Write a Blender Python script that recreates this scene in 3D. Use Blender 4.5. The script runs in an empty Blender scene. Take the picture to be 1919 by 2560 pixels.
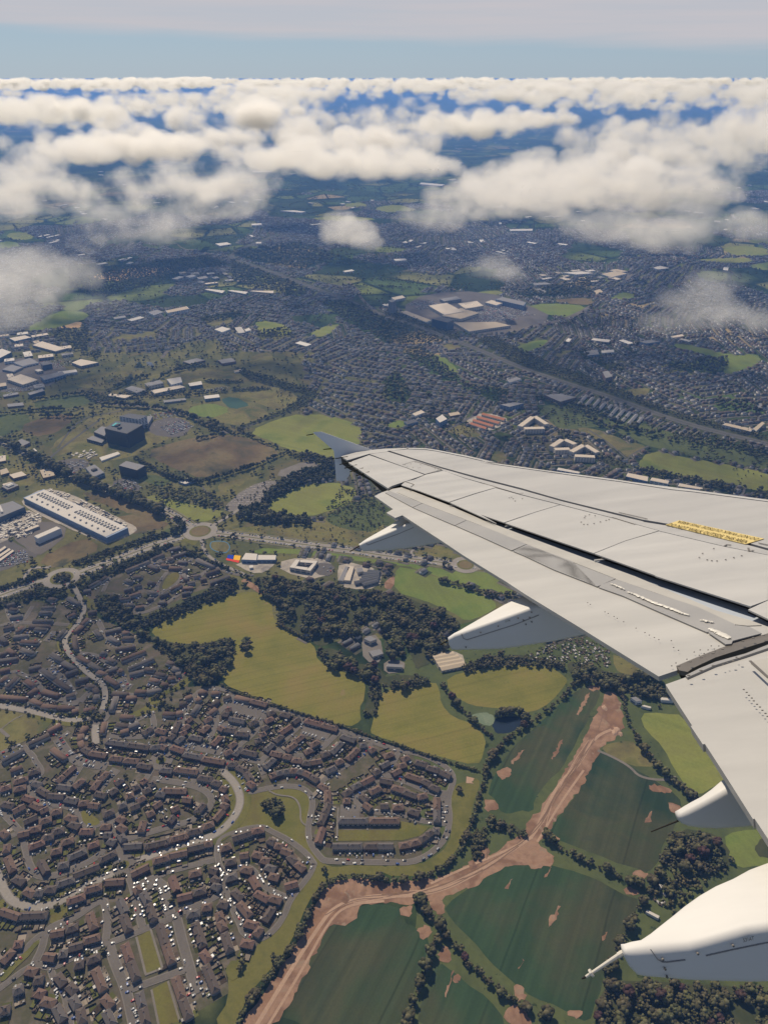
import bpy, bmesh, math, random
import numpy as np
from mathutils import Vector, Matrix
from mathutils.kdtree import KDTree

# ------------------------------------------------------------------ camera, sky, sun, exposure
S = bpy.context.scene
COL = S.collection
H = 850.0                                   # height of the camera above the ground
FPX, CX, CY = 1848.0, 959.5, 1280.0         # focal length and centre in photo pixels (1919 x 2560)
PITCH = math.atan((1280 - 188) / FPX)
cam = bpy.data.objects.new('camera', bpy.data.cameras.new('camera'))
COL.objects.link(cam); S.camera = cam
cam.location = (0, 0, H); cam.rotation_euler = (math.pi / 2 - PITCH, 0, 0)
cam.data.sensor_fit = 'VERTICAL'; cam.data.sensor_height = 36.0
cam.data.lens = FPX / 2560 * 36; cam.data.clip_start = 0.3; cam.data.clip_end = 500000

SUN_AZ, SUN_EL = math.radians(-24), math.radians(50)
w = bpy.data.worlds.new('World'); S.world = w; w.use_nodes = True
nt = w.node_tree; bg = nt.nodes['Background']
def N(nt, typ, **kw):
    n = nt.nodes.new(typ)
    for k, v in kw.items():
        if k.startswith('i_'):
            k2 = k[2:]; n.inputs[int(k2) if k2.isdigit() else k2.replace('_', ' ')].default_value = v
        else: setattr(n, k, v)
    return n
def L(nt, a, b): nt.links.new(a, b)
sky = N(nt, 'ShaderNodeTexSky', sky_type='NISHITA', sun_disc=False, sun_elevation=SUN_EL,
        sun_rotation=SUN_AZ, altitude=900, air_density=1.0, dust_density=0.4, ozone_density=1.5)
# a thin high veil of cloud: its lower rim hangs a little above the horizon, it goes on over the whole sky
tc = N(nt, 'ShaderNodeTexCoord'); sep = N(nt, 'ShaderNodeSeparateXYZ')
L(nt, tc.outputs['Generated'], sep.inputs[0])
mp = N(nt, 'ShaderNodeMapping'); mp.inputs['Scale'].default_value = (1.6, 1.6, 22)
L(nt, tc.outputs['Generated'], mp.inputs[0])
nz = N(nt, 'ShaderNodeTexNoise', i_Scale=1.6, i_Detail=5.0, i_Roughness=0.55); L(nt, mp.outputs[0], nz.inputs['Vector'])
m1 = N(nt, 'ShaderNodeMath', operation='MULTIPLY_ADD', i_1=0.034, i_2=-0.017); L(nt, nz.outputs['Fac'], m1.inputs[0])
mx = N(nt, 'ShaderNodeMath', operation='MULTIPLY_ADD', i_1=0.022); L(nt, sep.outputs['X'], mx.inputs[0]); L(nt, m1.outputs[0], mx.inputs[2])
ma = N(nt, 'ShaderNodeMath', operation='ADD'); L(nt, sep.outputs['Z'], ma.inputs[0]); L(nt, mx.outputs[0], ma.inputs[1])
mr = N(nt, 'ShaderNodeMapRange', interpolation_type='SMOOTHSTEP'); L(nt, ma.outputs[0], mr.inputs['Value'])
mr.inputs['From Min'].default_value = 0.027; mr.inputs['From Max'].default_value = 0.045
mr.inputs['To Min'].default_value = 0.0
mp2 = N(nt, 'ShaderNodeMapping'); mp2.inputs['Scale'].default_value = (2.2, 2.2, 60); mp2.inputs['Rotation'].default_value = (0, math.radians(-2.5), 0); L(nt, tc.outputs['Generated'], mp2.inputs[0])
nz2 = N(nt, 'ShaderNodeTexNoise', i_Scale=1.3, i_Detail=6.0, i_Roughness=0.6); L(nt, mp2.outputs[0], nz2.inputs['Vector'])
st = N(nt, 'ShaderNodeMapRange', i_1=0.3, i_2=0.7, i_3=0.66, i_4=1.0); L(nt, nz2.outputs['Fac'], st.inputs[0]); L(nt, st.outputs[0], mr.inputs['To Max'])   # streaks in the veil
blue = N(nt, 'ShaderNodeMix', data_type='RGBA')
bz = N(nt, 'ShaderNodeMapRange', interpolation_type='SMOOTHSTEP', i_1=0.06, i_2=0.4, i_3=0.8, i_4=0.0); L(nt, sep.outputs['Z'], bz.inputs['Value']); L(nt, bz.outputs[0], blue.inputs[0])
L(nt, sky.outputs[0], blue.inputs[6]); blue.inputs[7].default_value = (3.9, 5.4, 7.1, 1)
veil = N(nt, 'ShaderNodeMix', data_type='RGBA'); 
L(nt, blue.outputs[2], veil.inputs[6]); veil.inputs[7].default_value = (7.1, 6.8, 7.2, 1)
zen = N(nt, 'ShaderNodeMapRange', interpolation_type='SMOOTHSTEP', i_1=0.10, i_2=0.5, i_3=1.0, i_4=0.06); L(nt, sep.outputs['Z'], zen.inputs['Value'])   # thin overhead, it thickens towards the horizon
vm = N(nt, 'ShaderNodeMath', operation='MULTIPLY'); L(nt, mr.outputs[0], vm.inputs[0]); L(nt, zen.outputs[0], vm.inputs[1]); L(nt, vm.outputs[0], veil.inputs[0])
L(nt, veil.outputs[2], bg.inputs[0]); bg.inputs[1].default_value = 0.082

sun = bpy.data.objects.new('sun', bpy.data.lights.new('sun', 'SUN')); COL.objects.link(sun)
sun.data.energy = 5.0; sun.data.angle = math.radians(0.5); sun.data.color = (1.0, 0.87, 0.69)
SUN_DIR = Vector((math.sin(SUN_AZ) * math.cos(SUN_EL), math.cos(SUN_AZ) * math.cos(SUN_EL), math.sin(SUN_EL)))
sun.rotation_euler = SUN_DIR.to_track_quat('Z', 'Y').to_euler()
S.view_settings.view_transform = 'Standard'; S.view_settings.look = 'None'
S.view_settings.gamma = 1.0; S.view_settings.use_curve_mapping = False
S.view_settings.exposure = -0.05
S.cycles.max_bounces = 12; S.cycles.volume_bounces = 9; S.cycles.diffuse_bounces = 3
S.cycles.glossy_bounces = 2; S.cycles.transmission_bounces = 2
S.cycles.volume_max_steps = 512

# ------------------------------------------------------------------ helpers
rnd = random.Random(7)
RS = np.random.RandomState(5)
cs, sn = math.cos(PITCH), math.sin(PITCH)
def ray(u, v):
    x, y = (u - CX) / FPX, -(v - CY) / FPX
    return Vector((x, cs + y * sn, -sn + y * cs))
def gp(u, v, z=0.0):                        # photo pixel -> point on the level z
    r = ray(u, v); t = (z - H) / r.z
    return Vector((r.x * t, r.y * t, z))
def to_px(x, y, z=0.0):                     # point -> photo pixel
    dz = z - H
    f = y * cs - dz * sn; up = y * sn + dz * cs
    return CX + FPX * x / f, CY - FPX * up / f
WIN = {'A': (0, 1300, .28951), 'B': (200, 1340, .28951), 'C': (0, 1600, .28951), 'D': (400, 1660, .28951),
       'E': (760, 1800, .28951), 'F': (0, 1900, .28951), 'G': (380, 1880, .28951), 'H': (0, 2160, .28951),
       'I': (360, 2160, .28951), 'J': (0, 2340, .28951), 'K': (0, 1200, .21713),
       '1': (0, 0, .5790), '2': (960, 0, .5790), '3': (0, 640, .5790), '4': (960, 640, .5790), '5': (0, 1280, .5790),
       '6': (960, 1280, .5790), '7': (0, 1920, .5790), '8': (960, 1920, .5790),
       'a': (760, 1060, .28951), 'b': (1200, 1120, .28951), 'c': (1440, 1120, .2889), 'd': (860, 1220, .28951),
       'e': (1240, 1360, .28951), 'f': (1440, 1440, .2889), 'g': (1100, 1460, .28951), 'h': (1600, 1640, .1924),
       'i': (1440, 2100, .2889), '0': (0, 0, 1)}
def P(s, win='0'):
    """'A 10,20 30,40 B 5,5' -> list of photo pixels; a letter switches the window the numbers are read in."""
    out = []; o = WIN[win]
    for tok in s.split():
        if ',' not in tok: o = WIN[tok]; continue
        a, b = tok.split(','); out.append((o[0] + float(a) * o[2], o[1] + float(b) * o[2]))
    return out
def G(s, z=0.0): return [gp(u, v, z) for u, v in P(s)]
def chaikin(pts, closed, n=2):
    for _ in range(n):
        q = []; m = len(pts)
        if not closed: q.append(pts[0])
        for i in range(m if closed else m - 1):
            a, b = pts[i], pts[(i + 1) % m]; q += [a * .75 + b * .25, a * .25 + b * .75]
        if not closed: q.append(pts[-1])
        pts = q
    return pts
def inpoly(X, Y, poly):
    r = np.zeros(X.shape, bool); n = len(poly)
    px = [p[0] for p in poly]; py = [p[1] for p in poly]; j = n - 1
    for i in range(n):
        c = ((py[i] > Y) != (py[j] > Y)) & (X < (px[j] - px[i]) * (Y - py[i]) / (py[j] - py[i] + 1e-12) + px[i])
        r ^= c; j = i
    return r
def link(name, me, parent=None, label=None, cat=None, group=None, kind=None):
    o = bpy.data.objects.new(name, me); COL.objects.link(o)
    if parent is not None: o.parent = parent
    tag(o, label, cat, group, kind); return o
def tag(o, label=None, cat=None, group=None, kind=None):
    if label: o['label'] = label
    if cat: o['category'] = cat
    if group: o['group'] = group
    if kind: o['kind'] = kind
    return o
def mesh(name, verts, faces, mats, midx=None, smooth=False):
    me = bpy.data.meshes.new(name); me.from_pydata([tuple(v) for v in verts], [], faces)
    for m in (mats if isinstance(mats, (list, tuple)) else [mats]): me.materials.append(m)
    if midx is not None: me.polygons.foreach_set('material_index', list(midx))
    if smooth: me.polygons.foreach_set('use_smooth', [True] * len(me.polygons))
    me.update(); return me
def npmesh(name, V, T, mats, midx=None, smooth=False):
    """vertices (n,3) and polygons (m,k) as arrays"""
    V = np.asarray(V, np.float32); T = np.asarray(T, np.int32); k = T.shape[1]
    me = bpy.data.meshes.new(name); me.vertices.add(len(V)); me.vertices.foreach_set('co', V.ravel())
    me.loops.add(T.size); me.loops.foreach_set('vertex_index', T.ravel())
    me.polygons.add(len(T)); me.polygons.foreach_set('loop_start', np.arange(0, T.size, k, dtype=np.int32))
    for m in (mats if isinstance(mats, (list, tuple)) else [mats]): me.materials.append(m)
    if midx is not None: me.polygons.foreach_set('material_index', np.asarray(midx, np.int32))
    if smooth: me.polygons.foreach_set('use_smooth', np.ones(len(T), bool))
    me.update(calc_edges=True); me.validate(); return me
class MB:                                   # collects boxes and polygons for one mesh
    def __init__(s): s.v = []; s.f = []; s.m = []
    def add(s, vs, fs, mi=0):
        b = len(s.v); s.v += [tuple(v) for v in vs]; s.f += [[i + b for i in f] for f in fs]
        s.m += ([mi] * len(fs) if isinstance(mi, int) else list(mi))
    def box(s, cx, cy, z0, lx, ly, lz, rot=0.0, mi=0, top=None):
        c, q = math.cos(rot), math.sin(rot)
        vs = [(cx + x * c - y * q, cy + x * q + y * c, z) for z in (z0, z0 + lz) for x, y in ((-lx/2, -ly/2), (lx/2, -ly/2), (lx/2, ly/2), (-lx/2, ly/2))]
        mt = mi if top is None else top
        s.add(vs, [(0,1,5,4), (1,2,6,5), (2,3,7,6), (3,0,4,7), (4,5,6,7)], [mi, mi, mi, mi, mt])
    def prism(s, pts, z0, z1, mi=0, top=None):
        n = len(pts); a = sum(pts[i][0]*pts[(i+1)%n][1]-pts[(i+1)%n][0]*pts[i][1] for i in range(n))
        if a < 0: pts = pts[::-1]
        vs = [(p[0], p[1], z0) for p in pts] + [(p[0], p[1], z1) for p in pts]
        s.add(vs, [(i, (i+1) % n, n + (i+1) % n, n + i) for i in range(n)] + [tuple(range(n, 2*n))], [mi]*n + [mi if top is None else top])
    def mesh(s, name, mats, smooth=False): return mesh(name, s.v, s.f, mats, s.m, smooth)

# ------------------------------------------------------------------ materials
def base_mat(name, rough=0.9, spec=0.05):
    m = bpy.data.materials.new(name); m.use_nodes = True
    b = m.node_tree.nodes['Principled BSDF']
    b.inputs['Roughness'].default_value = rough; b.inputs['Specular IOR Level'].default_value = spec
    return m, m.node_tree, b
def flat(name, c, rough=0.9, spec=0.05, var=0.0, metal=0.0):
    m, t, b = base_mat(name, rough, spec); b.inputs['Base Color'].default_value = (*c, 1); b.inputs['Metallic'].default_value = metal
    if var:
        g = N(t, 'ShaderNodeNewGeometry'); h = N(t, 'ShaderNodeHueSaturation'); h.inputs['Color'].default_value = (*c, 1)
        r = N(t, 'ShaderNodeMapRange', i_3=1 - var, i_4=1 + var); L(t, g.outputs['Random Per Island'], r.inputs[0])
        L(t, r.outputs[0], h.inputs['Value']); L(t, h.outputs[0], b.inputs['Base Color'])
    return m
def ramp(t, fac, stops, interp='LINEAR'):
    r = N(t, 'ShaderNodeValToRGB'); r.color_ramp.interpolation = interp; e = r.color_ramp.elements
    while len(e) < len(stops): e.new(0.5)
    for k, (p, c) in enumerate(stops): e[k].position = p; e[k].color = (*c, 1)
    L(t, fac, r.inputs[0]); return r
def noise(t, co, scale, detail=4.0, rough=0.55, dist=0.0):
    n = N(t, 'ShaderNodeTexNoise', i_Scale=scale, i_Detail=detail, i_Roughness=rough, i_Distortion=dist); L(t, co, n.inputs['Vector']); return n
GA = 1.3                                   # ground cover reads a little brighter than the swatches below
def field_mat(name, cols, scale=0.012, stripe=None, fine=0.25, stripe_w=6.0, stripe_amt=0.12, spots=None, tram=None):
    """ground cover: large patches + fine grain + optional drill or mowing lines (angle in degrees)"""
    m, t, b = base_mat(name, 0.95, 0.0)
    g = N(t, 'ShaderNodeNewGeometry'); co = g.outputs['Position']
    cols = [tuple(GA * q for q in c) for c in cols]
    n1 = noise(t, co, scale, 6.0, 0.6, 0.4)
    k = len(cols); r = ramp(t, n1.outputs['Fac'], [(0.34 + 0.32 * i / max(1, k - 1), c) for i, c in enumerate(cols)])
    cur = r.outputs[0]
    n2 = noise(t, co, fine, 5.0, 0.7); mr = N(t, 'ShaderNodeMapRange', i_3=0.72, i_4=1.28); L(t, n2.outputs['Fac'], mr.inputs[0])
    val = mr.outputs[0]
    if stripe is not None:
        for (wd, amt) in ((stripe_w, stripe_amt), (stripe_w * 7.3, stripe_amt * 0.9)):
            mp = N(t, 'ShaderNodeMapping', vector_type='TEXTURE'); mp.inputs['Rotation'].default_value = (0, 0, math.radians(stripe)); mp.inputs['Scale'].default_value = (wd, 4000, 1)
            L(t, co, mp.inputs[0]); n3 = noise(t, mp.outputs[0], 1.0, 2.0, 0.6)
            q = N(t, 'ShaderNodeMapRange', i_1=0.3, i_2=0.7, i_3=1 - amt, i_4=1 + amt); L(t, n3.outputs['Fac'], q.inputs[0])
            mm = N(t, 'ShaderNodeMath', operation='MULTIPLY'); L(t, val, mm.inputs[0]); L(t, q.outputs[0], mm.inputs[1]); val = mm.outputs[0]
    if tram:                                                # wheel tracks: pairs of thin lines a sprayer's width apart
        ang, gap, wd, am = tram; mp = N(t, 'ShaderNodeMapping', vector_type='TEXTURE'); mp.inputs['Rotation'].default_value = (0, 0, math.radians(ang)); L(t, co, mp.inputs[0])
        sx = N(t, 'ShaderNodeSeparateXYZ'); L(t, mp.outputs[0], sx.inputs[0]); nw = noise(t, co, .006, 2); ad = N(t, 'ShaderNodeMath', operation='MULTIPLY_ADD', i_1=9.0); L(t, nw.outputs['Fac'], ad.inputs[0]); L(t, sx.outputs['X'], ad.inputs[2])
        pp = N(t, 'ShaderNodeMath', operation='PINGPONG', i_1=gap / 2); L(t, ad.outputs[0], pp.inputs[0]); q = N(t, 'ShaderNodeMapRange', i_1=wd * .5, i_2=wd, i_3=am, i_4=1.0); L(t, pp.outputs[0], q.inputs[0])
        mm = N(t, 'ShaderNodeMath', operation='MULTIPLY'); L(t, val, mm.inputs[0]); L(t, q.outputs[0], mm.inputs[1]); val = mm.outputs[0]
    if spots:
        n4 = noise(t, co, spots[0], 3.0, 0.6); q = N(t, 'ShaderNodeMapRange', i_1=spots[1], i_2=spots[1] + .06); L(t, n4.outputs['Fac'], q.inputs[0])
        mx = N(t, 'ShaderNodeMix', data_type='RGBA'); L(t, q.outputs[0], mx.inputs[0]); L(t, cur, mx.inputs[6]); mx.inputs[7].default_value = (*spots[2], 1); cur = mx.outputs[2]
    h = N(t, 'ShaderNodeHueSaturation'); L(t, val, h.inputs['Value']); L(t, cur, h.inputs['Color']); L(t, h.outputs[0], b.inputs['Base Color'])
    return m
HAZE_D = 1.5e-4
# ------------------------------------------------------------------ the ground
def far_ground():
    m, t, b = base_mat('countryside', 0.95, 0.0)
    g = N(t, 'ShaderNodeNewGeometry'); co = g.outputs['Position']
    vo = N(t, 'ShaderNodeTexVoronoi', i_Scale=0.0042, i_Randomness=0.9); L(t, co, vo.inputs['Vector'])
    sp = N(t, 'ShaderNodeSeparateColor'); L(t, vo.outputs['Color'], sp.inputs[0])
    fld = ramp(t, sp.outputs[0], [(0, (.045, .06, .024)), (.25, (.07, .1, .03)), (.5, (.13, .15, .042)), (.68, (.05, .07, .03)), (.8, (.19, .18, .065)), (.93, (.28, .21, .11))], 'CONSTANT')
    n1 = noise(t, co, 0.0011, 5.0, 0.62); wood = ramp(t, n1.outputs['Fac'], [(.40, (0, 0, 0)), (.55, (1, 1, 1))])
    mx = N(t, 'ShaderNodeMix', data_type='RGBA'); L(t, wood.outputs[0], mx.inputs[0]); mx.inputs[6].default_value = (.022, .034, .016, 1); L(t, fld.outputs[0], mx.inputs[7])
    ve = N(t, 'ShaderNodeTexVoronoi', feature='DISTANCE_TO_EDGE', i_Scale=0.0042, i_Randomness=0.9); L(t, co, ve.inputs['Vector'])
    he = N(t, 'ShaderNodeMapRange', i_1=0.02, i_2=0.07); L(t, ve.outputs['Distance'], he.inputs[0])
    m2 = N(t, 'ShaderNodeMix', data_type='RGBA'); L(t, he.outputs[0], m2.inputs[0]); m2.inputs[6].default_value = (.018, .028, .013, 1); L(t, mx.outputs[2], m2.inputs[7])
    n3 = noise(t, co, 0.045, 6.0, 0.75); mr = N(t, 'ShaderNodeMapRange', i_1=.25, i_2=.75, i_3=.5, i_4=1.5); L(t, n3.outputs['Fac'], mr.inputs[0])
    h = N(t, 'ShaderNodeHueSaturation'); L(t, mr.outputs[0], h.inputs['Value']); L(t, m2.outputs[2], h.inputs['Color']); L(t, h.outputs[0], b.inputs['Base Color'])
    return m
link('ground', mesh('ground', [(-90000, -3000, 0), (90000, -3000, 0), (90000, 140000, 0), (-90000, 140000, 0)], [(0, 1, 2, 3)], far_ground()), kind='structure')

M_EST = field_mat('estate_ground', [(.09, .072, .053), (.064, .06, .032), (.115, .094, .071)], .03, fine=.22)
M_SUB = field_mat('suburb_ground', [(.038, .046, .02), (.06, .054, .038), (.034, .048, .019)], .022, fine=.16)
M_ASPH = field_mat('asphalt', [(.1, .087, .073), (.12, .105, .089)], .02, fine=.5)
M_COURT = field_mat('parking_court', [(.086, .077, .068), (.104, .093, .083)], .03, fine=.5)
M_PAVE = field_mat('pavement', [(.125, .11, .092), (.155, .137, .115)], .05, fine=.6)
M_CONC = field_mat('concrete_yard', [(.2, .175, .14), (.3, .26, .205), (.15, .135, .12)], .02, fine=.2)
M_MAIN = field_mat('main_road', [(.19, .168, .141), (.22, .196, .165)], .03, fine=.4)
M_GOLD = field_mat('hay_meadow', [(.108, .104, .024), (.135, .121, .03), (.155, .122, .037)], .011, stripe=-72, fine=.3, stripe_w=4.5, stripe_amt=.07, tram=(-72, 17, 1.2, .9), spots=(.035, .66, (.21, .16, .07)))
M_LAWN = field_mat('mown_lawn', [(.085, .085, .022), (.11, .1, .028), (.095, .08, .027)], .02, fine=.35)
M_VERGE = field_mat('verge_grass', [(.082, .08, .023), (.11, .1, .03), (.07, .072, .022)], .02, fine=.3)
M_CROP = field_mat('dark_crop', [(.023, .041, .021), (.029, .048, .022), (.048, .05, .025), (.021, .036, .02)], .0045, stripe=-28, fine=.4, stripe_w=7, stripe_amt=.13, tram=(-28, 92, 1.6, .74))
M_EARTH = field_mat('bare_earth', [(.175, .1, .06), (.225, .14, .09), (.14, .08, .05), (.195, .113, .067)], .02, fine=.13, spots=(.05, .6, (.26, .18, .12)))
M_TRACK = field_mat('packed_track', [(.26, .172, .115), (.3, .2, .135)], .03, fine=.4)
M_RUT = field_mat('damp_rut', [(.13, .08, .05), (.16, .1, .065)], .05, fine=.4)
M_GREEN = field_mat('green_pasture', [(.085, .118, .029), (.115, .138, .035), (.105, .118, .034)], .01, stripe=20, fine=.25, stripe_w=9, stripe_amt=.06)
M_GREEN2 = field_mat('bright_pasture', [(.105, .125, .032), (.15, .155, .04), (.13, .128, .04)], .008, stripe=60, fine=.2, stripe_w=10, stripe_amt=.07)
M_OLIVE = field_mat('rough_grass', [(.085, .085, .03), (.13, .115, .042), (.1, .085, .038), (.06, .07, .026)], .012, fine=.13, spots=(.09, .63, (.03, .042, .018)))
M_BROWN = field_mat('fallow_field', [(.06, .055, .032), (.105, .075, .04), (.13, .1, .05), (.05, .05, .03)], .007, fine=.1)
M_DKGR = field_mat('dark_grassland', [(.05, .062, .026), (.07, .08, .03), (.045, .055, .024)], .01, fine=.12, spots=(.07, .62, (.024, .036, .016)))
M_STUB = field_mat('stubble', [(.38, .24, .11), (.44, .29, .14)], .01, fine=.12)
M_WOODF = field_mat('woodland_floor', [(.036, .042, .019), (.055, .054, .026)], .03, fine=.2)
M_TURF = flat('blue_green_pitch', (.045, .085, .06)); M_BLUE = flat('running_track_blue', (.07, .19, .32)); M_RED = flat('play_red', (.6, .06, .03)); M_YEL = flat('play_yellow', (.75, .4, .03)); M_BLU2 = flat('play_blue', (.02, .05, .35))
M_WATER, _t, _b = base_mat('pond_water', .08, .5); _b.inputs['Base Color'].default_value = (.015, .022, .03, 1)
M_ALGAE = field_mat('duckweed', [(.1, .13, .08), (.15, .17, .11)], .05, fine=.3)

LAWNS = []
NOFILL = []                                  # photo-pixel polygons that carry no filler houses
SZ = [0]
def sheet(name, s, z, mat, smooth=1, jit=1.2, nofill=True, kind='structure', step=14, mx=6):
    px = P(s) if isinstance(s, str) else s
    SZ[0] += 1; z += (SZ[0] % 40) * .0007
    if nofill: NOFILL.append(px)
    if name in ('lawn', 'village_green', 'playing_field') or name == 'grass_verge': LAWNS.append(px)
    pts = [gp(u, v, 0) for u, v in px]
    if smooth: pts = chaikin(pts, True, smooth)
    if jit:
        q = []
        for i in range(len(pts)):
            a, b = pts[i], pts[(i + 1) % len(pts)]; n = max(1, min(mx, int((b - a).length / step)))
            for k in range(n):
                p = a.lerp(b, k / n); q.append(p + Vector((rnd.uniform(-jit, jit), rnd.uniform(-jit, jit), 0)))
        pts = q
    bm = bmesh.new(); f = bm.faces.new([bm.verts.new((p.x, p.y, z)) for p in pts])
    f.normal_update()
    if f.normal.z < 0: f.normal_flip()
    bmesh.ops.triangulate(bm, faces=[f]); me = bpy.data.meshes.new(name); bm.to_mesh(me); bm.free(); me.materials.append(mat)
    return link(name, me, kind=kind)
ROADS = []                                   # centre lines in world units, for parked cars and house fronts
def ribbon(pts, wd, z):
    V = []; F = []; n = len(pts)
    for i, p in enumerate(pts):
        a = pts[max(0, i - 1)]; b = pts[min(n - 1, i + 1)]; t = (b - a).normalized(); nn = Vector((-t.y, t.x, 0)) * wd / 2
        V += [(p.x + nn.x, p.y + nn.y, z), (p.x - nn.x, p.y - nn.y, z)]
        if i: F.append((2*i - 2, 2*i - 1, 2*i + 1, 2*i))
    return V, F
def road(s, wd=6.5, z=.6, mat=None, pave=True, name='road', reg=True, smooth=2):
    pts = chaikin(G(s), False, smooth)
    if reg: ROADS.append((pts, wd))
    if pave and wd < 9: wd *= .86
    if pave:
        V, F = ribbon(pts, wd + 2.4, z - .12); link('pavement', mesh('pavement', V, F, M_PAVE), kind='structure')
    V, F = ribbon(pts, wd, z + rnd.uniform(0, .05)); return link(name, mesh(name, V, F, mat or M_ASPH), kind='structure')
def disc(c, r, z, mat, name, n=40, kind='structure'):
    return link(name, mesh(name, [(c.x + r * math.cos(6.2832*i/n), c.y + r * math.sin(6.2832*i/n), z) for i in range(n)], [tuple(range(n))], mat), kind=kind)

# housing estates: the ground between the houses
EST_POLY = ['C 0,-1105 A 0,640 580,600 690,640 860,850 1100,950 1300,1040 1658,1150 C 1300,0 1560,250 1600,300 D 30,270 330,190 540,180 640,240 1240,430 1540,530 E 590,180 1000,270 1260,430 1310,520 1240,640 1240,960 1150,1080 8 160,405 0,405 G 1480,950 1400,900 1330,830 1040,680 960,630 800,650 600,720 740,560 800,370 1050,310 1250,290 1380,360 1400,420 1340,640 1400,1105 I 1440,0 1420,110 1260,300 1180,520 1060,640 990,680 920,840 700,900 740,1090 J 1300,760 1540,770 0,770 H 0,830 200,750 360,640 430,540 430,400 0,370']
sheet('estate_ground', 'A -400,640 300,650 590,610 690,640 860,850 1100,950 1300,1040 1658,1190 C 1560,250 1600,310 1640,330 D 240,200 330,190 540,180 640,240 1240,430 1540,530 E 590,180 1000,270 1260,430 1330,520 1270,640 1270,960 8 280,290 160,408 0,412 7 1430,410 1360,330 G 1400,920 1330,830 1180,720 960,620 800,640 600,720 760,560 820,370 1050,310 1250,290 1400,360 1410,430 1340,640 1350,800 1400,920 I 1480,0 1420,110 1280,300 1180,540 1060,650 990,680 930,850 700,900 740,1110 J 1300,900 -300,900 -300,0', .04, M_EST, 0, 0)
sheet('estate_ground', 'B 20,480 110,380 400,270 770,90 860,80 1100,170 1290,330 1290,390 1050,460 720,620 560,680 420,640 250,520 120,560', .05, M_EST, 1, 2)

# fields, lawns and open ground near the camera
sheet('hay_field', '5 648,512 730,460 900,400 1040,345 1110,343 1172,385 1182,485 1330,552 1368,590 1370,640 1450,682 1545,705 1582,740 1572,800 1552,855 1560,905 1500,932 1300,872 1100,795 950,742 970,690 1020,600 930,565 870,572 740,568 680,548', .12, M_GOLD)
sheet('hay_field', '5 1598,936 1628,840 1652,775 6 40,766 105,768 215,730 240,762 246,830 300,890 380,915 440,972 432,1050 400,1095 250,1062 100,1012 -55,962', .12, M_GOLD)
sheet('hay_field', '6 272,712 400,680 600,655 705,668 780,706 790,742 720,820 640,868 560,850 420,842 340,822 280,772', .12, M_GOLD)
sheet('pasture', '6 45,262 75,232 240,285 320,320 440,362 495,402 440,442 350,474 300,432 160,377 45,345', .12, M_GREEN)
sheet('pasture', '6 80,225 300,250 440,250 562,330 545,358 420,335 300,298 230,280', .12, M_GREEN)
sheet('grass_verge', '5 1160,150 1658,190 6 300,262 60,230 5 1658,225 1300,180 1060,178', .1, M_GREEN)
sheet('rough_grassland', '6 120,182 170,150 262,135 345,196 300,206 180,192', .1, M_OLIVE)
sheet('allotment_ground', '6 585,612 740,560 880,540 985,600 975,680 740,655', .1, M_DKGR)
sheet('rough_grassland', '6 988,600 1195,712 1080,726 985,672', .1, M_OLIVE)
sheet('crop_field', '6 872,755 930,768 925,800 860,930 800,1040 770,1105 8 700,62 650,140 640,190 580,182 540,200 492,180 480,140 440,100 6 500,1090 560,1010 650,930 740,842 810,780', .12, M_CROP)
sheet('crop_field', '6 895,1040 930,1032 1050,1092 8 1180,60 1270,120 1286,200 1250,262 1200,322 1190,402 1130,450 1080,432 980,402 850,345 740,310 702,282 760,200 830,112 870,20', .12, M_CROP)
sheet('crop_field', '8 250,590 400,500 520,422 612,405 720,420 850,452 960,502 1060,560 1100,572 1082,640 1022,740 1000,800 1050,690 960,870 920,1000 880,1105 800,1060 700,1012 600,962 560,932 450,832 380,742 290,652', .12, M_CROP, 1)
sheet('crop_field', '7 1552,588 1548,640 1500,680 1430,665 1380,760 1300,930 1190,1125 8 90,1125 120,1000 172,850 200,742 160,702 110,682 70,640 60,590', .12, M_CROP, 1)
sheet('crop_field', '8 232,832 290,872 400,962 500,1042 522,1140 130,1140 182,950', .12, M_CROP)
sheet('rough_grassland', '6 960,1000 1060,980 1120,1030 1182,1105 1050,1092 932,1032', .12, M_OLIVE)
sheet('meadow', '6 1100,872 1200,868 1292,880 1440,1062 1500,1160 8 1480,50 1340,130 1282,60 6 1200,1010 1130,950', .12, M_GREEN2)
sheet('meadow', '8 1470,280 1580,262 1700,290 1700,420 1500,432 1480,350', .12, M_GREEN)
sheet('haul_road', '6 970,768 1012,790 1032,900 1040,940 985,985 960,1000 930,1032 890,1105 8 830,112 760,202 700,292 660,332 730,380 720,415 610,412 520,425 400,502 270,562 200,582 0,585 7 1550,590 1548,640 1500,680 1430,668 1380,762 1300,932 1190,1125 1040,1125 1060,1082 1130,982 1230,852 1310,702 1370,592 1400,512 1480,482 1600,476 1658,492 8 0,496 200,482 300,452 420,395 560,312 600,272 640,212 660,192 720,112 790,0 6 840,1012 890,922 932,832', .2, M_EARTH, 1, 2.6, True, 'structure', 5, 14)
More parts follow.
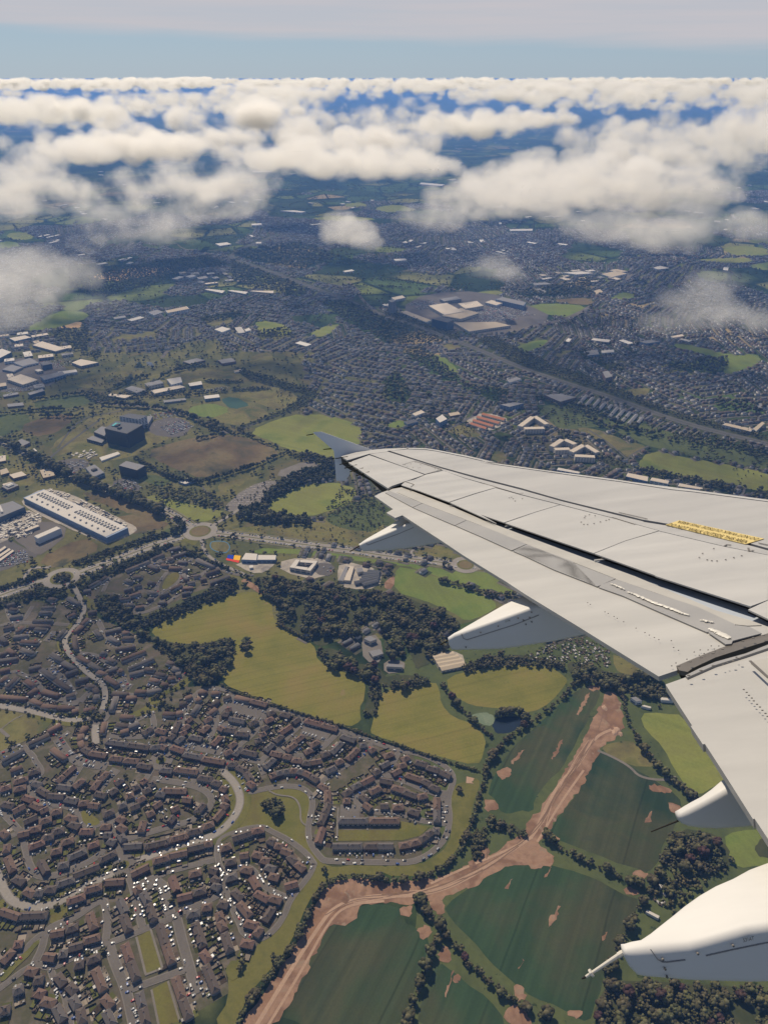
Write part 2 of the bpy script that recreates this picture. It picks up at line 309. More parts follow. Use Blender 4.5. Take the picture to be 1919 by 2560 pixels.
for s in ('8 440,130 485,140 492,182 450,190 430,170', '8 480,10 552,-5 540,42 500,56', '8 708,280 762,300 750,322 718,312', '8 1140,65 1240,90 1242,112 1150,102', '8 1222,145 1286,165 1262,202 1225,182', '8 1150,180 1160,184 1142,242 1120,236', '8 1070,438 1132,452 1140,472 1080,482', '8 1050,505 1102,530 1092,562 1034,540',
          '8 518,520 546,475 556,480 536,522', '8 700,680 750,600 758,604 712,692', '8 940,740 956,704 963,708 950,744', '8 65,600 120,588 112,640 75,642', '8 188,580 240,570 272,606 240,642', '8 140,690 192,674 206,722 160,742', '8 230,800 262,755 300,832 265,852 234,826', '8 558,930 602,935 612,1002 560,1008', '8 505,1062 560,1010 632,1070 642,1120 560,1120', '8 788,1050 852,1040 862,1082 800,1072', '8 610,402 720,378 732,412 640,446', '6 870,752 935,745 925,770 885,775', '6 880,775 890,790 835,880 830,870', '6 590,1030 610,1020 560,1090 545,1085', '6 760,990 775,985 730,1070 720,1060', '8 270,985 296,870 298,875 262,988', '8 300,935 304,885 334,915 322,922', '8 578,860 600,825 603,830 584,866', '8 692,470 716,425 720,428 700,472'):
    sheet('bare_earth_patch', s, .3, M_EARTH, 1, 1.9, True, 'structure', 3.2, 12)
for s, wd in (('7 1100,1125 1250,880 1380,680 1440,600 1560,560 1658,550 8 100,555 250,530 400,455 560,350 650,290 690,180 760,60 850,-30 6 890,1000 930,960 980,940', 4.5), ('8 200,500 350,430 500,370 640,300', 3), ('7 1150,1125 1300,880 1420,660 1500,590 1658,575', 3), ('8 660,320 760,150 860,10', 3)):
    road(s, wd, .36, M_TRACK, False, 'farm_track', False)
for k in range(16):
    a = P('7 1100,1125 1250,880 1400,650 1520,575 1658,550 8 100,545 250,520 420,440 580,330 680,240 740,110 830,-20 6 900,980 960,860')
    d = [(u + rnd.uniform(-11, 11), v + rnd.uniform(-9, 9)) for u, v in a]; i0 = rnd.randint(0, len(d) - 5); pts = chaikin([gp(u, v) for u, v in d[i0:i0 + rnd.randint(3, 5)]], False, 2)
    V, F = ribbon(pts, rnd.uniform(.8, 1.8), .40 + k * .003); link('wheel_rut', mesh('wheel_rut', V, F, M_TRACK if k % 2 else M_RUT), kind='structure')
road('6 920,1030 990,1060 1060,1100 8 1100,40 1200,55 1260,40', 4, .4, M_PAVE, False, 'farm_track', False)
sheet('grass_verge', '8 285,80 392,40 420,62 392,130 372,232 302,382 202,452 140,472 -10,462 -10,422 150,414 205,398 280,335 290,200', .1, M_VERGE)
sheet('grass_verge', 'G 1450,950 1530,985 1658,985 7 1658,410 1658,462 1500,452 1400,490 1330,580 1270,740 1180,860 1080,960 1040,1050 1010,1125 920,1105 990,1000 978,860 1020,825 1062,850 1110,750 1185,720 1245,610 1262,540 1350,440 1360,410', .1, M_VERGE, 1)
sheet('village_green', 'G 820,372 1050,312 1250,292 1330,322 1388,400 1378,480 1330,610 1330,740 1350,812 1440,932 1500,972 1440,1002 1392,962 1340,872 1200,762 1050,692 960,642 800,652 612,712 742,580 800,450', .1, M_LAWN)
sheet('lawn', 'E 290,952 820,952 825,872 1080,922 1000,1002 840,1042 290,1046', .4, M_LAWN, 0, .3)
sheet('lawn', 'F 700,442 742,440 882,532 830,572 750,570 715,522', .7, M_LAWN, 2, .3)
sheet('lawn', 'H 1170,632 1302,570 1402,900 1255,956', .4, M_LAWN, 0, .3)
sheet('lawn', 'J 1310,462 1450,390 1552,740 1372,790', .4, M_LAWN, 0, .3)
sheet('lawn', 'H 450,402 592,350 582,440 430,542', .4, M_LAWN, 1, .3)
sheet('lawn', 'C 1650,300 1665,340 1590,420 1480,452 1402,500 1392,580 1300,632 1160,672 1120,642 1230,592 1290,540 1270,492 1400,450 1500,400', .4, M_VERGE)
sheet('playing_field', 'C -60,580 200,640 472,672 440,742 240,872 -60,1000', .4, M_OLIVE)
sheet('lawn', 'B 705,440 760,342 822,310 862,330 842,390 762,452 722,466', .7, M_LAWN, 2, .3)
sheet('lawn', 'I 700,890 780,820 850,850 860,930 780,1000 730,1000', .4, M_VERGE)
sheet('lawn', 'H 0,940 180,800 330,650 345,690 200,850 0,1050', .65, M_VERGE, 1)

# worn paths and a sandy clearing
for s, wd in (('G 1012,338 1080,375 1230,387 1284,480 1280,600 1336,642', 2.2), ('E 295,760 288,900 284,1046', 2.4), ('E 548,840 546,955', 2.2), ('C 1270,540 1310,570 1400,600', 2), ('H 1180,632 1260,955', 2.4), ('H 1304,570 1404,900', 2.4), ('H 1255,960 1405,903', 2.4), ('J 1310,465 1375,790', 2.2), ('J 1452,392 1555,740', 2.2), ('C 0,770 80,840', 5), ('C -20,800 100,700 200,650', 1.8)):
    road(s, wd, .75, M_PAVE, False, 'footpath', False)
sheet('sandy_clearing', 'E 1402,492 1468,508 1464,528 1440,535 1462,548 1400,546', .45, M_TRACK, 0, .8)
# roads of the estates
AV = 9.0
for s, wd in (('A 640,570 700,690 738,770 690,870 620,960 570,1010 C 558,0 582,100 700,232 790,312 870,362 912,432 910,532 880,612', 26), ('C 860,662 780,682 640,700 480,672 300,622', 24), ('F 1080,910 1250,850 1480,760 G 250,800 500,742 640,652 740,522 770,402 720,272 620,172', 30), ('F 1080,950 960,990 800,1060 H 700,222 480,352 300,382 150,352 60,272', 26)):
    V, F = ribbon(chaikin(G(s), False, 2), wd, .5); link('grass_verge', mesh('verge', V, F, M_VERGE), kind='structure')
road('A 640,570 700,690 738,770 690,870 620,960 570,1010 C 558,0 582,100 700,232 790,312 870,362 912,432 910,532 880,612 850,660 820,760 832,900', AV, .62, M_MAIN)
road('C 860,662 780,682 640,700 480,672 300,622 130,592 -60,560', AV, .6, M_MAIN)
road('F 1080,910 1250,850 1480,760 G 250,800 500,742 640,652 740,522 770,402 720,272 620,172 D 530,930', 9, .66, M_MAIN)
road('F 1080,950 960,990 800,1060 H 700,222 480,352 300,382 150,352 60,272 0,130 -60,20', 9, .66, M_MAIN)
for s, wd in (('C 1658,520 1590,620 1530,790 1450,942 F 1335,55 1270,150 1190,282 1080,442 960,512 880,552 750,580 690,530 670,450 560,392 440,392 340,342 262,272 245,200 330,152 375,100 300,0 C 300,1012 200,912', 6.5),
    ('F 960,532 1020,702 1050,852 1080,910 1130,1042 H 1150,200 1220,500 1235,560', 8), ('F 420,400 430,452 330,532 170,632 0,692', 6), ('F 0,430 100,532 180,622 220,752 260,922 340,1022 560,982 830,852 900,770', 7.5),
    ('F 1070,692 1300,620 1658,525 G 300,610 470,522 528,420 480,342 340,282 0,230', 8), ('G 340,290 370,230 450,110', 6), ('H 890,702 1110,622 1370,512 1600,422 I 290,432 500,342 660,262 690,240', 6.5),
    ('I 620,0 680,72 680,182 740,282 770,402 830,522 855,602 990,662 1130,572 1220,432 1262,302 1430,102 1470,0 G 1400,967 1345,882 1180,757 1040,690 960,642 800,662 600,730 560,802 570,952 620,1042', 6), ('I 680,72 860,20 940,42 1000,132 1045,212 1240,292', 6),
    ('H 1150,200 1270,142 1480,62 G 0,1070 300,992 540,932', 6.5), ('H 1270,182 1390,152 1430,302 1470,442', 11), ('H 890,702 640,802 440,912 310,842 -20,1090', 6), ('H 440,912 470,1002 560,1105 J 590,642 615,790', 6),
    ('H 300,860 370,722 385,622 440,542 640,472 830,330 900,312 920,402 935,552 905,692', 8), ('H 0,960 160,802 310,640 400,590', 6), ('J 945,80 1000,252 1090,452 1160,780', 9), ('J 1100,470 1400,362 1658,270', 7), ('I 280,450 340,702 400,902 450,1125', 9),
    ('G 830,352 1100,292 1300,302 1402,402 1342,652 1362,792 1460,922 1500,945 8 0,408 150,408 268,312 284,210 E 1245,760 1243,642 1305,490 1200,382 1000,292 820,267 590,190 330,92 D 1560,572 1242,442 940,372 880,482', 7), ('E 590,190 490,322 330,412 150,532 100,582', 6),
    ('E 820,265 760,392 680,472 560,582 430,642 460,732 510,792 830,802 1000,872 1230,895', 7), ('E 680,472 900,532 1090,622 1230,642', 9), ('E 310,95 170,232 60,322 D 1420,722 1270,802 1090,772 1010,732 850,842 900,955', 7), ('D 1235,452 1210,532 1100,632 1010,722', 7), ('D 850,842 750,822 660,802', 8),
    ('D 880,482 820,602 680,702 600,822 530,930', 6.5), ('D 640,252 600,332 480,442 490,522 440,622 392,722', 7), ('D 200,690 392,732 600,772', 12), ('D 640,252 520,208 340,212 230,382 180,542 80,702 10,800', 6.5), ('D 490,522 640,532 800,592', 7), ('D 590,360 720,400 870,450', 24), ('D 1230,560 1350,590 1460,630', 20), ('E 1200,880 1210,670', 12), ('E 310,800 480,800', 22),
    ('C 1590,290 1480,402 1300,472 990,475', 6), ('C 1310,632 1340,752 1282,832 1100,842 940,822', 8), ('C 1340,620 1120,722', 6), ('C 660,112 850,132 960,232 1010,300', 7), ('C 1050,330 1080,400 1140,410', 12), ('C 440,232 600,402 640,480', 10), ('C 250,322 370,402 330,482 200,592', 6), ('C -20,400 100,252 250,322', 6), ('C 380,462 560,525 690,535', 14), ('C 690,535 790,440', 9), ('C 500,852 600,1002 700,1062 930,1092', 12), ('C 520,852 600,792', 7), ('C 180,900 -60,1010', 6), ('C 1050,190 1250,130', 12),
    ('A 950,490 890,620', 6), ('B 600,202 752,312 880,282 1000,172', 6), ('B 752,312 650,452 690,500 570,622 420,632', 6), ('B 880,300 870,392 700,490', 6), ('B 990,172 1290,332 1500,342', 6), ('B 1000,382 1110,282', 6), ('B 420,632 500,682 720,602 860,502', 6), ('A 60,752 90,872 200,882 285,742', 6), ('A -20,920 100,885 350,890 600,905', 6), ('A 0,1040 150,900', 6), ('A 850,870 910,990 1000,1090', 8), ('A 480,960 400,1050', 10), ('F 590,220 690,60', 9), ('F 850,250 1010,80', 12)):
    road(s, wd)
for c, r0, r1, nm in (('C 860,665', 6, 16, 'b'), ('F 1075,910', 6, 15, 'c'), ('F 1392,5', 7, 17, 'd')):
    p = G(c)[0]; disc(p, r1, .72, M_ASPH, 'roundabout_road'); disc(p, r0, .8, M_VERGE, 'roundabout_island')
# main roads round the estates
def dual(s, wd=10.5, gap=2.6):
    pts = chaikin(G(s), False, 2)
    for sg in (-1, 1):
        q = []
        for i, p in enumerate(pts):
            t = (pts[min(len(pts)-1, i+1)] - pts[max(0, i-1)]).normalized(); q.append(p + Vector((-t.y, t.x, 0)) * sg * (wd + gap) / 2)
        V, F = ribbon(q, wd, .5); link('road', mesh('road', V, F, M_MAIN), kind='structure')
        NOFILL.append([to_px(p.x, p.y) for p in q] + [to_px(p.x, p.y) for p in pts[::-1]])
    V, F = ribbon(pts, wd * 2 + gap + 7, .3); link('grass_verge', mesh('verge', V, F, M_VERGE), kind='structure')
    for sg in (-1, 1):
        q = [p + Vector((-(pts[min(len(pts)-1, i+1)] - pts[max(0, i-1)]).normalized().y, (pts[min(len(pts)-1, i+1)] - pts[max(0, i-1)]).normalized().x, 0)) * sg * (wd + gap / 2 + 4.4) for i, p in enumerate(pts)]
        V, F = ribbon(q, 2.2, .42); link('cycle_path', mesh('path', V, F, M_PAVE), kind='structure')
    ROADS.append((pts, wd * 2 + gap))
dual('5 -60,385 100,325 205,300'); dual('5 330,272 480,215 640,152 790,105'); dual('5 930,92 1150,118 1300,140 1550,170 6 0,190 200,212 315,228'); dual('5 830,70 745,12 3 700,1095 480,1012 300,942 100,842 -60,770'); dual('6 385,232 440,240 560,260')
road('5 915,60 960,35 1010,5 3 1050,1080', 8, .5, M_MAIN); road('5 868,110 882,172 930,215 1010,250 1060,272', 7, .5, M_MAIN); road('5 265,300 318,335 A 640,570', 10, .5, M_MAIN); road('5 215,240 130,240 100,300', 7, .5, M_MAIN); road('6 130,195 110,172 160,140', 5, .5, M_MAIN)
for c, r0, r1 in (('5 865,84', 23, 37), ('5 268,286', 22, 35), ('6 350,229', 17, 29)):
    p = G(c)[0]; disc(p, r1, .74, M_MAIN, 'roundabout_road'); disc(p, r0, .84, M_VERGE, 'roundabout_island'); disc(p, r0 - 4, .9, M_BROWN, 'roundabout_island')
    NOFILL.append([to_px(p.x + r1 * math.cos(a), p.y + r1 * math.sin(a)) for a in np.linspace(0, 6.2, 16)])
sheet('roundabout_apron', '5 745,120 800,130 840,150 860,120 830,112 780,112', .45, M_VERGE)

# open ground in the middle distance
sheet('rough_grassland', '0 -400,1500 -400,830 300,800 760,820 1000,960 1000,1400 1500,1500 700,1640 200,1500', .03, field_mat('grassland_mix', [(.075, .073, .03), (.11, .1, .04), (.06, .064, .027), (.095, .08, .038)], .006, fine=.1, spots=(.08, .66, (.03, .04, .018))), 1, 4, False)
sheet('rough_grassland', '0 900,1640 1500,1500 2300,1500 2300,3000 900,3000 1100,2000', .03, M_DKGR, 1, 4, False)
MZ = .14
for s, m, nm in (('3 1070,757 1200,702 1300,680 1432,690 1562,736 1560,800 1500,900 1300,850 1240,832 1150,792', M_GREEN2, 'pasture'), ('3 615,850 760,800 950,766 1112,792 1232,860 1080,902 1000,932 890,966 740,912', M_BROWN, 'fallow_field'),
    ('3 1140,1120 1180,1042 1300,990 1432,972 1552,1010 1520,1062 5 1400,5 1340,20 1150,20', M_GREEN2, 'pasture'), ('3 615,1050 680,1026 850,1082 1000,1105 5 900,40 840,40 780,10', M_GREEN2, 'pasture'),
    ('3 790,666 900,630 1012,666 900,706', M_GREEN, 'pitch'), ('3 945,622 1005,604 1092,646 1010,668', M_TURF, 'pitch'), ('3 290,552 420,510 600,490 632,500 480,576 380,572', M_OLIVE, 'rough_grassland'), ('3 600,530 700,505 820,490 1060,490 1092,552 900,540 820,552 640,548', M_OLIVE, 'rough_grassland'),
    ('3 1090,546 1180,540 1332,600 1312,642 1202,672 1130,642 1010,602', M_OLIVE, 'rough_grassland'), ('3 890,712 1010,662 1100,642 1182,690 1062,736 960,722', M_OLIVE, 'rough_grassland'), ('3 1090,292 1150,275 1262,310 1250,342 1140,342', M_GREEN2, 'park'), ('3 1330,342 1390,305 1482,290 1430,332 1380,352', M_GREEN2, 'park'), ('3 1070,472 1100,420 1182,420 1162,466', M_OLIVE, 'park'),
    ('3 90,330 240,240 340,234 402,262 240,314', M_GREEN, 'pitch'), ('3 260,236 300,202 380,195 405,180 360,237', M_GREEN, 'pitch'), ('3 245,312 280,284 372,286 340,314', M_STUB, 'stubble_field'), ('3 370,86 600,46 752,50 700,76 580,96 470,112', M_STUB, 'stubble_field'),
    ('3 -60,690 130,672 130,742 -60,800', M_DKGR, 'grassland'), ('3 150,622 380,590 402,620 360,652 150,662', M_DKGR, 'grassland'), ('3 60,742 240,682 342,690 200,792', M_BROWN, 'grassland'), ('3 -30,842 60,872 -30,900', M_GREEN, 'pasture'), ('3 210,820 330,740 400,690 480,700 370,790 250,880', M_OLIVE, 'rough_grassland'), ('3 640,720 760,705 640,770', M_DKGR, 'grassland'), ('3 420,790 640,780 740,790 600,840 430,870', M_DKGR, 'grassland'), ('3 500,350 680,320 670,350 510,365', M_OLIVE, 'park'), ('3 870,270 990,255 1010,290 900,300', M_OLIVE, 'park'), ('3 595,960 660,940 750,975 690,1000', M_DKGR, 'lawn'), ('3 930,990 1020,962 1080,965 960,1040', M_OLIVE, 'lawn'),
    ('3 330,1030 450,1010 720,1080 5 700,40 600,20', M_BROWN, 'building_plot'), ('5 150,210 360,105 450,155 330,205 250,250', M_BROWN, 'building_plot'), ('5 520,0 720,40 730,60 600,100 480,80', M_BROWN, 'building_plot'), ('3 40,900 170,900 160,990 30,1000', M_OLIVE, 'lawn'),
    ('4 1088,902 1150,834 1300,870 1500,902 1700,945 1700,1030 1400,972 1100,922', M_GREEN2, 'sports_field'), ('4 650,650 800,640 1000,690 1250,762 1450,812 1700,872 1700,935 1400,880 1130,822 950,732 800,752 740,742', M_DKGR, 'scrubland'), ('4 810,745 900,740 1050,800 1140,820 1100,850 1060,880 1000,830', M_OLIVE, 'rough_grassland'), ('4 600,222 700,202 890,215 832,266 700,256', M_GREEN, 'pasture'), ('4 730,186 890,180 902,200 880,214 740,200', M_BROWN, 'fallow_field'), ('4 970,190 1010,155 1092,165 1060,186', M_GREEN, 'pasture'),
    ('4 570,382 690,360 716,370 622,416 580,412', M_GREEN, 'park'), ('4 720,426 812,400 800,426 740,442', M_OLIVE, 'park'), ('4 1225,386 1290,375 1500,430 1600,420 1636,456 1500,516 1450,502 1490,452 1400,432', M_GREEN, 'park'), ('4 1000,582 1152,565 1140,600 1080,612', M_OLIVE, 'park'), ('4 380,160 480,146 520,160 440,176', M_GREEN2, 'park'), ('4 1310,16 1560,5 1600,22 1500,34', M_GREEN2, 'pasture'), ('4 1560,40 1700,20 1700,60 1620,62', M_GREEN, 'pasture'), ('4 255,746 310,720 422,760 402,786 300,772', M_OLIVE, 'park'), ('4 448,852 510,840 542,880 480,892', M_OLIVE, 'park'), ('4 180,440 240,420 330,500 300,520', M_GREEN, 'park'), ('4 250,380 340,385 310,410 260,405', M_OLIVE, 'road_island'), ('4 20,720 100,700 110,735 20,745', M_GREEN, 'park'),
    ('6 -340,80 -100,0 100,-60 -20,140 -320,70', M_DKGR, 'scrubland'), ('5 960,70 1330,45 1658,-30 1658,160 1500,150 1100,100', M_OLIVE, 'scrubland'), ('5 1390,20 1560,-60 1658,-60 1658,90 1450,70', M_DKGR, 'scrubland'), ('5 560,150 780,95 800,70 740,60 650,110', M_DKGR, 'scrubland'),
    ('2 -60,900 60,880 130,905 20,920', M_GREEN2, 'pasture'), ('1 1480,880 1560,875 1600,890 1500,895', M_GREEN2, 'pasture'), ('1 1320,945 1450,930 1658,945 1500,960', M_GREEN2, 'pasture'), ('1 20,1010 110,1000 160,1030 60,1040', M_GREEN2, 'pasture'), ('2 1450,1070 1560,1060 1658,1075 1658,1105 1500,1105', M_GREEN2, 'pasture'), ('2 480,660 680,655 640,668 500,668', M_GREEN2, 'pasture'), ('1 -40,1050 60,1040 100,1065 0,1075', M_GREEN, 'pasture'), ('2 1560,1035 1700,1020 1700,1050 1600,1055', M_GREEN2, 'pasture')):
    MZ += .0016; sheet(nm, s, MZ, m, 1, 2.5)
MZ = .4
# built-up open ground: yards, car parks, campus paving
for s, m, nm in (('K -100,760 0,680 120,690 300,800 440,860 400,900 0,1060 -100,1060', M_COURT, 'car_park'), ('K -100,500 300,330 500,430 450,560 250,600 80,700 -100,760', M_CONC, 'building_site'), ('K 110,640 300,560 560,450 830,590 500,860 400,860', M_ASPH, 'asphalt_yard'), ('K 240,230 500,90 800,150 1100,300 1500,500 1600,560 1500,640 1240,740 1180,720 900,600 500,430 280,300', M_CONC, 'concrete_yard'), ('5 1215,200 1440,200 1400,300 1210,260', M_CONC, 'school_yard'), ('5 1355,220 1450,225 1430,280 1360,270', M_COURT, 'car_park'), ('5 1470,210 1650,250 1640,330 1500,335 1450,300', M_CONC, 'concrete_yard'), ('5 1000,215 1200,215 1150,260 1080,265', M_CONC, 'school_yard'),
    ('3 360,770 480,660 640,640 780,690 860,740 700,800 560,880 300,890 330,830', M_OLIVE, 'campus_ground'), ('3 640,720 760,690 840,730 780,790 640,770', M_COURT, 'car_park'), ('3 215,890 350,870 400,900 300,945', M_COURT, 'car_park'), ('3 470,980 560,950 620,1010 540,1030', M_COURT, 'car_park'), ('3 960,1090 1060,1000 1180,960 1220,1010 1100,1080 1000,1110', M_PAVE, 'cemetery_ground'), ('3 1170,940 1330,880 1400,910 1280,970', M_PAVE, 'garden_paving'), ('3 -60,470 150,430 330,500 180,580 -60,590', M_COURT, 'business_park_ground'), ('3 460,590 640,560 830,545 1000,560 990,590 700,620 470,615', M_OLIVE, 'campus_ground'),
    ('4 60,230 180,160 420,150 620,210 740,270 560,330 380,340 180,280', M_COURT, 'shopping_centre_car_park'), ('4 330,710 430,672 560,710 440,765', M_CONC, 'building_site'), ('6 200,610 330,600 360,680 240,695', M_CONC, 'farm_yard'), ('5 1560,540 1640,530 1658,650 1570,650', M_PAVE, 'garden_paving'), ('6 0,640 90,640 90,690 0,700', M_PAVE, 'garden_paving')):
    MZ += .0016; sheet(nm, s, MZ, m, 1, 1)
sheet('pond', '6 465,900 520,880 620,890 600,930 500,965 470,940', .16, M_WATER, 2, 1); sheet('duckweed', '6 360,880 440,862 480,885 465,930 400,910', .16, M_ALGAE, 2, 1)
sheet('pond', '3 625,460 650,455 672,478 655,480', .3, M_WATER)
sheet('play_court', '5 985,185 1010,187 1006,204 980,200', .5, M_BLU2, 0, 0); sheet('play_court', '5 1012,187 1040,190 1035,210 1008,206', .5, M_YEL, 0, 0); sheet('play_court', '5 978,200 1035,211 1030,220 976,208', .54, M_RED, 0, 0)
sheet('running_track', '5 905,140 915,125 975,125 998,150 980,180 940,175 910,160', .4, M_BLUE, 2, 0); sheet('pitch', '5 908.5,140 917,127.5 974,127.5 994.5,150 978.5,177.5 941,173 912.5,158.5', .5, M_OLIVE, 2, 0)
sheet('bare_earth_patch', '5 1035,300 1060,285 1150,350 1190,375 1180,385 1110,345', .2, M_EARTH); sheet('bare_earth_patch', '6 0,300 45,270 40,330 0,335', .3, M_EARTH)
# the motorway and the trunk roads
M_MWAY = field_mat('motorway_asphalt', [(.07, .066, .06), (.085, .08, .072)], .03, fine=.4)
def motorway(s, wd, z=.5):
    pts = chaikin(G(s), False, 2); ROADS_FAR.append((pts, wd))
    V, F = ribbon(pts, wd * 2.3, .25); link('embankment', mesh('embankment', V, F, M_WOODF), kind='structure')
    for sg in (-1, 1):
        q = [p + Vector((-(pts[min(len(pts)-1, i+1)] - pts[max(0, i-1)]).normalized().y, (pts[min(len(pts)-1, i+1)] - pts[max(0, i-1)]).normalized().x, 0)) * sg * wd * .27 for i, p in enumerate(pts)]
        V, F = ribbon(q, wd * .46, z); link('motorway', mesh('motorway', V, F, M_MWAY), kind='structure')
    NOFILL.append([to_px(p.x + wd, p.y) for p in pts] + [to_px(p.x - wd, p.y) for p in pts[::-1]])
ROADS_FAR = []
motorway('1 1180,1020 3 960,0 1100,42 1340,132 1500,192 1640,252 4 150,302 290,362 380,392 560,472 760,542 960,602 1200,692 1400,752 1658,812 1750,835', 27)
for s, wd in (('4 -60,400 100,392 240,376 420,352 600,312 800,272 950,182 1080,72 1050,0', 24), ('4 240,376 270,430 330,470 430,500', 14), ('4 290,362 260,372 215,385', 12), ('3 1640,252 1560,190 1540,140 1500,110', 14), ('3 1340,132 1350,165 1310,185', 12), ('3 1380,190 1510,180', 18), ('3 730,1100 760,1000 820,960', 0), ('3 1050,410 1240,408 1430,400 1658,405', 12), ('3 1410,365 1420,400', 16), ('3 700,440 730,400 780,380', 14), ('3 400,590 420,640 740,655 980,765', 10), ('3 300,945 200,890 240,850 440,700', 7), ('3 980,766 1060,740 1190,690', 5), ('4 440,660 560,630 610,590', 8), ('4 240,770 440,660', 9), ('4 0,800 180,740 300,700', 9), ('4 830,420 870,340 890,300', 9), ('4 900,550 940,490 830,430', 8), ('4 340,710 380,740 470,770 520,740', 7), ('4 1030,900 1060,860 1140,820', 5), ('4 880,750 960,800 1050,880', 5), ('1 700,1080 750,1040 800,1085 960,1080 970,1105', 10), ('3 870,990 890,1020 940,1080 920,1105', 4), ('3 250,830 340,700 520,670', 5)):
    if wd: road(s, wd, .45, M_MWAY if wd < 10 else M_ASPH, False)
# ------------------------------------------------------------------ naming by landmarks
LM = [(n, G(s)[0]) for n, s in (('the tree clump on the village green', 'G 1050,480'), ('the teardrop lawn among the houses', 'F 780,510'), ('the planted roundabout on the tree-lined avenue', 'C 860,665'), ('the dark-treed mini roundabout', 'F 1075,910'), ('the upper rectangular lawn', 'H 1285,760'), ('the lower rectangular lawn', 'J 1430,590'), ('the courtyard lawn', 'E 560,1000'),
    ('the oval green', 'B 785,390'), ('the dark hedge-ringed roundabout', '5 268,286'), ('the large grassy roundabout', '5 865,84'), ('the pond', '6 540,910'), ('the haul road fork', '8 650,330'), ('the shaded playing field', 'C 200,740'), ('the blue running track', '5 950,150'), ('the small bow-shaped lawn by the avenue', 'H 510,440'), ('the sandy bend of the haul road', '7 1480,520'),
    ('the long field hedge', 'D 1240,440'), ('the fan-shaped building', '5 1580,290'), ('the twin trees in the hay field', '5 1050,565'), ('the pale clearing by the estate road', 'E 1430,530'), ('the lone roundabout tree by the long terraces', 'F 1392,20'), ('the grass strip between the estates', 'C 1350,560'), ('the curved terrace above the green', 'D 1180,930'), ('the long vertical car court', 'H 920,470'), ('the farm sheds', '6 275,645'), ('the cluttered allotments', '6 860,600'), ('the bottom left corner of the estate', 'J 40,700'), ('the south-east bend of the estate road', 'I 1060,640'), ('the left bend of the avenue', 'H 60,250'), ('the large house in the wood', '5 1600,570'), ('the rust-brown field corner', '5 1090,320'), ('the small white-walled hall', 'K 550,620'), ('the cream haul road end by the trees', '6 970,800'), ('the greenhouse', '8 1160,632'), ('the S-bend near the top of the avenue', 'A 700,690'))]
ORD = 'nearest,second,third,fourth,fifth,sixth,seventh,eighth,ninth,tenth,eleventh,twelfth,thirteenth,fourteenth,fifteenth,sixteenth,seventeenth,eighteenth,nineteenth,twentieth'.split(',')
def ordinal(k):
    if k < 20: return ORD[k] if k == 0 else ORD[k] + ' nearest'
    t = ['twenty', 'thirty', 'forty', 'fifty', 'sixty', 'seventy', 'eighty', 'ninety'][((k + 1) // 10 - 2) % 8]; u = (k + 1) % 10
    return (t + '-' + ['', 'first', 'second', 'third', 'fourth', 'fifth', 'sixth', 'seventh', 'eighth', 'ninth'][u] if u else t[:-1] + 'ieth') + ' nearest'
def rank_labels(objs, pos, noun, desc):
    """label every thing of one kind by its rank of distance to the landmark it is best told by"""
    Pn = np.array([(p[0], p[1]) for p in pos]); D = np.stack([np.hypot(Pn[:, 0] - q.x, Pn[:, 1] - q.y) for _, q in LM])
    R = np.argsort(np.argsort(D, axis=1), axis=1)
    for i, o in enumerate(objs):
        k = int(np.argmin(R[:, i])); o['label'] = f'{desc[i]}, {ordinal(int(R[k, i]))} {noun} to {LM[k][0]}'

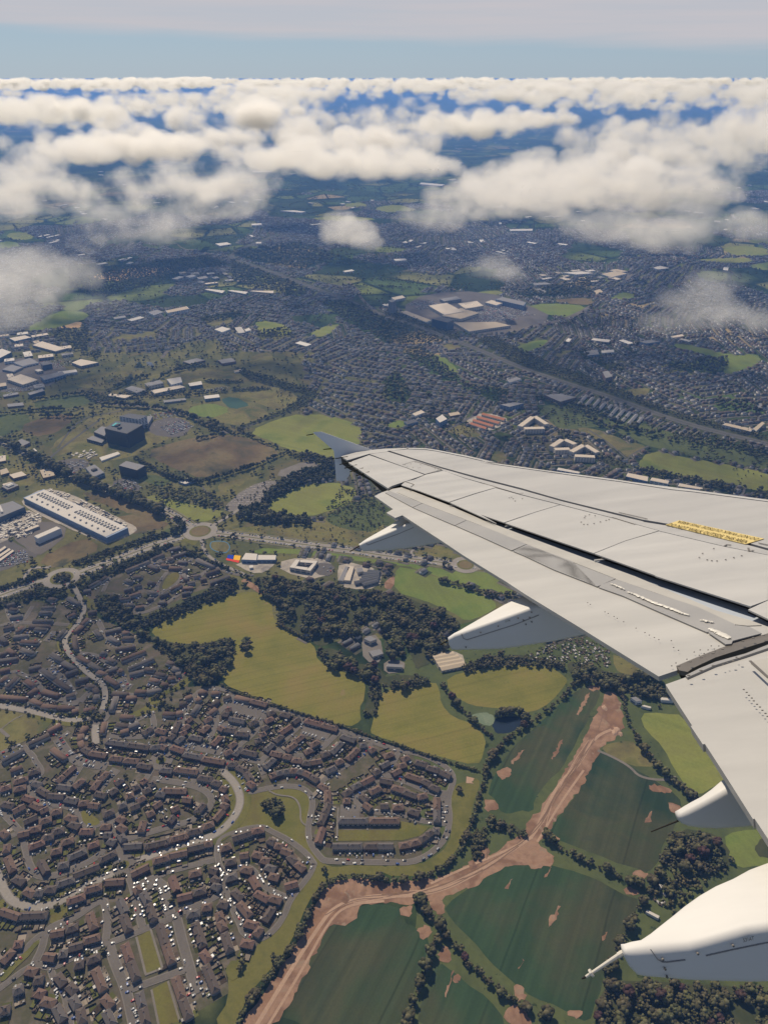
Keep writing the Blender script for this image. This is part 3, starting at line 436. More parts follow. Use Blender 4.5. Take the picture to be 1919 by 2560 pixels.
# ------------------------------------------------------------------ houses traced block by block
RIDGES = '''E 320,130 435,170;325,185 240,275;540,205 480,215;465,240 375,330;215,275 150,300;145,345 65,360;335,340 275,365;275,400 190,440;610,235 565,265;770,280 690,310;730,360 665,395;655,425 600,455;595,490 500,540;490,540 415,580;405,595 340,640;905,310 845,340;880,375 810,395;830,425 765,460;960,355 1055,380;1060,400 1160,430;1180,440 1260,480;880,465 1010,510;1015,510 1090,550;1085,560 1165,595;760,530 660,510;660,575 570,620;760,570 850,600;860,610 970,650;980,660 1060,640;490,640 545,690;520,720 575,760;660,735 725,735;765,745 855,745;340,690 395,690;900,770 990,800;1145,665 1145,765;1145,770 1145,870;300,860 545,860;570,860 815,860;250,1080 375,1080;378,1080 500,1080;520,1080 640,1080;643,1080 765,1080;820,1080 910,1065;912,1062 1000,1040;1000,1030 1060,990;1062,985 1110,950;1110,945 1165,955;130,550 190,590;200,600 205,700;215,710 180,800;178,805 140,890;160,930 120,1050
D 650,275 780,308;783,309 915,345;1255,480 1390,517;1393,518 1525,555;340,225 395,240;350,285 310,310;335,345 280,420;500,300 455,350;485,375 425,425;445,240 515,245;545,290 610,270;270,460 230,490;445,455 385,490;250,520 200,560;420,525 360,580;220,580 180,600;200,620 140,670;255,620 355,640;520,620 455,690;570,390 610,380;540,420 590,430;600,465 725,490;840,480 770,515;510,540 545,560;555,555 650,570;650,590 760,600;655,670 600,710;620,740 560,770;100,710 200,745;205,770 360,800;370,810 550,840;990,400 930,430;975,460 910,490;930,530 885,560;910,590 860,610;870,640 820,660;1040,420 1120,440;1200,465 1150,500;1130,530 1040,590;1055,610 995,660;975,680 910,740;1235,610 1165,665;1175,680 1095,740;1370,660 1300,700;1310,730 1250,760;705,745 830,775;700,710 645,780;955,760 1045,780;1065,785 1130,800;1140,820 1220,830;1230,845 1300,850;1310,830 1380,830;985,810 905,885;590,855 660,860;665,880 740,920;740,930 790,1000;760,1010 810,1050;950,965 1000,942;1002,940 1060,925;1062,924 1120,915;1122,915 1180,915;1182,916 1240,930;1242,932 1295,955;1297,960 1360,1000;0,905 100,915;130,900 320,925;330,970 445,990;450,1010 520,1030;20,1085 220,1090;220,290 275,268;165,340 225,330;25,420 130,425;140,420 195,410;160,490 120,580;120,600 80,640;0,640 40,640;0,700 50,720
C 440,110 540,180;542,182 640,240;570,290 670,250;355,245 470,330;475,335 600,420;250,240 350,220;650,350 760,320;745,380 815,400;818,405 840,455;838,462 820,510;670,130 770,190;772,192 870,250;840,265 910,290;640,10 660,80;910,310 1010,380;1050,165 1250,85;1115,240 1320,150;870,100 910,110;920,150 990,180;1000,70 1160,45;940,260 1010,230;1020,270 1060,250;1250,240 1330,250;1340,280 1430,300;1440,180 1500,200;1490,230 1560,250;1290,330 1370,350;1450,330 1510,320;1520,290 1560,280;1390,370 1440,380;1120,290 1240,260;1000,480 960,600;1090,490 1170,490;1165,435 1260,440;1270,440 1390,420;970,450 1100,460;370,430 500,470;570,480 650,460;265,510 360,550;360,560 490,575;500,570 630,580;620,610 670,600;730,600 760,595;780,580 820,590;0,480 220,500;250,460 320,410;150,310 60,400;220,340 290,390;0,360 60,310;0,260 80,240;60,70 120,110;0,170 150,150;0,120 70,90;180,70 290,110;905,700 880,800;735,735 700,800;698,803 690,860;690,865 712,925;715,928 770,965;775,968 910,990;250,890 420,810;420,780 520,720;20,1040 200,940;920,870 1100,895;1103,896 1280,920;1300,920 1430,910;950,1010 1050,1020;1070,1030 1190,1040;1190,1070 1300,1090;1040,650 1150,660;1000,720 1110,740;1110,750 1200,710;1040,790 1110,770;1240,800 1310,750;1390,620 1520,630;1530,700 1480,790;1350,770 1430,790;1500,810 1450,850;450,930 560,1020;1600,500 1640,480;1550,540 1620,550
A 590,660 680,720;415,670 480,680;60,730 130,710;80,760 150,770;90,830 190,820;290,860 450,865;340,790 440,790;360,750 470,745;260,905 420,910;150,960 200,910;620,790 660,780;760,840 705,900;703,903 650,960;640,990 655,1080;820,940 870,1000;910,960 1040,930;940,1000 1020,1050;1060,960 1110,970;1060,1010 1150,1010;120,1000 240,990;560,940 500,1010;300,930 400,940;0,1000 50,1050;760,790 830,780;590,830 650,800;180,1040 330,1050;30,930 120,910
B 775,110 865,90;810,170 920,130;630,190 720,150;400,290 500,250;505,248 600,210;680,200 720,230;700,240 760,250;770,265 870,270;1010,190 1150,260;1090,320 1200,280;890,320 925,370;910,270 905,300;600,240 670,280;470,340 530,350;390,370 450,390;80,430 170,380;180,380 230,340;30,470 90,460;380,460 450,440;430,510 520,480;470,430 530,415;590,390 640,400;590,470 660,490;340,540 430,530;400,580 460,590;480,610 550,600;270,490 340,520;690,510 760,480;680,560 740,570;780,460 870,410;890,440 970,440;1040,370 1090,360;980,340 1040,330;930,400 990,390;1130,400 1290,340;850,210 920,220;760,180 800,200;1180,370 1140,385;590,530 620,540;880,490 950,480
F 90,90 190,50;115,190 235,150;0,250 90,220;245,110 340,80;280,190 350,210;330,240 410,290;120,250 220,225;200,310 280,340;270,370 350,410;20,370 110,390;115,440 210,390;350,440 410,410;210,530 320,480;420,300 550,310;565,330 665,350;680,370 760,360;770,380 850,390;500,220 610,235;640,50 560,120;550,130 495,180;720,160 640,225;930,95 870,160;855,170 800,245;820,280 910,300;1060,160 1000,200;1010,240 950,280;1200,30 1310,60;1260,160 1220,190;1200,215 1150,240;1150,290 1090,310;1090,370 1020,400;980,430 890,470;1330,190 1290,210;1300,240 1240,270;1250,310 1190,350;1200,380 1130,410;1450,250 1600,265;1350,280 1420,290;1580,330 1650,340;1390,360 1330,400;1540,400 1480,430;1330,440 1270,470;1500,480 1460,530;1240,520 1215,610;1010,490 1070,520;1020,560 1080,600;1040,640 1070,690;340,530 440,500;250,600 350,580;160,640 250,620;440,450 530,430;570,480 650,510;600,540 680,570;450,620 550,590;370,670 460,650;530,710 630,680;440,790 530,770;250,750 380,700;690,610 800,610;870,570 950,570;900,640 960,640;930,690 990,710;760,740 850,710;590,840 740,775;500,910 590,890;860,860 1000,790;640,990 850,910;490,1070 640,1020;1070,740 1220,730;1250,740 1460,690;1470,680 1620,640;1320,870 1460,830;1470,820 1610,790;1140,980 1280,910;910,1050 1065,1040;65,720 50,790;60,830 110,950;350,870 400,960;120,1010 200,1050;10,610 60,650
G 520,250 600,260;590,300 640,320;620,370 640,420;600,440 650,470;610,500 540,580;440,640 530,610;270,390 350,395;450,440 380,520;300,690 430,665;310,830 440,800;450,790 520,780;700,740 850,690;860,680 960,660;590,830 680,800;1000,750 1060,780;1060,800 1130,810;1120,840 1200,870;1180,890 1240,950;1243,953 1310,1010;760,890 830,880;870,870 950,890;940,920 1010,940;980,980 1060,1010;630,950 720,930;770,1000 860,1020;630,1090 730,1060;1010,1060 1090,1080
H 10,400 160,450;170,440 400,430;580,320 730,270;730,225 875,185;770,420 810,550;720,660 860,620;600,720 710,690;440,600 550,580;570,560 670,530;1030,310 1080,410;1060,430 1110,570;1170,190 1200,240;1230,240 1280,330;1280,340 1330,480;1075,685 1125,830;1127,835 1180,985;1375,525 1425,680;1427,685 1480,845;380,790 470,800;510,770 580,760;640,870 720,850;750,830 860,790;490,950 550,1030;590,1040 650,1100;820,900 890,1080;220,910 310,930;290,1000 370,990;20,840 110,740;120,690 190,680;140,110 210,180;210,220 290,260;300,240 370,240;390,210 480,210
I 390,85 490,60;240,110 280,220;290,290 410,260;420,245 530,215;570,40 630,60;590,110 640,150;590,170 650,200;710,110 800,90;930,110 980,200;1060,100 1170,150;1220,190 1320,160;770,220 840,290;960,240 1070,300;1080,280 1180,310;820,330 910,440;1110,370 1040,480;870,500 980,530;1010,540 960,610;840,670 940,690;370,430 480,410;500,370 580,360;640,330 720,350;640,410 660,480;650,490 690,560;690,590 740,740;440,500 510,700;500,750 560,830;530,870 620,1090
J 1200,480 1230,610;1232,615 1260,750;500,330 560,400;610,400 640,480;620,520 670,610;830,290 890,470;890,520 960,600;910,640 970,760;480,600 540,720;690,620 710,740;240,310 310,330;310,380 380,360;310,480 380,500;360,550 470,580;110,480 200,440;0,640 80,620;1510,350 1570,530;1572,535 1630,700'''
BLOCKS = []                                   # (x, y, angle, length)
for line in RIDGES.split('\n'):
    win, rest = line.split(' ', 1)
    for seg in rest.split(';'):
        a, b = [gp(u, v, 7.0) for u, v in P(seg, win)]
        d = b - a; Lb = max(9.0, d.length * 1.06); c = (a + b) / 2
        if any(math.hypot(c.x - q[0], c.y - q[1]) < 6.5 for q in BLOCKS): continue
        BLOCKS.append((c.x, c.y, math.atan2(d.y, d.x), Lb))
# the back gardens lie away from the nearest road
RPTS = [p for pts, wd in ROADS for a, b in zip(pts, pts[1:]) for p in [a.lerp(b, k / max(1, int((b - a).length / 6))) for k in range(max(1, int((b - a).length / 6)))]]
kdr = KDTree(len(RPTS))
for i, p in enumerate(RPTS): kdr.insert((p.x, p.y, 0), i)
kdr.balance()
kdb = KDTree(len(BLOCKS))
for i, p in enumerate(BLOCKS): kdb.insert((p[0], p[1], 0), i)
kdb.balance()
def front_side(x, y, a):
    n = (-math.sin(a), math.cos(a)); best = None
    for sg in (1, -1):
        d = kdr.find((x + n[0] * sg * 9, y + n[1] * sg * 9, 0))[2]
        if best is None or d < best[0]: best = (d, sg)
    return best[1]
ROOFS = [flat('roof_tiles_' + n, tuple(1.2 * q for q in c), .85, .12, .3) for n, c in (('brown', (.122, .08, .057)), ('grey', (.096, .083, .073)), ('dark', (.086, .066, .052)), ('red', (.13, .08, .058)))]
RIDGE_M = [flat('ridge_tiles_' + str(i), c, .8) for i, c in enumerate(((.19, .155, .135), (.17, .16, .155), (.13, .12, .112), (.2, .14, .125)))]
ROOF_WORD = ['brown', 'grey', 'dark', 'reddish']
WALLS = [flat('render_' + n, c, .85, .1) for n, c in (('brick', (.16, .1, .075)), ('cream', (.32, .29, .24)), ('grey', (.22, .21, .195)))]
M_GLASS = flat('window_glass', (.03, .035, .045), .15, .5); M_FRAME = flat('white_frames', (.6, .6, .58), .6); M_CHIM = flat('chimney_brick', (.15, .1, .08)); M_DOOR = flat('front_door', (.12, .05, .04), .6)
DEP = 9.0
TPL = {}
def house_template(units, style, roof, wall):
    k = (units, style, roof, wall)
    if k in TPL: return TPL[k]
    Lh = units * 6.6; l2, d2 = Lh / 2, DEP / 2; e, r = 5.2, 8.3
    wb = MB(); wb.box(0, 0, 0, Lh, DEP, e, 0, 0)
    for u in range(units):                                   # bay and porch of each dwelling on the street side
        x = -l2 + 6.6 * (u + .5); wb.box(x - 1.4, -d2 - .45, 0, 2.4, .9, 2.7, 0, 0); wb.box(x + 1.7, -d2 - .55, 2.25, 1.9, 1.1, .25, 0, 0)
    gl = MB()
    for u in range(units):
        x = -l2 + 6.6 * (u + .5)
        for sy in (-1, 1):
            for dx in (-1.5, 1.5): gl.box(x + dx, sy * (d2 + .02), 3.2, 1.4, .1, 1.25, 0, 0)
        gl.box(x - 1.4, -d2 - .92, .8, 1.9, .1, 1.3, 0, 0); gl.box(x, d2 + .02, .3, 2.6, .1, 2.0, 0, 0)
    dr = MB()
    for u in range(units): dr.box(-l2 + 6.6 * (u + .5) + 1.7, -d2 - .03, .05, 1.0, .1, 2.05, 0, 0)
    rb = MB(); o = .45; A, B = l2 + o, d2 + o; h = B * .95 if style != 'gable' else 0
    rl = A - h
    vs = [(-A, -B, e), (A, -B, e), (A, B, e), (-A, B, e), (-rl, 0, r), (rl, 0, r)]
    rb.add(vs, [(0, 1, 5, 4), (2, 3, 4, 5), (1, 2, 5), (3, 0, 4), (3, 2, 1, 0)], 0)
    def strip(p, q, wd=.38):
        p, q = Vector(p), Vector(q); t = (q - p).normalized(); n = Vector((-t.y, t.x, 0)).normalized() * wd / 2; up = Vector((0, 0, .16))
        rb.add([p + n, p - n, q - n, q + n, p + n + up, p - n + up, q - n + up, q + n + up], [(4, 5, 6, 7), (0, 4, 7, 3), (1, 2, 6, 5), (0, 1, 5, 4), (2, 3, 7, 6)], 1)
    strip(vs[4], vs[5])
    if style != 'gable':
        for a, b in ((0, 4), (3, 4), (1, 5), (2, 5)): strip(vs[a], vs[b], .3)
    if style == 'party':
        for u in range(1, units):
            x = -l2 + 6.6 * u
            if abs(x) < rl: strip((x, -B, e), (x, 0, r), .35); strip((x, 0, r), (x, B, e), .35)
    if style == 'gabled':                                    # cross gables towards the street
        n = max(2, units // 2 + 1)
        for i in range(n):
            x = -A + 2 * A * (i + .5) / n; gw = min(5.2, 2 * A / n * .8) / 2
            rb.add([(x - gw, -B - .9, e), (x + gw, -B - .9, e), (x, -B - .9, r - .5), (x - gw, 0, e), (x + gw, 0, e), (x, 0, r - .5)], [(1, 4, 5, 2), (3, 0, 2, 5)], 0)
            rb.add([(x - gw, -B - .9, e), (x + gw, -B - .9, e), (x, -B - .9, r - .5)], [(0, 1, 2)], 2); wb.box(x, -B - .4, 0, gw * 1.8, .8, e, 0, 0)
            strip((x, -B - .9, r - .5), (x, -.6, r - .5), .3)
    cb = MB(); cb.box(0, 0, r - 1.0, .9, 1.3, 2.1, 0, 0); chx = [min(-l2 + 6.6 * (u + (1 if units > 1 else .5)), rl) for u in range(0, units, 2)]
    T = {'wall': wb.mesh('wall', WALLS[wall]), 'window': gl.mesh('window', M_GLASS), 'door': dr.mesh('door', M_DOOR), 'roof': rb.mesh('roof', [ROOFS[roof], RIDGE_M[roof], WALLS[wall]]), 'chimney': cb.mesh('chimney', M_CHIM), 'chx': chx}
    TPL[k] = T; return T
order = sorted(range(len(BLOCKS)), key=lambda i: BLOCKS[i][1] ** 2 + BLOCKS[i][0] ** 2)
HOUSES = []; HDESC = []; HPOS = []; rest_blocks = []
for n, i in enumerate(order):
    x, y, a, Lb = BLOCKS[i]; sg = front_side(x, y, a)
    ang = a if sg < 0 else a + math.pi                      # local -y is the street side
    units = max(1, round(Lb / 6.6)); rr = rnd.random()
    far = math.hypot(x, y)
    roof = (0 if rr < .45 else 2 if rr < .75 else 1 if rr < .9 else 3) if y < 900 else (1 if rr < .5 else 2 if rr < .8 else 0)
    style = 'gabled' if (units in (4, 5, 6) and rnd.random() < .3) else 'party' if units >= 4 and rnd.random() < .5 else 'hip' if rnd.random() < .8 else 'gable'
    BLOCKS[i] = (x, y, ang, Lb)
    if n >= 300: rest_blocks.append((x, y, ang, Lb, roof)); continue
    wall = rnd.choice((0, 0, 1, 2)); T = house_template(units, style, roof, wall)
    root = link('terrace' if units >= 4 else 'house', None); root.location = (x, y, 0); root.rotation_euler = (0, 0, ang); root.scale = (Lb / (units * 6.6), 1, 1)
    wl = link('wall', T['wall'], root); rf = link('roof', T['roof'], root); [setattr(link('chimney', T['chimney'], rf), 'location', (q, 0, 0)) for q in T['chx']]
    link('window', T['window'], wl, kind='stuff'); link('door', T['door'], wl, kind='stuff')
    tag(root, 'house', 'terrace' if units >= 4 else 'house', 'terraced rows of the housing estate' if units >= 4 else 'small houses of the housing estate')
    HOUSES.append(root); HPOS.append((x, y))
    HDESC.append((ROOF_WORD[roof] + {'hip': ' hipped-roof', 'party': ' ribbed-roof', 'gable': ' gabled-end', 'gabled': ' many-gabled'}[style]) + (' terrace' if units >= 4 else ' house'))
for kind in ('terrace', 'house'):
    ix = [k for k, h in enumerate(HOUSES) if h['category'] == kind]
    rank_labels([HOUSES[k] for k in ix], [HPOS[k] for k in ix], kind, [HDESC[k] for k in ix])

# the simpler houses past the nearest 300, and the suburbs beyond, in one mesh each
def simple_houses(name, arr, mats, roofs, ew=5.2, rw=8.2, dep=9.0):
    """arr rows: x, y, angle, length, width, roof index"""
    A = np.asarray(arr, float); n = len(A); c, s_ = np.cos(A[:, 2]), np.sin(A[:, 2]); l = A[:, 3] / 2; d = A[:, 4] / 2
    sc = d / 4.5
    loc = np.zeros((n, 10, 3))
    for k, (sx, sy) in enumerate(((-1, -1), (1, -1), (1, 1), (-1, 1))):
        loc[:, k] = np.stack([sx * l, sy * d, np.zeros(n)], 1); loc[:, 4 + k] = np.stack([sx * l, sy * d, ew * sc], 1)
    hip = np.minimum(d * .9, l * .8); loc[:, 8] = np.stack([-(l - hip), 0 * l, rw * sc], 1); loc[:, 9] = np.stack([(l - hip), 0 * l, rw * sc], 1)
    V = np.stack([loc[:, :, 0] * c[:, None] - loc[:, :, 1] * s_[:, None] + A[:, 0:1], loc[:, :, 0] * s_[:, None] + loc[:, :, 1] * c[:, None] + A[:, 1:2], loc[:, :, 2]], 2).reshape(-1, 3)
    tris = np.array([(0,1,5),(0,5,4),(1,2,6),(1,6,5),(2,3,7),(2,7,6),(3,0,4),(3,4,7),(4,5,9),(4,9,8),(6,7,8),(6,8,9),(5,6,9),(7,4,8)])
    T = (tris[None] + (np.arange(n) * 10)[:, None, None]).reshape(-1, 3)
    mi = np.zeros((n, 14), int); mi[:, :8] = (RS.randint(0, 3, n))[:, None]; mi[:, 8:] = 3 + A[:, 5:6].astype(int)
    return npmesh(name, V, T, mats, mi.ravel())
SUBW = [flat('suburb_wall_' + n, c) for n, c in (('white', (.46, .44, .4)), ('brick', (.16, .11, .09)), ('grey', (.22, .21, .195)))]
SUBR = [flat('suburb_roof_' + n, c, .8, .1, .2) for n, c in (('grey', (.13, .125, .125)), ('brown', (.12, .09, .075)), ('dark', (.075, .07, .07)), ('light', (.19, .175, .16)))]

# gardens, fences, sheds and hedging between the houses
M_PLOT = [flat('garden_grass', (.085, .086, .026), var=.5), flat('garden_patio', (.2, .165, .125), var=.5), flat('garden_soil', (.095, .07, .048), var=.5)]
M_FENCE = flat('fence_timber', (.06, .046, .036), var=.2); M_SHED = [flat('shed_roof_pale', (.34, .315, .28), .5, .2, .6), flat('shed_timber', (.13, .095, .065), var=.3), flat('conservatory', (.42, .42, .41), .3, .4, .3)]
LAWNP = [[(p.x, p.y) for p in (gp(u, v) for u, v in q)] for q in LAWNS]
def on_lawn(x, y): return any(inpoly(np.array([x]), np.array([y]), q)[0] for q in LAWNP)
gv = MB(); fe = MB(); sh = MB(); BUSH = []; FRONTS = []
for gi, (x, y, a, Lb) in enumerate(BLOCKS):
    units = max(1, round(Lb / 6.6)); uw = Lb / units; c, q = math.cos(a), math.sin(a)
    W = lambda lx, ly: (x + lx * c - ly * q, y + lx * q + ly * c)
    for u in range(units):
        lx = -Lb / 2 + (u + .5) * uw; gl_ = rnd.uniform(8, 13)
        m0 = W(lx, DEP / 2 + gl_ / 2); near = kdb.find((m0[0], m0[1], 0))
        px, py = W(lx, DEP / 2 + gl_)
        nb = kdb.find_range((px, py, 0), 7.5)
        if len([1 for z in nb if z[1] != gi]): gl_ *= .5
        k = rnd.choices((0, 1, 2), (.5, .25, .25))[0]; zz = .1 + ((gi * 7 + u) % 60) * .004
        pts = [W(lx - uw / 2, DEP / 2), W(lx + uw / 2, DEP / 2), W(lx + uw / 2, DEP / 2 + gl_), W(lx - uw / 2, DEP / 2 + gl_)]
        if kdr.find((m0[0], m0[1], 0))[2] > 5.5 and not on_lawn(*W(lx, DEP / 2 + gl_)) and not on_lawn(*m0):
            gv.add([(p[0], p[1], zz) for p in pts], [(0, 1, 2, 3)], k)
            if rnd.random() < .55:
                p2 = W(lx, DEP / 2 + 1.8); gv.add([(W(lx - uw * .45, DEP/2)[0], W(lx - uw * .45, DEP/2)[1], zz + .26), (*W(lx + uw * .45, DEP/2), zz + .26), (*W(lx + uw * .45, DEP/2 + 3), zz + .26), (*W(lx - uw * .45, DEP/2 + 3), zz + .26)], [(0, 1, 2, 3)], 1)
            f0 = W(lx - uw / 2, DEP / 2 + gl_ / 2); fe.box(f0[0], f0[1], 0, .16, gl_, 1.9, a, 0)
            f0 = W(lx, DEP / 2 + gl_); fe.box(f0[0], f0[1], 0, uw, .16, 1.9, a, 0)
            rr = rnd.random()
            if rr < .5:
                s0 = W(lx + rnd.uniform(-1.5, 1.5), DEP / 2 + gl_ - rnd.uniform(1.6, 3)); kk = rnd.choices((0, 1), (.45, .55))[0]
                sh.box(s0[0], s0[1], 0, rnd.uniform(1.5, 2.8), rnd.uniform(1.4, 2.2), 2.2, a, 1, kk)
            if rr > .87:
                s0 = W(lx + rnd.uniform(-.8, .8), DEP / 2 + 1.9); sh.box(s0[0], s0[1], 0, rnd.uniform(2.4, 4), rnd.uniform(2.4, 3.6), 2.6, a, 2, 2 if rnd.random() < .6 else 0)
            if rnd.random() < .5: BUSH.append((*W(lx + rnd.uniform(-2.5, 2.5), DEP / 2 + rnd.uniform(3, gl_)), rnd.uniform(.8, 1.9)))
        # front: hard standing
        if on_lawn(*W(lx, -DEP / 2 - 4)): continue
        pf = [W(lx - uw / 2, -DEP / 2), W(lx - uw / 2, -DEP / 2 - 5.5), W(lx + uw / 2, -DEP / 2 - 5.5), W(lx + uw / 2, -DEP / 2)]
        gv.add([(p[0], p[1], zz + .02) for p in pf], [(0, 1, 2, 3)], 1 if rnd.random() < .45 else 2 if rnd.random() < .5 else 0)
        FRONTS.append((*W(lx, -DEP / 2 - 3.2), a + math.pi / 2)); FRONTS.append((*W(lx + 2.6, -DEP / 2 - rnd.uniform(3, 8)), a + math.pi / 2))
        if rnd.random() < .25: BUSH.append((*W(lx + rnd.uniform(-2.5, 2.5), -DEP / 2 - 4.5), rnd.uniform(.6, 1.5)))
link('garden_plots', gv.mesh('garden_plots', M_PLOT), kind='stuff'); link('garden_fences', fe.mesh('garden_fences', M_FENCE), kind='stuff'); link('garden_sheds', sh.mesh('garden_sheds', [M_SHED[0], M_SHED[1], M_SHED[2]]), kind='stuff')
# ------------------------------------------------------------------ large buildings
LM += [(n, G(s)[0]) for n, s in (('the black-walled hospital', '3 540,760'), ('the teal sports pitch', '3 1020,635'), ('the motorway interchange', '4 240,376'), ('the dark blue office tower', '4 255,280'), ('the three green pitches', '3 240,270'), ('the cemetery', '3 1090,1040'), ('the orange-roofed rows', '4 450,705'), ('the striped sports field', '4 1350,910'), ('the long white data hall', '5 380,40'), ('the rust-coloured fallow field', '3 930,870'), ('the trunk road bend', '4 800,270'), ('the motorway bridge', '3 1440,185'), ('the roundabout under the wing', '6 350,229'), ('the round lookout building', '4 245,700'), ('the orange stubble field', '3 600,70'))]
WM = {'white': flat('cladding_white', (.55, .55, .54), .6, .3), 'blue': flat('cladding_blue', (.16, .22, .32), .5, .3), 'black': flat('cladding_black', (.022, .024, .032), .5, .4), 'grey': flat('cladding_grey', (.22, .22, .225), .6, .3), 'brick': flat('brickwork', (.2, .13, .1), .9), 'cream': flat('render_pale', (.5, .45, .37), .8), 'dkblue': flat('glazing_dark_blue', (.03, .06, .11), .25, .5)}
RM = {'white': flat('roof_membrane_white', (.52, .47, .40), .7, .2), 'cream': flat('roof_membrane_cream', (.50, .42, .32), .7, .2), 'grey': flat('roof_grey', (.2, .19, .185), .8, .2), 'dark': flat('roof_dark', (.07, .07, .075), .7, .2), 'orange': flat('roof_orange', (.42, .17, .085), .8, .1), 'tan': flat('roof_tan', (.42, .34, .24), .8, .1), 'turq': flat('roof_turquoise', (.04, .32, .33), .6, .2)}
M_UNIT = flat('plant_metal', (.45, .42, .37), .5, .3); M_UNITD = flat('plant_dark', (.1, .095, .09), .6)
BPOLY = []; AUTO = {}
def hall(s, h, wall='white', roof='white', name='hall', label=None, cat='hall', units=(), band=True, win=None, gable=False):
    px = P(s, win or '0'); pts = [gp(u, v, h) for u, v in px]; cx_ = sum((p for p in pts), Vector()) / len(pts)
    NOFILL.append([to_px(cx_.x + (p.x - cx_.x) * 1.25, cx_.y + (p.y - cx_.y) * 1.25) for p in pts])
    root = link(name, None); root.location = (cx_.x, cx_.y, 0); tag(root, label, cat)
    loc = [(p.x - cx_.x, p.y - cx_.y) for p in pts]; BPOLY.append((cx_.x, cx_.y))
    ins = [(x * .97, y * .97) for x, y in loc]
    m = MB(); m.prism(loc, 0, h); wl = link('wall', m.mesh('wall', WM[wall]), root)
    m = MB(); m.prism(ins, h + .02, h + .5)
    link('roof', m.mesh('roof', RM[roof]), root)
    n = len(loc)
    if band and h > 5:
        g = MB(); nf = max(1, int(h / 4.2))
        for i in range(n):
            a, b = Vector((*loc[i], 0)), Vector((*loc[(i+1) % n], 0)); d = b - a; le = d.length
            if le < 8: continue
            an = math.atan2(d.y, d.x); nw = max(1, int(le / 9))
            for f in range(nf):
                for k in range(nw):
                    p = a + d * ((k + .5) / nw); g.box(p.x, p.y, 1.2 + f * h / nf, le / nw * .7, .3, min(2.0, h / nf * .5), an)
        if g.v: link('window', g.mesh('window', WM['dkblue'] if wall != 'black' else WM['grey']), wl, kind='stuff')
    for (fu, fv, su, sv, sh_, mt) in units:                  # plant on the roof, in the quad's own coordinates
        a, b, c, d = [Vector((*p, 0)) for p in loc[:4]]
        p = (a * (1 - fu) + b * fu) * (1 - fv) + (d * (1 - fu) + c * fu) * fv
        an = math.atan2((b - a).y, (b - a).x); m = MB(); m.box(0, 0, 0, su, sv, sh_, 0); m.box(0, 0, sh_, su * .7, sv * .6, sh_ * .25, 0)
        key = ('unit', su, sv, sh_, mt)
        me = TPL.get(key)
        if me is None: me = TPL[key] = m.mesh('rooftop_unit', M_UNIT if mt else M_UNITD)
        o = link('rooftop_unit', me, root); o.location = (p.x, p.y, h + .5); o.rotation_euler = (0, 0, an)
    if label is None: AUTO.setdefault(cat, []).append((root, (cx_.x, cx_.y), {'white': 'white-roofed', 'cream': 'cream-roofed', 'grey': 'grey-roofed', 'dark': 'dark-roofed', 'orange': 'orange-roofed', 'tan': 'tan-roofed', 'turq': 'turquoise-roofed'}[roof] + ' ' + cat))
    return root
U = []
for k in range(28):
    if k == 12 or k == 13: continue
    f = .05 + .93 * k / 28; U += [(.56, f, 7, 4.2, 2.6, 1), (.72, f + .008, 5, 3, 2.2, 1)]
    if k % 2 == 0: U.append((.24, f, 4, 3, 2.6, 1))
dc = hall('K 270,205 505,105 1475,550 1230,665', 13, 'blue', 'white', 'data_hall', 'long white-roofed data hall with two rows of rooftop cooling units beside the dual carriageway', 'warehouse', U, band=False)
vs = [v.co.copy() for v in dc.children[0].data.vertices][:4]
for i in range(4):                                           # cladding bays, proud of the wall
    p, q = vs[i], vs[(i + 1) % 4]; d = q - p; n = max(2, int(d.length / 22)); an = math.atan2(d.y, d.x)
    for k in range(n):
        if k % 4 == 3: continue
        m = MB(); m.box(0, 0, 5.5, d.length / n * .94, .5, 6.8, 0); o = link('wall_panel', m.mesh('wall_panel', WM['white']), dc); c = p + d * ((k + .5) / n); o.location = (c.x, c.y, 0); o.rotation_euler = (0, 0, an)
hall('K 395,648 655,535 705,558 440,675', 14, 'white', 'white', 'white_hall', 'plain white-walled hall standing on dark asphalt in front of the data hall', 'hall', band=False)
hall('K -120,480 -120,320 150,240 290,312 0,432', 15, 'dkblue', 'grey', 'data_hall', 'blue-walled hall with cluttered grey roof beside the long white data hall', 'warehouse', [(.3 + .1 * i, .4, 8, 5, 3, 1) for i in range(6)])
hall('K 280,578 440,515 458,532 300,594', 6, 'grey', 'cream', 'site_office', 'low narrow cream-roofed shed behind the plain white hall', 'shed', band=False)
for k, s in enumerate(('K -60,842 60,760 80,775 -40,862', 'K -40,884 110,785 130,802 -20,904', 'K -20,922 150,802 168,818 0,940')):
    hall(s, 4, 'grey', 'cream', 'site_cabin', ('uppermost', 'middle', 'lowest')[k] + ' of the three long cream cabins by the packed car park', 'cabin', band=False)
hall('K 20,75 150,20 215,65 90,115', 8, 'brick', 'grey', 'office', 'square grey-roofed office on lawn beyond the long data hall', 'office', [(.5, .5, 14, 12, 3, 1)])
hall('3 452,745 500,712 618,728 548,768', 42, 'black', 'dark', 'hospital', 'large black-walled hospital block with a pale facade strip', 'hospital', [(.5, .3, 14, 9, 4, 0), (.3, .5, 10, 8, 4, 0)], band=False)
hall('3 482,733 500,720 522,723 506,737', 44, 'black', 'turq', 'roof_pavilion', 'turquoise-topped pavilion rising from the black hospital block', 'pavilion', band=False)
hall('3 405,760 440,735 472,742 452,778', 18, 'black', 'grey', 'hospital_wing', 'low dark wing on the near side of the black hospital', 'hospital', band=False)
hall('3 375,790 400,776 462,784 440,808', 8, 'black', 'grey', 'hospital_wing', 'lowest grey-roofed wing in front of the black hospital', 'hospital')
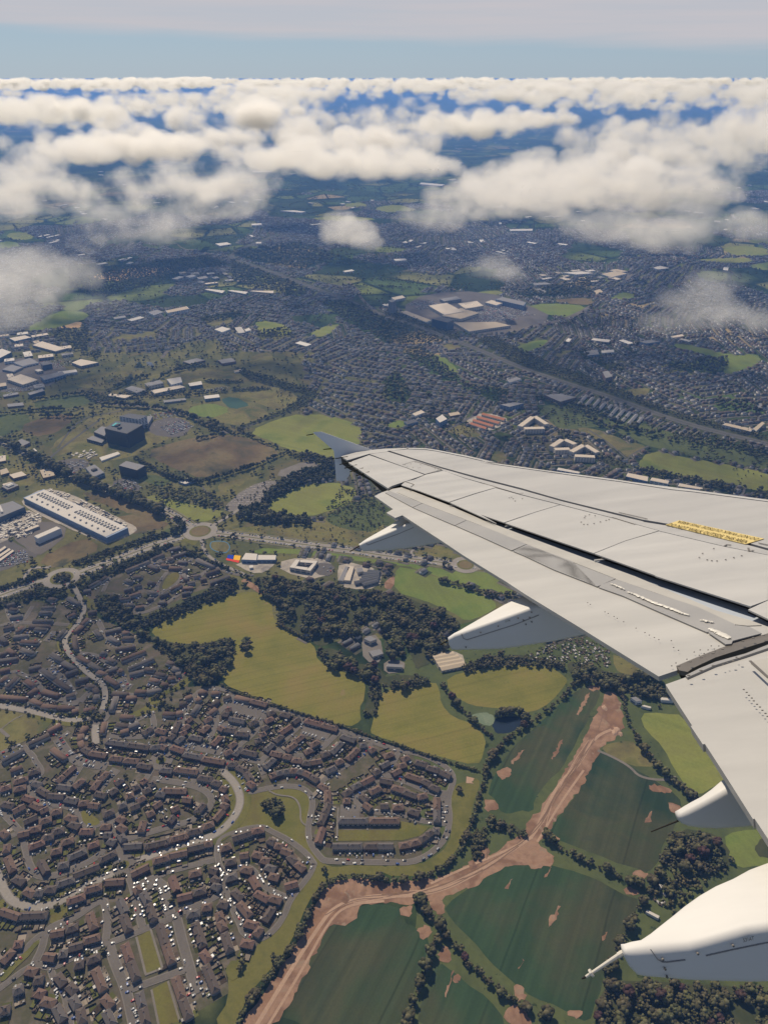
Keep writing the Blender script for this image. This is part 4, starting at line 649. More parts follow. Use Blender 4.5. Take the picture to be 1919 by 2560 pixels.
hall('3 515,692 560,680 634,690 596,706', 34, 'white', 'dark', 'hospital_wing', 'white-banded wing behind the black hospital block', 'hospital')
hall('3 610,722 640,690 660,692 636,735', 10, 'grey', 'grey', 'hospital_wing', 'grey side wing beside the hospital car park', 'hospital')
hall('3 513,905 545,885 628,905 592,926', 26, 'black', 'grey', 'energy_centre', 'plain black box building near the hospital car park', 'plant building', band=False)
hall('3 370,915 410,900 452,935 404,955', 11, 'blue', 'grey', 'office', 'blue-grey office beside the avenue of trees below the hospital', 'office', [(.5, .5, 12, 10, 4, 0)])
for s, h, wl, rf, cat in (('3 60,805 95,790 132,805 92,825', 8, 'brick', 'grey', 'office'), ('3 130,838 150,831 162,842 142,849', 4, 'white', 'white', 'shed'), ('3 0,925 30,915 42,935 5,946', 6, 'brick', 'tan', 'office'), ('3 40,945 95,930 117,946 60,961', 7, 'brick', 'cream', 'office'), ('3 10,985 50,975 82,990 30,1006', 6, 'brick', 'cream', 'office'),
    ('3 40,355 110,343 137,352 65,368', 9, 'blue', 'cream', 'factory'), ('3 140,385 182,368 287,400 240,412', 8, 'grey', 'cream', 'factory'), ('3 -40,415 10,400 52,415 0,442', 14, 'dkblue', 'white', 'factory'), ('3 60,460 130,440 167,460 100,476', 7, 'white', 'grey', 'factory'), ('3 10,490 50,470 100,480 60,500', 7, 'grey', 'grey', 'factory'), ('3 310,460 350,445 427,460 350,476', 9, 'grey', 'cream', 'factory'), ('3 30,532 90,510 167,535 100,556', 10, 'cream', 'cream', 'factory'), ('3 175,520 270,498 284,512 192,536', 12, 'blue', 'grey', 'factory'), ('3 120,592 184,573 194,582 130,601', 12, 'dkblue', 'grey', 'office'), ('3 175,462 215,455 225,466 185,474', 16, 'dkblue', 'dark', 'office'), ('3 30,640 100,632 105,645 35,652', 5, 'brick', 'grey', 'office'), ('3 150,492 172,488 188,494 165,500', 9, 'cream', 'white', 'factory'), ('3 250,500 330,490 335,500 260,512', 8, 'white', 'white', 'factory'),
    ('3 652,580 780,558 802,566 668,594', 10, 'cream', 'cream', 'college'), ('3 540,572 570,560 632,578 590,591', 9, 'cream', 'grey', 'college'), ('3 720,532 780,522 788,545 740,556', 14, 'white', 'white', 'college'), ('3 625,550 690,535 707,548 640,563', 12, 'cream', 'grey', 'college'), ('3 462,602 476,594 572,603 540,614', 6, 'cream', 'cream', 'college'), ('3 812,550 870,540 875,555 820,563', 11, 'dkblue', 'white', 'college'), ('3 880,604 945,597 950,610 885,618', 9, 'blue', 'white', 'college'), ('3 705,624 800,614 804,622 710,633', 5, 'grey', 'grey', 'college'),
    ('3 715,236 806,217 818,228 725,246', 13, 'white', 'tan', 'sports hall'), ('3 640,242 680,232 707,242 665,256', 10, 'white', 'grey', 'sports hall'), ('3 490,265 540,257 547,265 495,273', 5, 'grey', 'grey', 'sports hall'), ('3 882,145 900,142 972,150 960,160', 9, 'cream', 'white', 'office'), ('3 982,150 1000,147 1072,155 1060,164', 9, 'cream', 'white', 'office'), ('3 1076,152 1090,150 1182,150 1180,161', 9, 'cream', 'cream', 'office'), ('3 850,92 890,86 900,94 860,100', 9, 'white', 'cream', 'office'), ('3 800,88 830,80 850,86 820,94', 9, 'white', 'white', 'office'), ('3 925,317 960,305 997,315 960,329', 8, 'white', 'white', 'school'), ('3 790,456 850,441 887,450 820,466', 6, 'brick', 'grey', 'school'), ('3 940,450 1000,440 1020,455 960,465', 8, 'brick', 'grey', 'school'), ('3 1055,318 1075,310 1085,320 1062,326', 6, 'white', 'white', 'school'), ('3 1010,495 1040,488 1045,496 1015,503', 4, 'white', 'tan', 'shed'), ('3 430,870 510,845 520,855 440,885', 4, 'white', 'white', 'shed'), ('3 770,975 820,955 850,968 800,985', 5, 'blue', 'white', 'shed'),
    ('4 190,214 270,202 342,240 260,255', 14, 'cream', 'cream', 'shopping centre'), ('4 250,258 330,225 410,246 330,272', 12, 'cream', 'tan', 'shopping centre'), ('4 318,205 400,194 428,215 350,228', 16, 'cream', 'cream', 'shopping centre'), ('4 435,200 462,190 512,203 484,213', 11, 'white', 'cream', 'shopping centre'), ('4 240,186 312,174 332,186 260,196', 12, 'grey', 'grey', 'shopping centre'), ('4 300,287 366,326 545,300 478,284', 10, 'cream', 'tan', 'shopping centre'), ('4 65,241 96,237 202,277 182,286', 9, 'white', 'tan', 'shopping centre'), ('4 30,180 78,170 92,180 45,190', 9, 'white', 'cream', 'shopping centre'), ('4 480,187 510,177 612,200 602,215', 20, 'blue', 'grey', 'apartments'),
    ('4 18,192 38,186 52,194 32,201', 52, 'grey', 'grey', 'tower'), ('4 206,272 244,262 300,276 272,288', 34, 'dkblue', 'dark', 'office tower'), ('4 890,363 902,355 977,362 968,373', 8, 'grey', 'white', 'school'), ('4 935,409 990,404 992,415 940,419', 7, 'white', 'white', 'school'), ('4 860,412 920,405 927,425 870,431', 8, 'blue', 'grey', 'school'), ('4 1100,370 1150,362 1190,370 1130,378', 8, 'blue', 'grey', 'school'), ('4 1235,347 1285,338 1295,345 1245,354', 6, 'white', 'cream', 'school'), ('4 940,500 965,495 985,520 955,528', 16, 'brick', 'grey', 'apartments'), ('4 530,537 572,522 592,532 545,546', 8, 'white', 'grey', 'shed'), ('4 500,642 560,632 602,637 540,652', 14, 'blue', 'grey', 'apartments'), ('4 222,702 250,684 272,704 240,720', 16, 'blue', 'white', 'lookout building'), ('4 120,682 160,665 177,675 135,691', 8, 'white', 'cream', 'school'), ('4 85,716 130,704 147,715 100,728', 7, 'blue', 'dark', 'school'), ('4 275,680 320,672 330,684 285,692', 5, 'brick', 'tan', 'school'), ('4 690,600 760,595 830,610 760,630', 13, 'brick', 'grey', 'apartments'),
    ('4 1458,729 1472,721 1592,748 1580,758', 9, 'white', 'tan', 'school'), ('4 1590,746 1630,715 1642,722 1605,756', 9, 'white', 'tan', 'school'), ('4 1605,637 1700,632 1700,655 1610,656', 9, 'white', 'grey', 'school'), ('4 905,150 930,143 945,155 915,165', 8, 'cream', 'tan', 'shed'),
    ('c 425,246 442,216 622,250 616,290', 11, 'blue', 'cream', 'warehouse'), ('c 635,281 650,256 802,285 790,311', 10, 'white', 'cream', 'warehouse'), ('c 875,331 890,306 1092,345 1085,362', 7, 'white', 'cream', 'warehouse'), ('b 660,190 672,170 862,208 850,222', 9, 'white', 'white', 'warehouse'),
    ('5 1042,206 1060,177 1112,181 1108,209', 8, 'blue', 'white', 'school'), ('5 1114,186 1193,187 1190,207 1111,207', 7, 'blue', 'white', 'school'), ('5 1075,232 1092,229 1094,240 1078,243', 4, 'white', 'white', 'shed'),
    ('5 1250,240 1278,205 1296,207 1272,243', 8, 'cream', 'white', 'school'), ('5 1296,207 1372,212 1366,222 1294,217', 8.4, 'cream', 'white', 'school'), ('5 1352,221 1366,222 1340,255 1322,252', 8.2, 'cream', 'white', 'school'), ('5 1272,243 1278,234 1330,240 1324,252', 8.6, 'cream', 'white', 'school'),
    ('6 15,655 80,660 80,672 10,668', 7, 'cream', 'grey', 'farmhouse'), ('5 1570,548 1598,535 1626,550 1598,561', 8, 'cream', 'grey', 'farmhouse'), ('5 1592,602 1640,592 1656,612 1610,626', 6, 'cream', 'grey', 'farmhouse'), ('6 1062,802 1085,798 1112,815 1088,820', 7, 'white', 'grey', 'farmhouse'), ('6 1108,838 1120,834 1152,842 1148,848', 4, 'white', 'white', 'shed'), ('6 1190,800 1245,806 1247,816 1195,812', 5, 'white', 'white', 'shed'), ('8 1132,612 1188,640 1182,651 1128,622', 3.5, 'white', 'white', 'greenhouse'),
    ('2 160,788 260,796 250,803 150,795', 9, 'white', 'white', 'factory'), ('2 540,990 640,988 640,996 545,997', 9, 'white', 'white', 'factory'), ('1 1090,738 1165,738 1165,743 1090,743', 9, 'white', 'white', 'factory'), ('1 1210,910 1270,908 1320,914 1300,918', 9, 'white', 'white', 'factory'), ('1 1085,966 1130,964 1130,972 1088,973', 9, 'white', 'white', 'factory'), ('1 930,1052 980,1046 1000,1054 950,1062', 9, 'white', 'white', 'factory'), ('2 640,60 700,55 700,62 640,68', 0, 'white', 'white', ''),
    ('4 935,78 1000,64 1048,76 980,92', 9, 'white', 'tan', 'factory'), ('4 970,62 1000,56 1050,66 1020,70', 9, 'white', 'tan', 'factory'), ('4 770,72 850,66 905,74 830,80', 9, 'white', 'white', 'factory'), ('4 630,145 660,138 700,148 690,160', 9, 'white', 'grey', 'factory'), ('4 640,118 700,114 720,122 650,126', 8, 'grey', 'grey', 'factory'), ('4 780,128 800,122 810,130 790,134', 8, 'white', 'cream', 'factory'), ('4 1160,50 1190,42 1230,52 1180,58', 9, 'white', 'white', 'factory'), ('3 1250,22 1280,16 1286,20 1256,27', 9, 'white', 'white', 'factory'), ('3 1480,65 1520,58 1530,64 1490,70', 9, 'white', 'white', 'factory'), ('4 40,14 90,10 100,18 50,22', 9, 'white', 'white', 'factory')):
    if h: hall(s, h, wl, rf, cat.replace(' ', '_'), None, cat)
# the packed industrial quarter at the left
for q, n in (('3 -20,335 150,330 300,400 340,470 290,520 150,610 -20,620', 26), ('3 0,880 60,890 240,930 180,980 0,1010', 7), ('3 780,75 1000,70 1060,110 860,130', 10), ('4 620,90 880,60 1000,100 800,135', 12)):
    pl_ = P(q); uu = [p[0] for p in pl_]; vv = [p[1] for p in pl_]; k = 0; tries = 0
    while k < n and tries < 400:
        tries += 1; u0, v0 = rnd.uniform(min(uu), max(uu)), rnd.uniform(min(vv), max(vv))
        if not inpoly(np.array([u0]), np.array([v0]), pl_)[0]: continue
        c = gp(u0, v0)
        if any(math.hypot(c.x - b[0], c.y - b[1]) < 62 for b in BPOLY): continue
        le, wd, a = rnd.uniform(28, 62), rnd.uniform(18, 34), rnd.choice((.5, .5, 2.07)) + rnd.uniform(-.1, .1); ca, sa = math.cos(a), math.sin(a); h_ = rnd.uniform(5, 10)
        s_ = ' '.join('%.2f,%.2f' % to_px(c.x + x * ca - y * sa, c.y + x * sa + y * ca, h_) for x, y in ((-le/2, -wd/2), (le/2, -wd/2), (le/2, wd/2), (-le/2, wd/2)))
        hall(s_, h_, rnd.choice(('grey', 'cream', 'white', 'brick')), rnd.choice(('white', 'cream', 'cream', 'grey', 'tan')), 'factory', None, 'factory', [(rnd.uniform(.2, .8), rnd.uniform(.2, .8), 4, 3, 2, 1) for _ in range(3)]); k += 1
# bars given by a centre line: fan wings, orange rows, apartment courts, barns
def bar(s, wd, h, wall, roof, name, cat, label=None, pitched=0):
    a, b = [gp(u, v, h) for u, v in P(s)]; d = b - a; c = (a + b) / 2; le = d.length
    root = link(name, None); root.location = (c.x, c.y, 0); root.rotation_euler = (0, 0, math.atan2(d.y, d.x)); tag(root, label, cat)
    NOFILL.append([to_px(c.x + x, c.y + y) for x, y in ((-le/2, -wd), (le/2, -wd), (le/2, wd), (-le/2, wd))])
    m = MB(); m.box(0, 0, 0, le, wd, h); wl = link('wall', m.mesh('wall', WM[wall]), root)
    m = MB(); l2, w2 = le / 2 + .3, wd / 2 + .3
    if pitched: m.add([(-l2, -w2, h), (l2, -w2, h), (l2, w2, h), (-l2, w2, h), (-l2, 0, h + pitched), (l2, 0, h + pitched)], [(0, 1, 5, 4), (2, 3, 4, 5), (1, 2, 5), (3, 0, 4)])
    else: m.box(0, 0, h + .01, le - 1.2, wd - 1.2, .5)
    link('roof', m.mesh('roof', RM[roof]), root)
    g = MB(); nw = max(1, int(le / 7))
    for k in range(nw):
        for f in range(max(1, int(h / 3.2))):
            for sy in (-1, 1): g.box(-le/2 + le * (k + .5) / nw, sy * (wd/2 + .02), 1 + f * 3.1, 3.0, .12, 1.4)
    link('window', g.mesh('window', WM['dkblue']), wl, kind='stuff')
    AUTO.setdefault(cat, []).append((root, (c.x, c.y), {'orange': 'orange-tiled', 'cream': 'pale flat-roofed', 'grey': 'grey-roofed', 'tan': 'tan-roofed', 'white': 'white-roofed', 'dark': 'dark-roofed'}[roof] + ' ' + cat)); return root
for s in ('4 424,681 520,706', '4 402,694 497,721', '4 386,708 472,734', '4 374,722 442,744'): bar(s, 13, 6, 'cream', 'orange', 'terrace_row', 'row house', None, 3.5)
for s in ('4 585,735 640,694', '4 648,692 702,726', '4 604,744 690,742', '4 722,822 768,792', '4 778,792 824,812', '4 735,834 800,832', '4 806,845 860,816', '4 868,816 920,848', '4 822,862 908,866'): bar(s, 15, 14, 'cream', 'cream', 'apartment_wing', 'apartment wing')
for s in ('6 213,630 302,612', '6 222,643 322,625', '6 230,657 336,638', '6 242,674 346,652'): bar(s, 13, 5, 'cream', 'tan', 'barn', 'barn', None, 1.6)
for s in ('d 300,755 140,792', 'd 302,748 150,768', 'd 300,740 165,735', 'd 305,733 205,712', 'd 308,728 250,712', 'd 296,775 90,815', 'd 290,795 160,832'): bar(s, 9, 6, 'grey', 'dark', 'fan_wing', 'fan wing', None, 1.5)
bar('d 62,676 25,800', 12, 6, 'cream', 'cream', 'prison_block', 'long block'); bar('d 30,680 -30,800', 10, 6, 'cream', 'grey', 'prison_block', 'long block'); bar('d 110,712 165,704', 14, 7, 'cream', 'grey', 'prison_block', 'long block')
for i in range(10): bar(f'4 {872 + i * 27},{600 + i * 10.5} {836 + i * 27},{640 + i * 10.5}', 9, 5, 'white', 'grey', 'white_terrace', 'white terrace', None, 2.5)
for cat, rows in AUTO.items(): rank_labels([r[0] for r in rows], [r[1] for r in rows], cat, [r[2] for r in rows])
for cat in AUTO:
    if len(AUTO[cat]) > 2:
        for r in AUTO[cat]: r[0]['group'] = cat + ' buildings'

# ------------------------------------------------------------------ woods: photo-pixel polygons filled with trees
WOODS = [('5 1085,285 1180,278 1300,300 1430,330 1550,335 1640,345 1665,430 1560,480 1550,540 1460,545 1380,590 1330,545 1195,480 1205,400 1150,350', 8.5, 1), ('6 -5,350 100,372 250,430 340,478 285,530 200,545 205,612 140,690 120,640 90,560 0,500', 8.5, 1), ('5 1370,590 1440,590 1540,660 1600,660 1665,690 1665,740 1600,760 1540,700 1440,680 1375,640', 8.5, 1), ('6 -5,700 185,707 196,738 100,764 -5,757', 8, 1), ('5 1602,748 1650,748 1635,830 1612,885 1572,868 1585,800', 5, 1), ('5 1625,345 1640,450 1658,500 1665,350', 9, 1), ('6 0,500 60,540 90,620 40,640 0,600', 11, 1), ('6 150,560 270,540 270,600 200,605', 10, 1),
    ('5 582,462 640,442 700,432 830,372 1000,292 1038,320 1020,343 900,388 742,452 652,496 600,500', 7, 2), ('5 412,362 470,352 560,432 600,500 640,530 742,568 880,572 960,545 1008,542 1022,600 975,690 902,748 850,738 792,690 762,640 702,602 620,542 560,500 482,470 432,430', 8, 1), ('5 1040,560 1060,530 1085,560 1070,595 1035,590', 8, 1), ('5 342,335 405,272 565,203 738,132 746,146 604,216 456,276 396,314 362,345', 6, 2), ('5 770,138 832,174 985,236 1000,250 960,238 820,188', 5.5, 2), ('5 -20,385 100,345 200,326 290,342 292,362 180,366 60,396 -20,420', 7.5, 1), ('5 -20,330 188,255 200,268 100,308 -20,340', 5, 2), ('5 305,215 450,165 600,115 715,85 718,94 560,146 400,205 312,228', 5, 2), ('G 940,425 1000,402 1130,412 1158,530 1090,568 1020,520 945,480', 7, 1), ('5 235,285 250,265 300,268 302,290 270,305', 5, 1),
    ('8 1260,272 1330,260 1460,302 1502,390 1480,440 1380,482 1335,440 1292,440 1210,430 1222,340', 8, 1), ('8 960,905 1060,922 1300,935 1700,952 1700,1140 870,1140', 8, 1), ('8 440,215 520,232 630,285 620,300 520,270 440,245', 6, 1), ('6 780,642 870,650 960,690 1060,700 1222,762 1242,802 1100,800 1000,770 900,740 800,712', 8, 1), ('6 335,655 500,610 640,625 760,640 780,680 600,655 400,680 345,690', 6.5, 1), ('6 200,575 230,605 215,640 130,690 140,640', 8, 1), ('8 380,300 430,250 450,260 410,400 370,400', 5, 1), ('8 1210,520 1290,470 1240,560', 6, 1), ('8 1590,330 1680,280 1680,380 1610,390', 7, 1),
    ('3 1140,1020 1190,980 1290,930 1400,900 1450,905 1440,960 1300,985 1200,1040 1140,1085', 9, 2), ('3 1050,1090 1140,1050 1150,1105 5 1340,20 1340,55 1200,50 1010,20', 9, 2), ('3 1260,860 1330,840 1440,880 1448,900 1300,880', 7, 2), ('3 300,40 420,60 500,60 700,20 900,0 1000,40 820,60 700,110 500,170 400,180 300,130', 14, 3), ('3 1000,20 1340,150 1300,180 1100,140 1000,110', 15, 3), ('3 1380,200 1500,195 1658,270 1658,370 1500,290', 13, 3), ('4 0,285 60,280 200,345 340,360 170,385 0,380', 12, 3), ('4 80,400 160,395 300,500 350,560 540,580 530,610 430,600 330,560 160,480', 12, 3), ('4 380,355 480,352 700,460 980,560 1220,665 1500,740 1700,790 1700,805 1480,760 1200,680 960,590 760,530 560,462', 9, 3), ('4 -20,250 60,275 290,350 340,352 180,290 50,240', 9, 3), ('4 640,620 720,600 800,640 1000,680 950,700 800,680', 12, 3), ('4 740,740 790,760 900,850 1040,890 1050,910 950,905 860,850 760,800', 10, 3), ('4 1210,790 1300,770 1500,800 1700,860 1700,890 1500,850 1300,810 1220,808', 12, 3), ('c 530,180 600,175 760,200 830,225 1000,250 1110,270 1115,325 960,310 830,270 700,255 560,225', 8, 3), ('c 1135,290 1220,280 1330,320 1360,375 1240,360 1140,320', 8, 3), ('c 1530,380 1600,365 1700,385 1700,430 1540,410', 9, 3), ('4 0,540 60,500 120,600 80,640 0,620', 16, 3),
    ('3 860,270 1040,240 1050,265 880,290', 14, 3), ('3 1000,480 1090,500 1380,590 1370,610 1280,670 1040,745 1030,735 1200,680 1320,600 1080,540', 9, 3), ('3 340,600 980,580 990,592 720,615 500,625 420,640', 10, 3), ('3 760,470 900,470 900,480 780,490', 10, 3), ('3 200,330 380,310 400,350 380,420 430,410 440,440 380,440', 13, 3), ('3 1110,325 1250,310 1260,350 1130,360', 12, 3), ('3 880,535 1050,540 1050,552 890,550', 8, 3), ('3 1000,575 1170,568 1172,580 1010,590', 8, 3), ('4 560,160 700,140 880,100 900,160 760,175 600,180', 15, 3), ('4 1220,470 1480,440 1490,470 1440,510 1230,500', 16, 3), ('4 1430,620 1658,640 1658,690 1440,660', 16, 3), ('4 840,400 900,440 1030,480 1020,500 860,450', 14, 3), ('4 840,690 1050,740 1200,765 1150,780 900,740', 18, 3), ('3 620,1000 700,980 860,1040 1000,1095 900,1090 720,1060', 12, 3), ('1 1000,1095 1300,1050 1400,1090 3 1480,10 1300,60 1100,25', 20, 3)]
HEDGES = [('D 530,172 640,242 920,332 1240,432 1540,522 E 560,130 860,230 1190,342 1535,442', 3.2, 3.0, 3), ('8 440,20 402,150 382,222 332,352 252,432 150,480 0,482 7 1500,457 1422,482 1372,542 1332,622 1282,742 1202,852 1122,942 1062,1022 1030,1125', 4.5, 7, 1), ('8 440,20 6 432,1090 472,1040 562,950 642,900 722,842 800,762 832,730', 5.5, 11, 1), ('6 250,740 290,810 340,852 400,912 460,962', 5.5, 9, 1), ('6 480,880 560,862 630,872 600,905', 6, 9, 1), ('6 830,680 950,722 1010,762 1042,832 1072,952 1132,1032 1182,1105 8 1290,82 1335,130', 6, 14, 1), ('8 690,285 762,350 862,392 1002,452 1062,492 1100,490', 5.5, 11, 1), ('8 148,555 202,652 292,742 372,842 472,932 562,1002 720,1082', 6, 11, 1), ('8 222,742 172,872 122,1002 95,1125', 6, 11, 1), ('8 1255,270 1192,422 1132,542 1062,662 1002,800 960,900', 6, 13, 1), ('6 240,290 330,317 440,357 560,352', 6, 12, 1), ('5 1130,350 1200,390', 5.5, 6, 2), ('6 1060,715 1190,715', 7, 9, 1), ('5 1195,480 1330,548', 4, 4, 3), ('3 1025,740 1100,790 1240,840 1260,855', 6, 9, 2), ('3 1240,842 1100,905 1000,935 890,970', 6, 8, 2), ('3 590,870 740,965 880,975', 6, 6, 2), ('3 900,700 1000,760', 7, 7, 2), ('4 1090,920 1300,960 1500,1010', 8, 8, 2), ('3 0,795 100,845 300,945 480,1015 720,1110', 11, 26, 2), ('3 30,800 120,860 310,960 500,1030 700,1110', 11, 20, 2), ('3 440,640 740,655 960,760', 10, 10, 3), ('3 620,590 720,500 850,480', 9, 12, 3), ('3 460,580 600,525 640,520', 8, 10, 3), ('5 700,95 790,75 800,55 760,30', 7, 12, 2), ('3 170,690 340,690', 8, 8, 3), ('3 0,680 130,665 300,660', 8, 8, 3), ('3 850,790 950,765', 7, 8, 2), ('3 150,620 400,585 420,605', 8, 8, 3)]
# ------------------------------------------------------------------ trees
def leaf_mat(name, c, var):
    m, t, b = base_mat(name, .8, .08); g = N(t, 'ShaderNodeNewGeometry'); h = N(t, 'ShaderNodeHueSaturation'); h.inputs['Color'].default_value = (*c, 1)
    r = N(t, 'ShaderNodeMapRange', i_3=1 - var, i_4=1 + var); L(t, g.outputs['Random Per Island'], r.inputs[0]); L(t, r.outputs[0], h.inputs['Value'])
    r2 = N(t, 'ShaderNodeMapRange', i_1=.3, i_2=.7, i_3=.455, i_4=.525); n = noise(t, g.outputs['Position'], .045, 3); L(t, n.outputs['Fac'], r2.inputs[0]); L(t, r2.outputs[0], h.inputs['Hue'])
    L(t, h.outputs[0], b.inputs['Base Color']); return m
M_LEAF = [leaf_mat('leaves_dark', (.075, .071, .033), .7), leaf_mat('leaves_mid', (.088, .084, .034), .7), leaf_mat('leaves_conifer', (.053, .053, .028), .55), leaf_mat('leaves_copper', (.06, .036, .028), .4)]
M_BARK = flat('bark', (.06, .045, .035))
def ico(sub):
    bm = bmesh.new(); bmesh.ops.create_icosphere(bm, subdivisions=sub, radius=1)
    V = np.array([v.co[:] for v in bm.verts]); F = np.array([[v.index for v in f.verts] for f in bm.faces]); bm.free(); return V, F
ICO0, ICO1 = ico(1), ico(2)
def crown_arrays(rs, lobes, base, cone=0.0, jit=.22):
    """a unit crown (radius 1, from z 0 to about 1.9) built of many leafy lobes"""
    V, F = base; VV = []; FF = []; n = 0
    for k in range(lobes):
        if k == 0: c = np.array([0, 0, .95]); r = .62
        else:
            th = k * 2.399 + rs.uniform(-.3, .3); zz = 1 - 2 * (k + .5) / lobes; q = math.sqrt(max(0, 1 - zz * zz)); rr = rs.uniform(.5, .78)
            c = np.array([q * math.cos(th) * rr, q * math.sin(th) * rr, .95 + zz * rr * .85]); r = rs.uniform(.26, .46)
            if cone: sc = 1 - cone * (c[2] / 1.9); c[:2] *= sc; r *= .6 + .4 * sc
        P_ = V * r * rs.uniform(.85, 1.15, 3) * (1 + rs.uniform(-jit, jit, (len(V), 1))) + c
        VV.append(P_); FF.append(F + n); n += len(V)
    return np.concatenate(VV), np.concatenate(FF)
CROWN = []
for k in range(10): CROWN.append(npmesh('crown', *crown_arrays(np.random.RandomState(k), 16, ICO1, .55 if k == 7 else 0), M_LEAF[(0, 1, 0, 1, 0, 0, 1, 2, 0, 3)[k]]))
tv = MB(); tv.add([(math.cos(a) * .09, math.sin(a) * .09, 0) for a in np.linspace(0, 5.24, 6)] + [(math.cos(a) * .05, math.sin(a) * .05, 1) for a in np.linspace(0, 5.24, 6)], [(i, (i + 1) % 6, 6 + (i + 1) % 6, 6 + i) for i in range(6)])
for an in (.4, 2.5, 4.4): tv.add([(0, .04, .7), (0, -.04, .7), (.5 * math.cos(an), .5 * math.sin(an), 1.25)], [(0, 1, 2)])
TRUNK = tv.mesh('trunk', M_BARK)
def vnoise(X, Y, sc, seed):
    r = np.random.RandomState(seed); g = r.rand(64, 64); x, y = X / sc, Y / sc; i, j = np.floor(x).astype(int), np.floor(y).astype(int); fx, fy = x - i, y - j
    fx, fy = fx * fx * (3 - 2 * fx), fy * fy * (3 - 2 * fy); q = lambda a, b: g[a % 64, b % 64]
    return (q(i, j) * (1 - fx) + q(i + 1, j) * fx) * (1 - fy) + (q(i, j + 1) * (1 - fx) + q(i + 1, j + 1) * fx) * fy
TREES = []                                    # x, y, radius, style (1 broadleaf, 2 dense belt, 3 far wood)
def inframe(x, y): u, v = to_px(x, y); return -140 < u < 2060 and -100 < v < 2760
for s, sp, st in WOODS:
    px = P(s); wp = [gp(u, v, 5.0 if st < 3 else 0) for u, v in px]; poly = [(p.x, p.y) for p in wp]      # traced at crown height
    x0, x1 = min(p[0] for p in poly), max(p[0] for p in poly); y0, y1 = min(p[1] for p in poly), max(p[1] for p in poly)
    nx, ny = int((x1 - x0) / sp) + 2, int((y1 - y0) / (sp * .87)) + 2
    ii, jj = np.meshgrid(np.arange(nx), np.arange(ny))
    X = x0 + (ii + .5 * (jj % 2)) * sp + RS.uniform(-.38, .38, ii.shape) * sp; Y = y0 + jj * sp * .87 + RS.uniform(-.38, .38, ii.shape) * sp
    k = inpoly(X.ravel(), Y.ravel(), poly)
    for x, y in zip(X.ravel()[k], Y.ravel()[k]):
        if inframe(x, y) and RS.rand() < (.93 if st < 3 else .88) and (st != 1 or vnoise(np.array([x]), np.array([y]), 31, 77)[0] > .27): TREES.append((x, y, sp * (RS.uniform(.36, .72) if RS.rand() < .8 else RS.uniform(.72, 1.0)) * (1 if st < 3 else .8), st))
    NOFILL.append(px)
    if st < 3 or sp < 12: sheet('woodland_floor', px, .34, M_WOODF, 2, 2, False)
for s, r, spc, st in HEDGES:
    pts = [Vector((p.x, p.y, 0)) for p in chaikin(G(s, min(r, 5.0)), False, 2)]
    for a, b in zip(pts, pts[1:]):
        n = max(1, int((b - a).length / spc * 1.35 + rnd.random()))
        for k in range(n):
            p = a.lerp(b, (k + rnd.random() * .6) / n); j = spc * .22
            if inframe(p.x, p.y): TREES.append((p.x + rnd.uniform(-j, j), p.y + rnd.uniform(-j, j), r * rnd.choice((rnd.uniform(.4, .8), rnd.uniform(.7, 1.0), rnd.uniform(.95, 1.3))), st if st < 3 else 4))
    NOFILL.append([to_px(p.x - 7, p.y + 4) for p in pts] + [to_px(p.x + 7, p.y - 4) for p in pts[::-1]])
for s in ('G 1490,1035', 'E 1340,620', 'C 860,665', 'F 1070,905', 'F 1392,5', '8 320,100', '6 1185,845', 'C 100,900', 'C 65,870', 'C 130,900', 'C 90,945', 'C 250,855', 'G 400,560', 'I 1120,820', 'I 1170,840', 'I 830,920', 'I 850,860', 'H 500,380', 'H 575,460', 'I 250,260', 'I 240,330', 'I 530,40', 'H 760,800', 'H 900,760', 'D 15,820', 'D 405,690', 'D 800,575', 'F 1090,150', 'I 1230,70', 'I 1180,110', '5 1450,130'):
    p = G(s)[0]; TREES.append((p.x, p.y, rnd.uniform(3, 4.6), 1))
for s, n in (('C 1200,600 1260,540 1290,600 1330,560 1300,500 1400,520 1450,460 1390,470', 22), ('C 560,640 640,690 700,690 760,690', 14), ('D 60,260 20,300 160,300 60,360 240,200 230,140 260,130', 20), ('A 640,640 690,700 720,780 690,870 650,900', 16)):
    q = G(s)
    for k in range(n): a = rnd.choice(q); TREES.append((a.x + rnd.uniform(-14, 14), a.y + rnd.uniform(-14, 14), rnd.uniform(2, 4), 1))
for pts, wd in ROADS[:2] + ROADS[3:4]:       # street trees along the avenues
    for a, b in zip(pts, pts[1:]):
        for k in range(max(1, int((b - a).length / 10))):
            for sg in (-1, 1):
                if rnd.random() < .75:
                    p = a.lerp(b, rnd.random()); t = (b - a).normalized(); TREES.append((p.x - t.y * sg * (wd / 2 + 3.2), p.y + t.x * sg * (wd / 2 + 3.2), rnd.uniform(1.8, 3.2), 1))
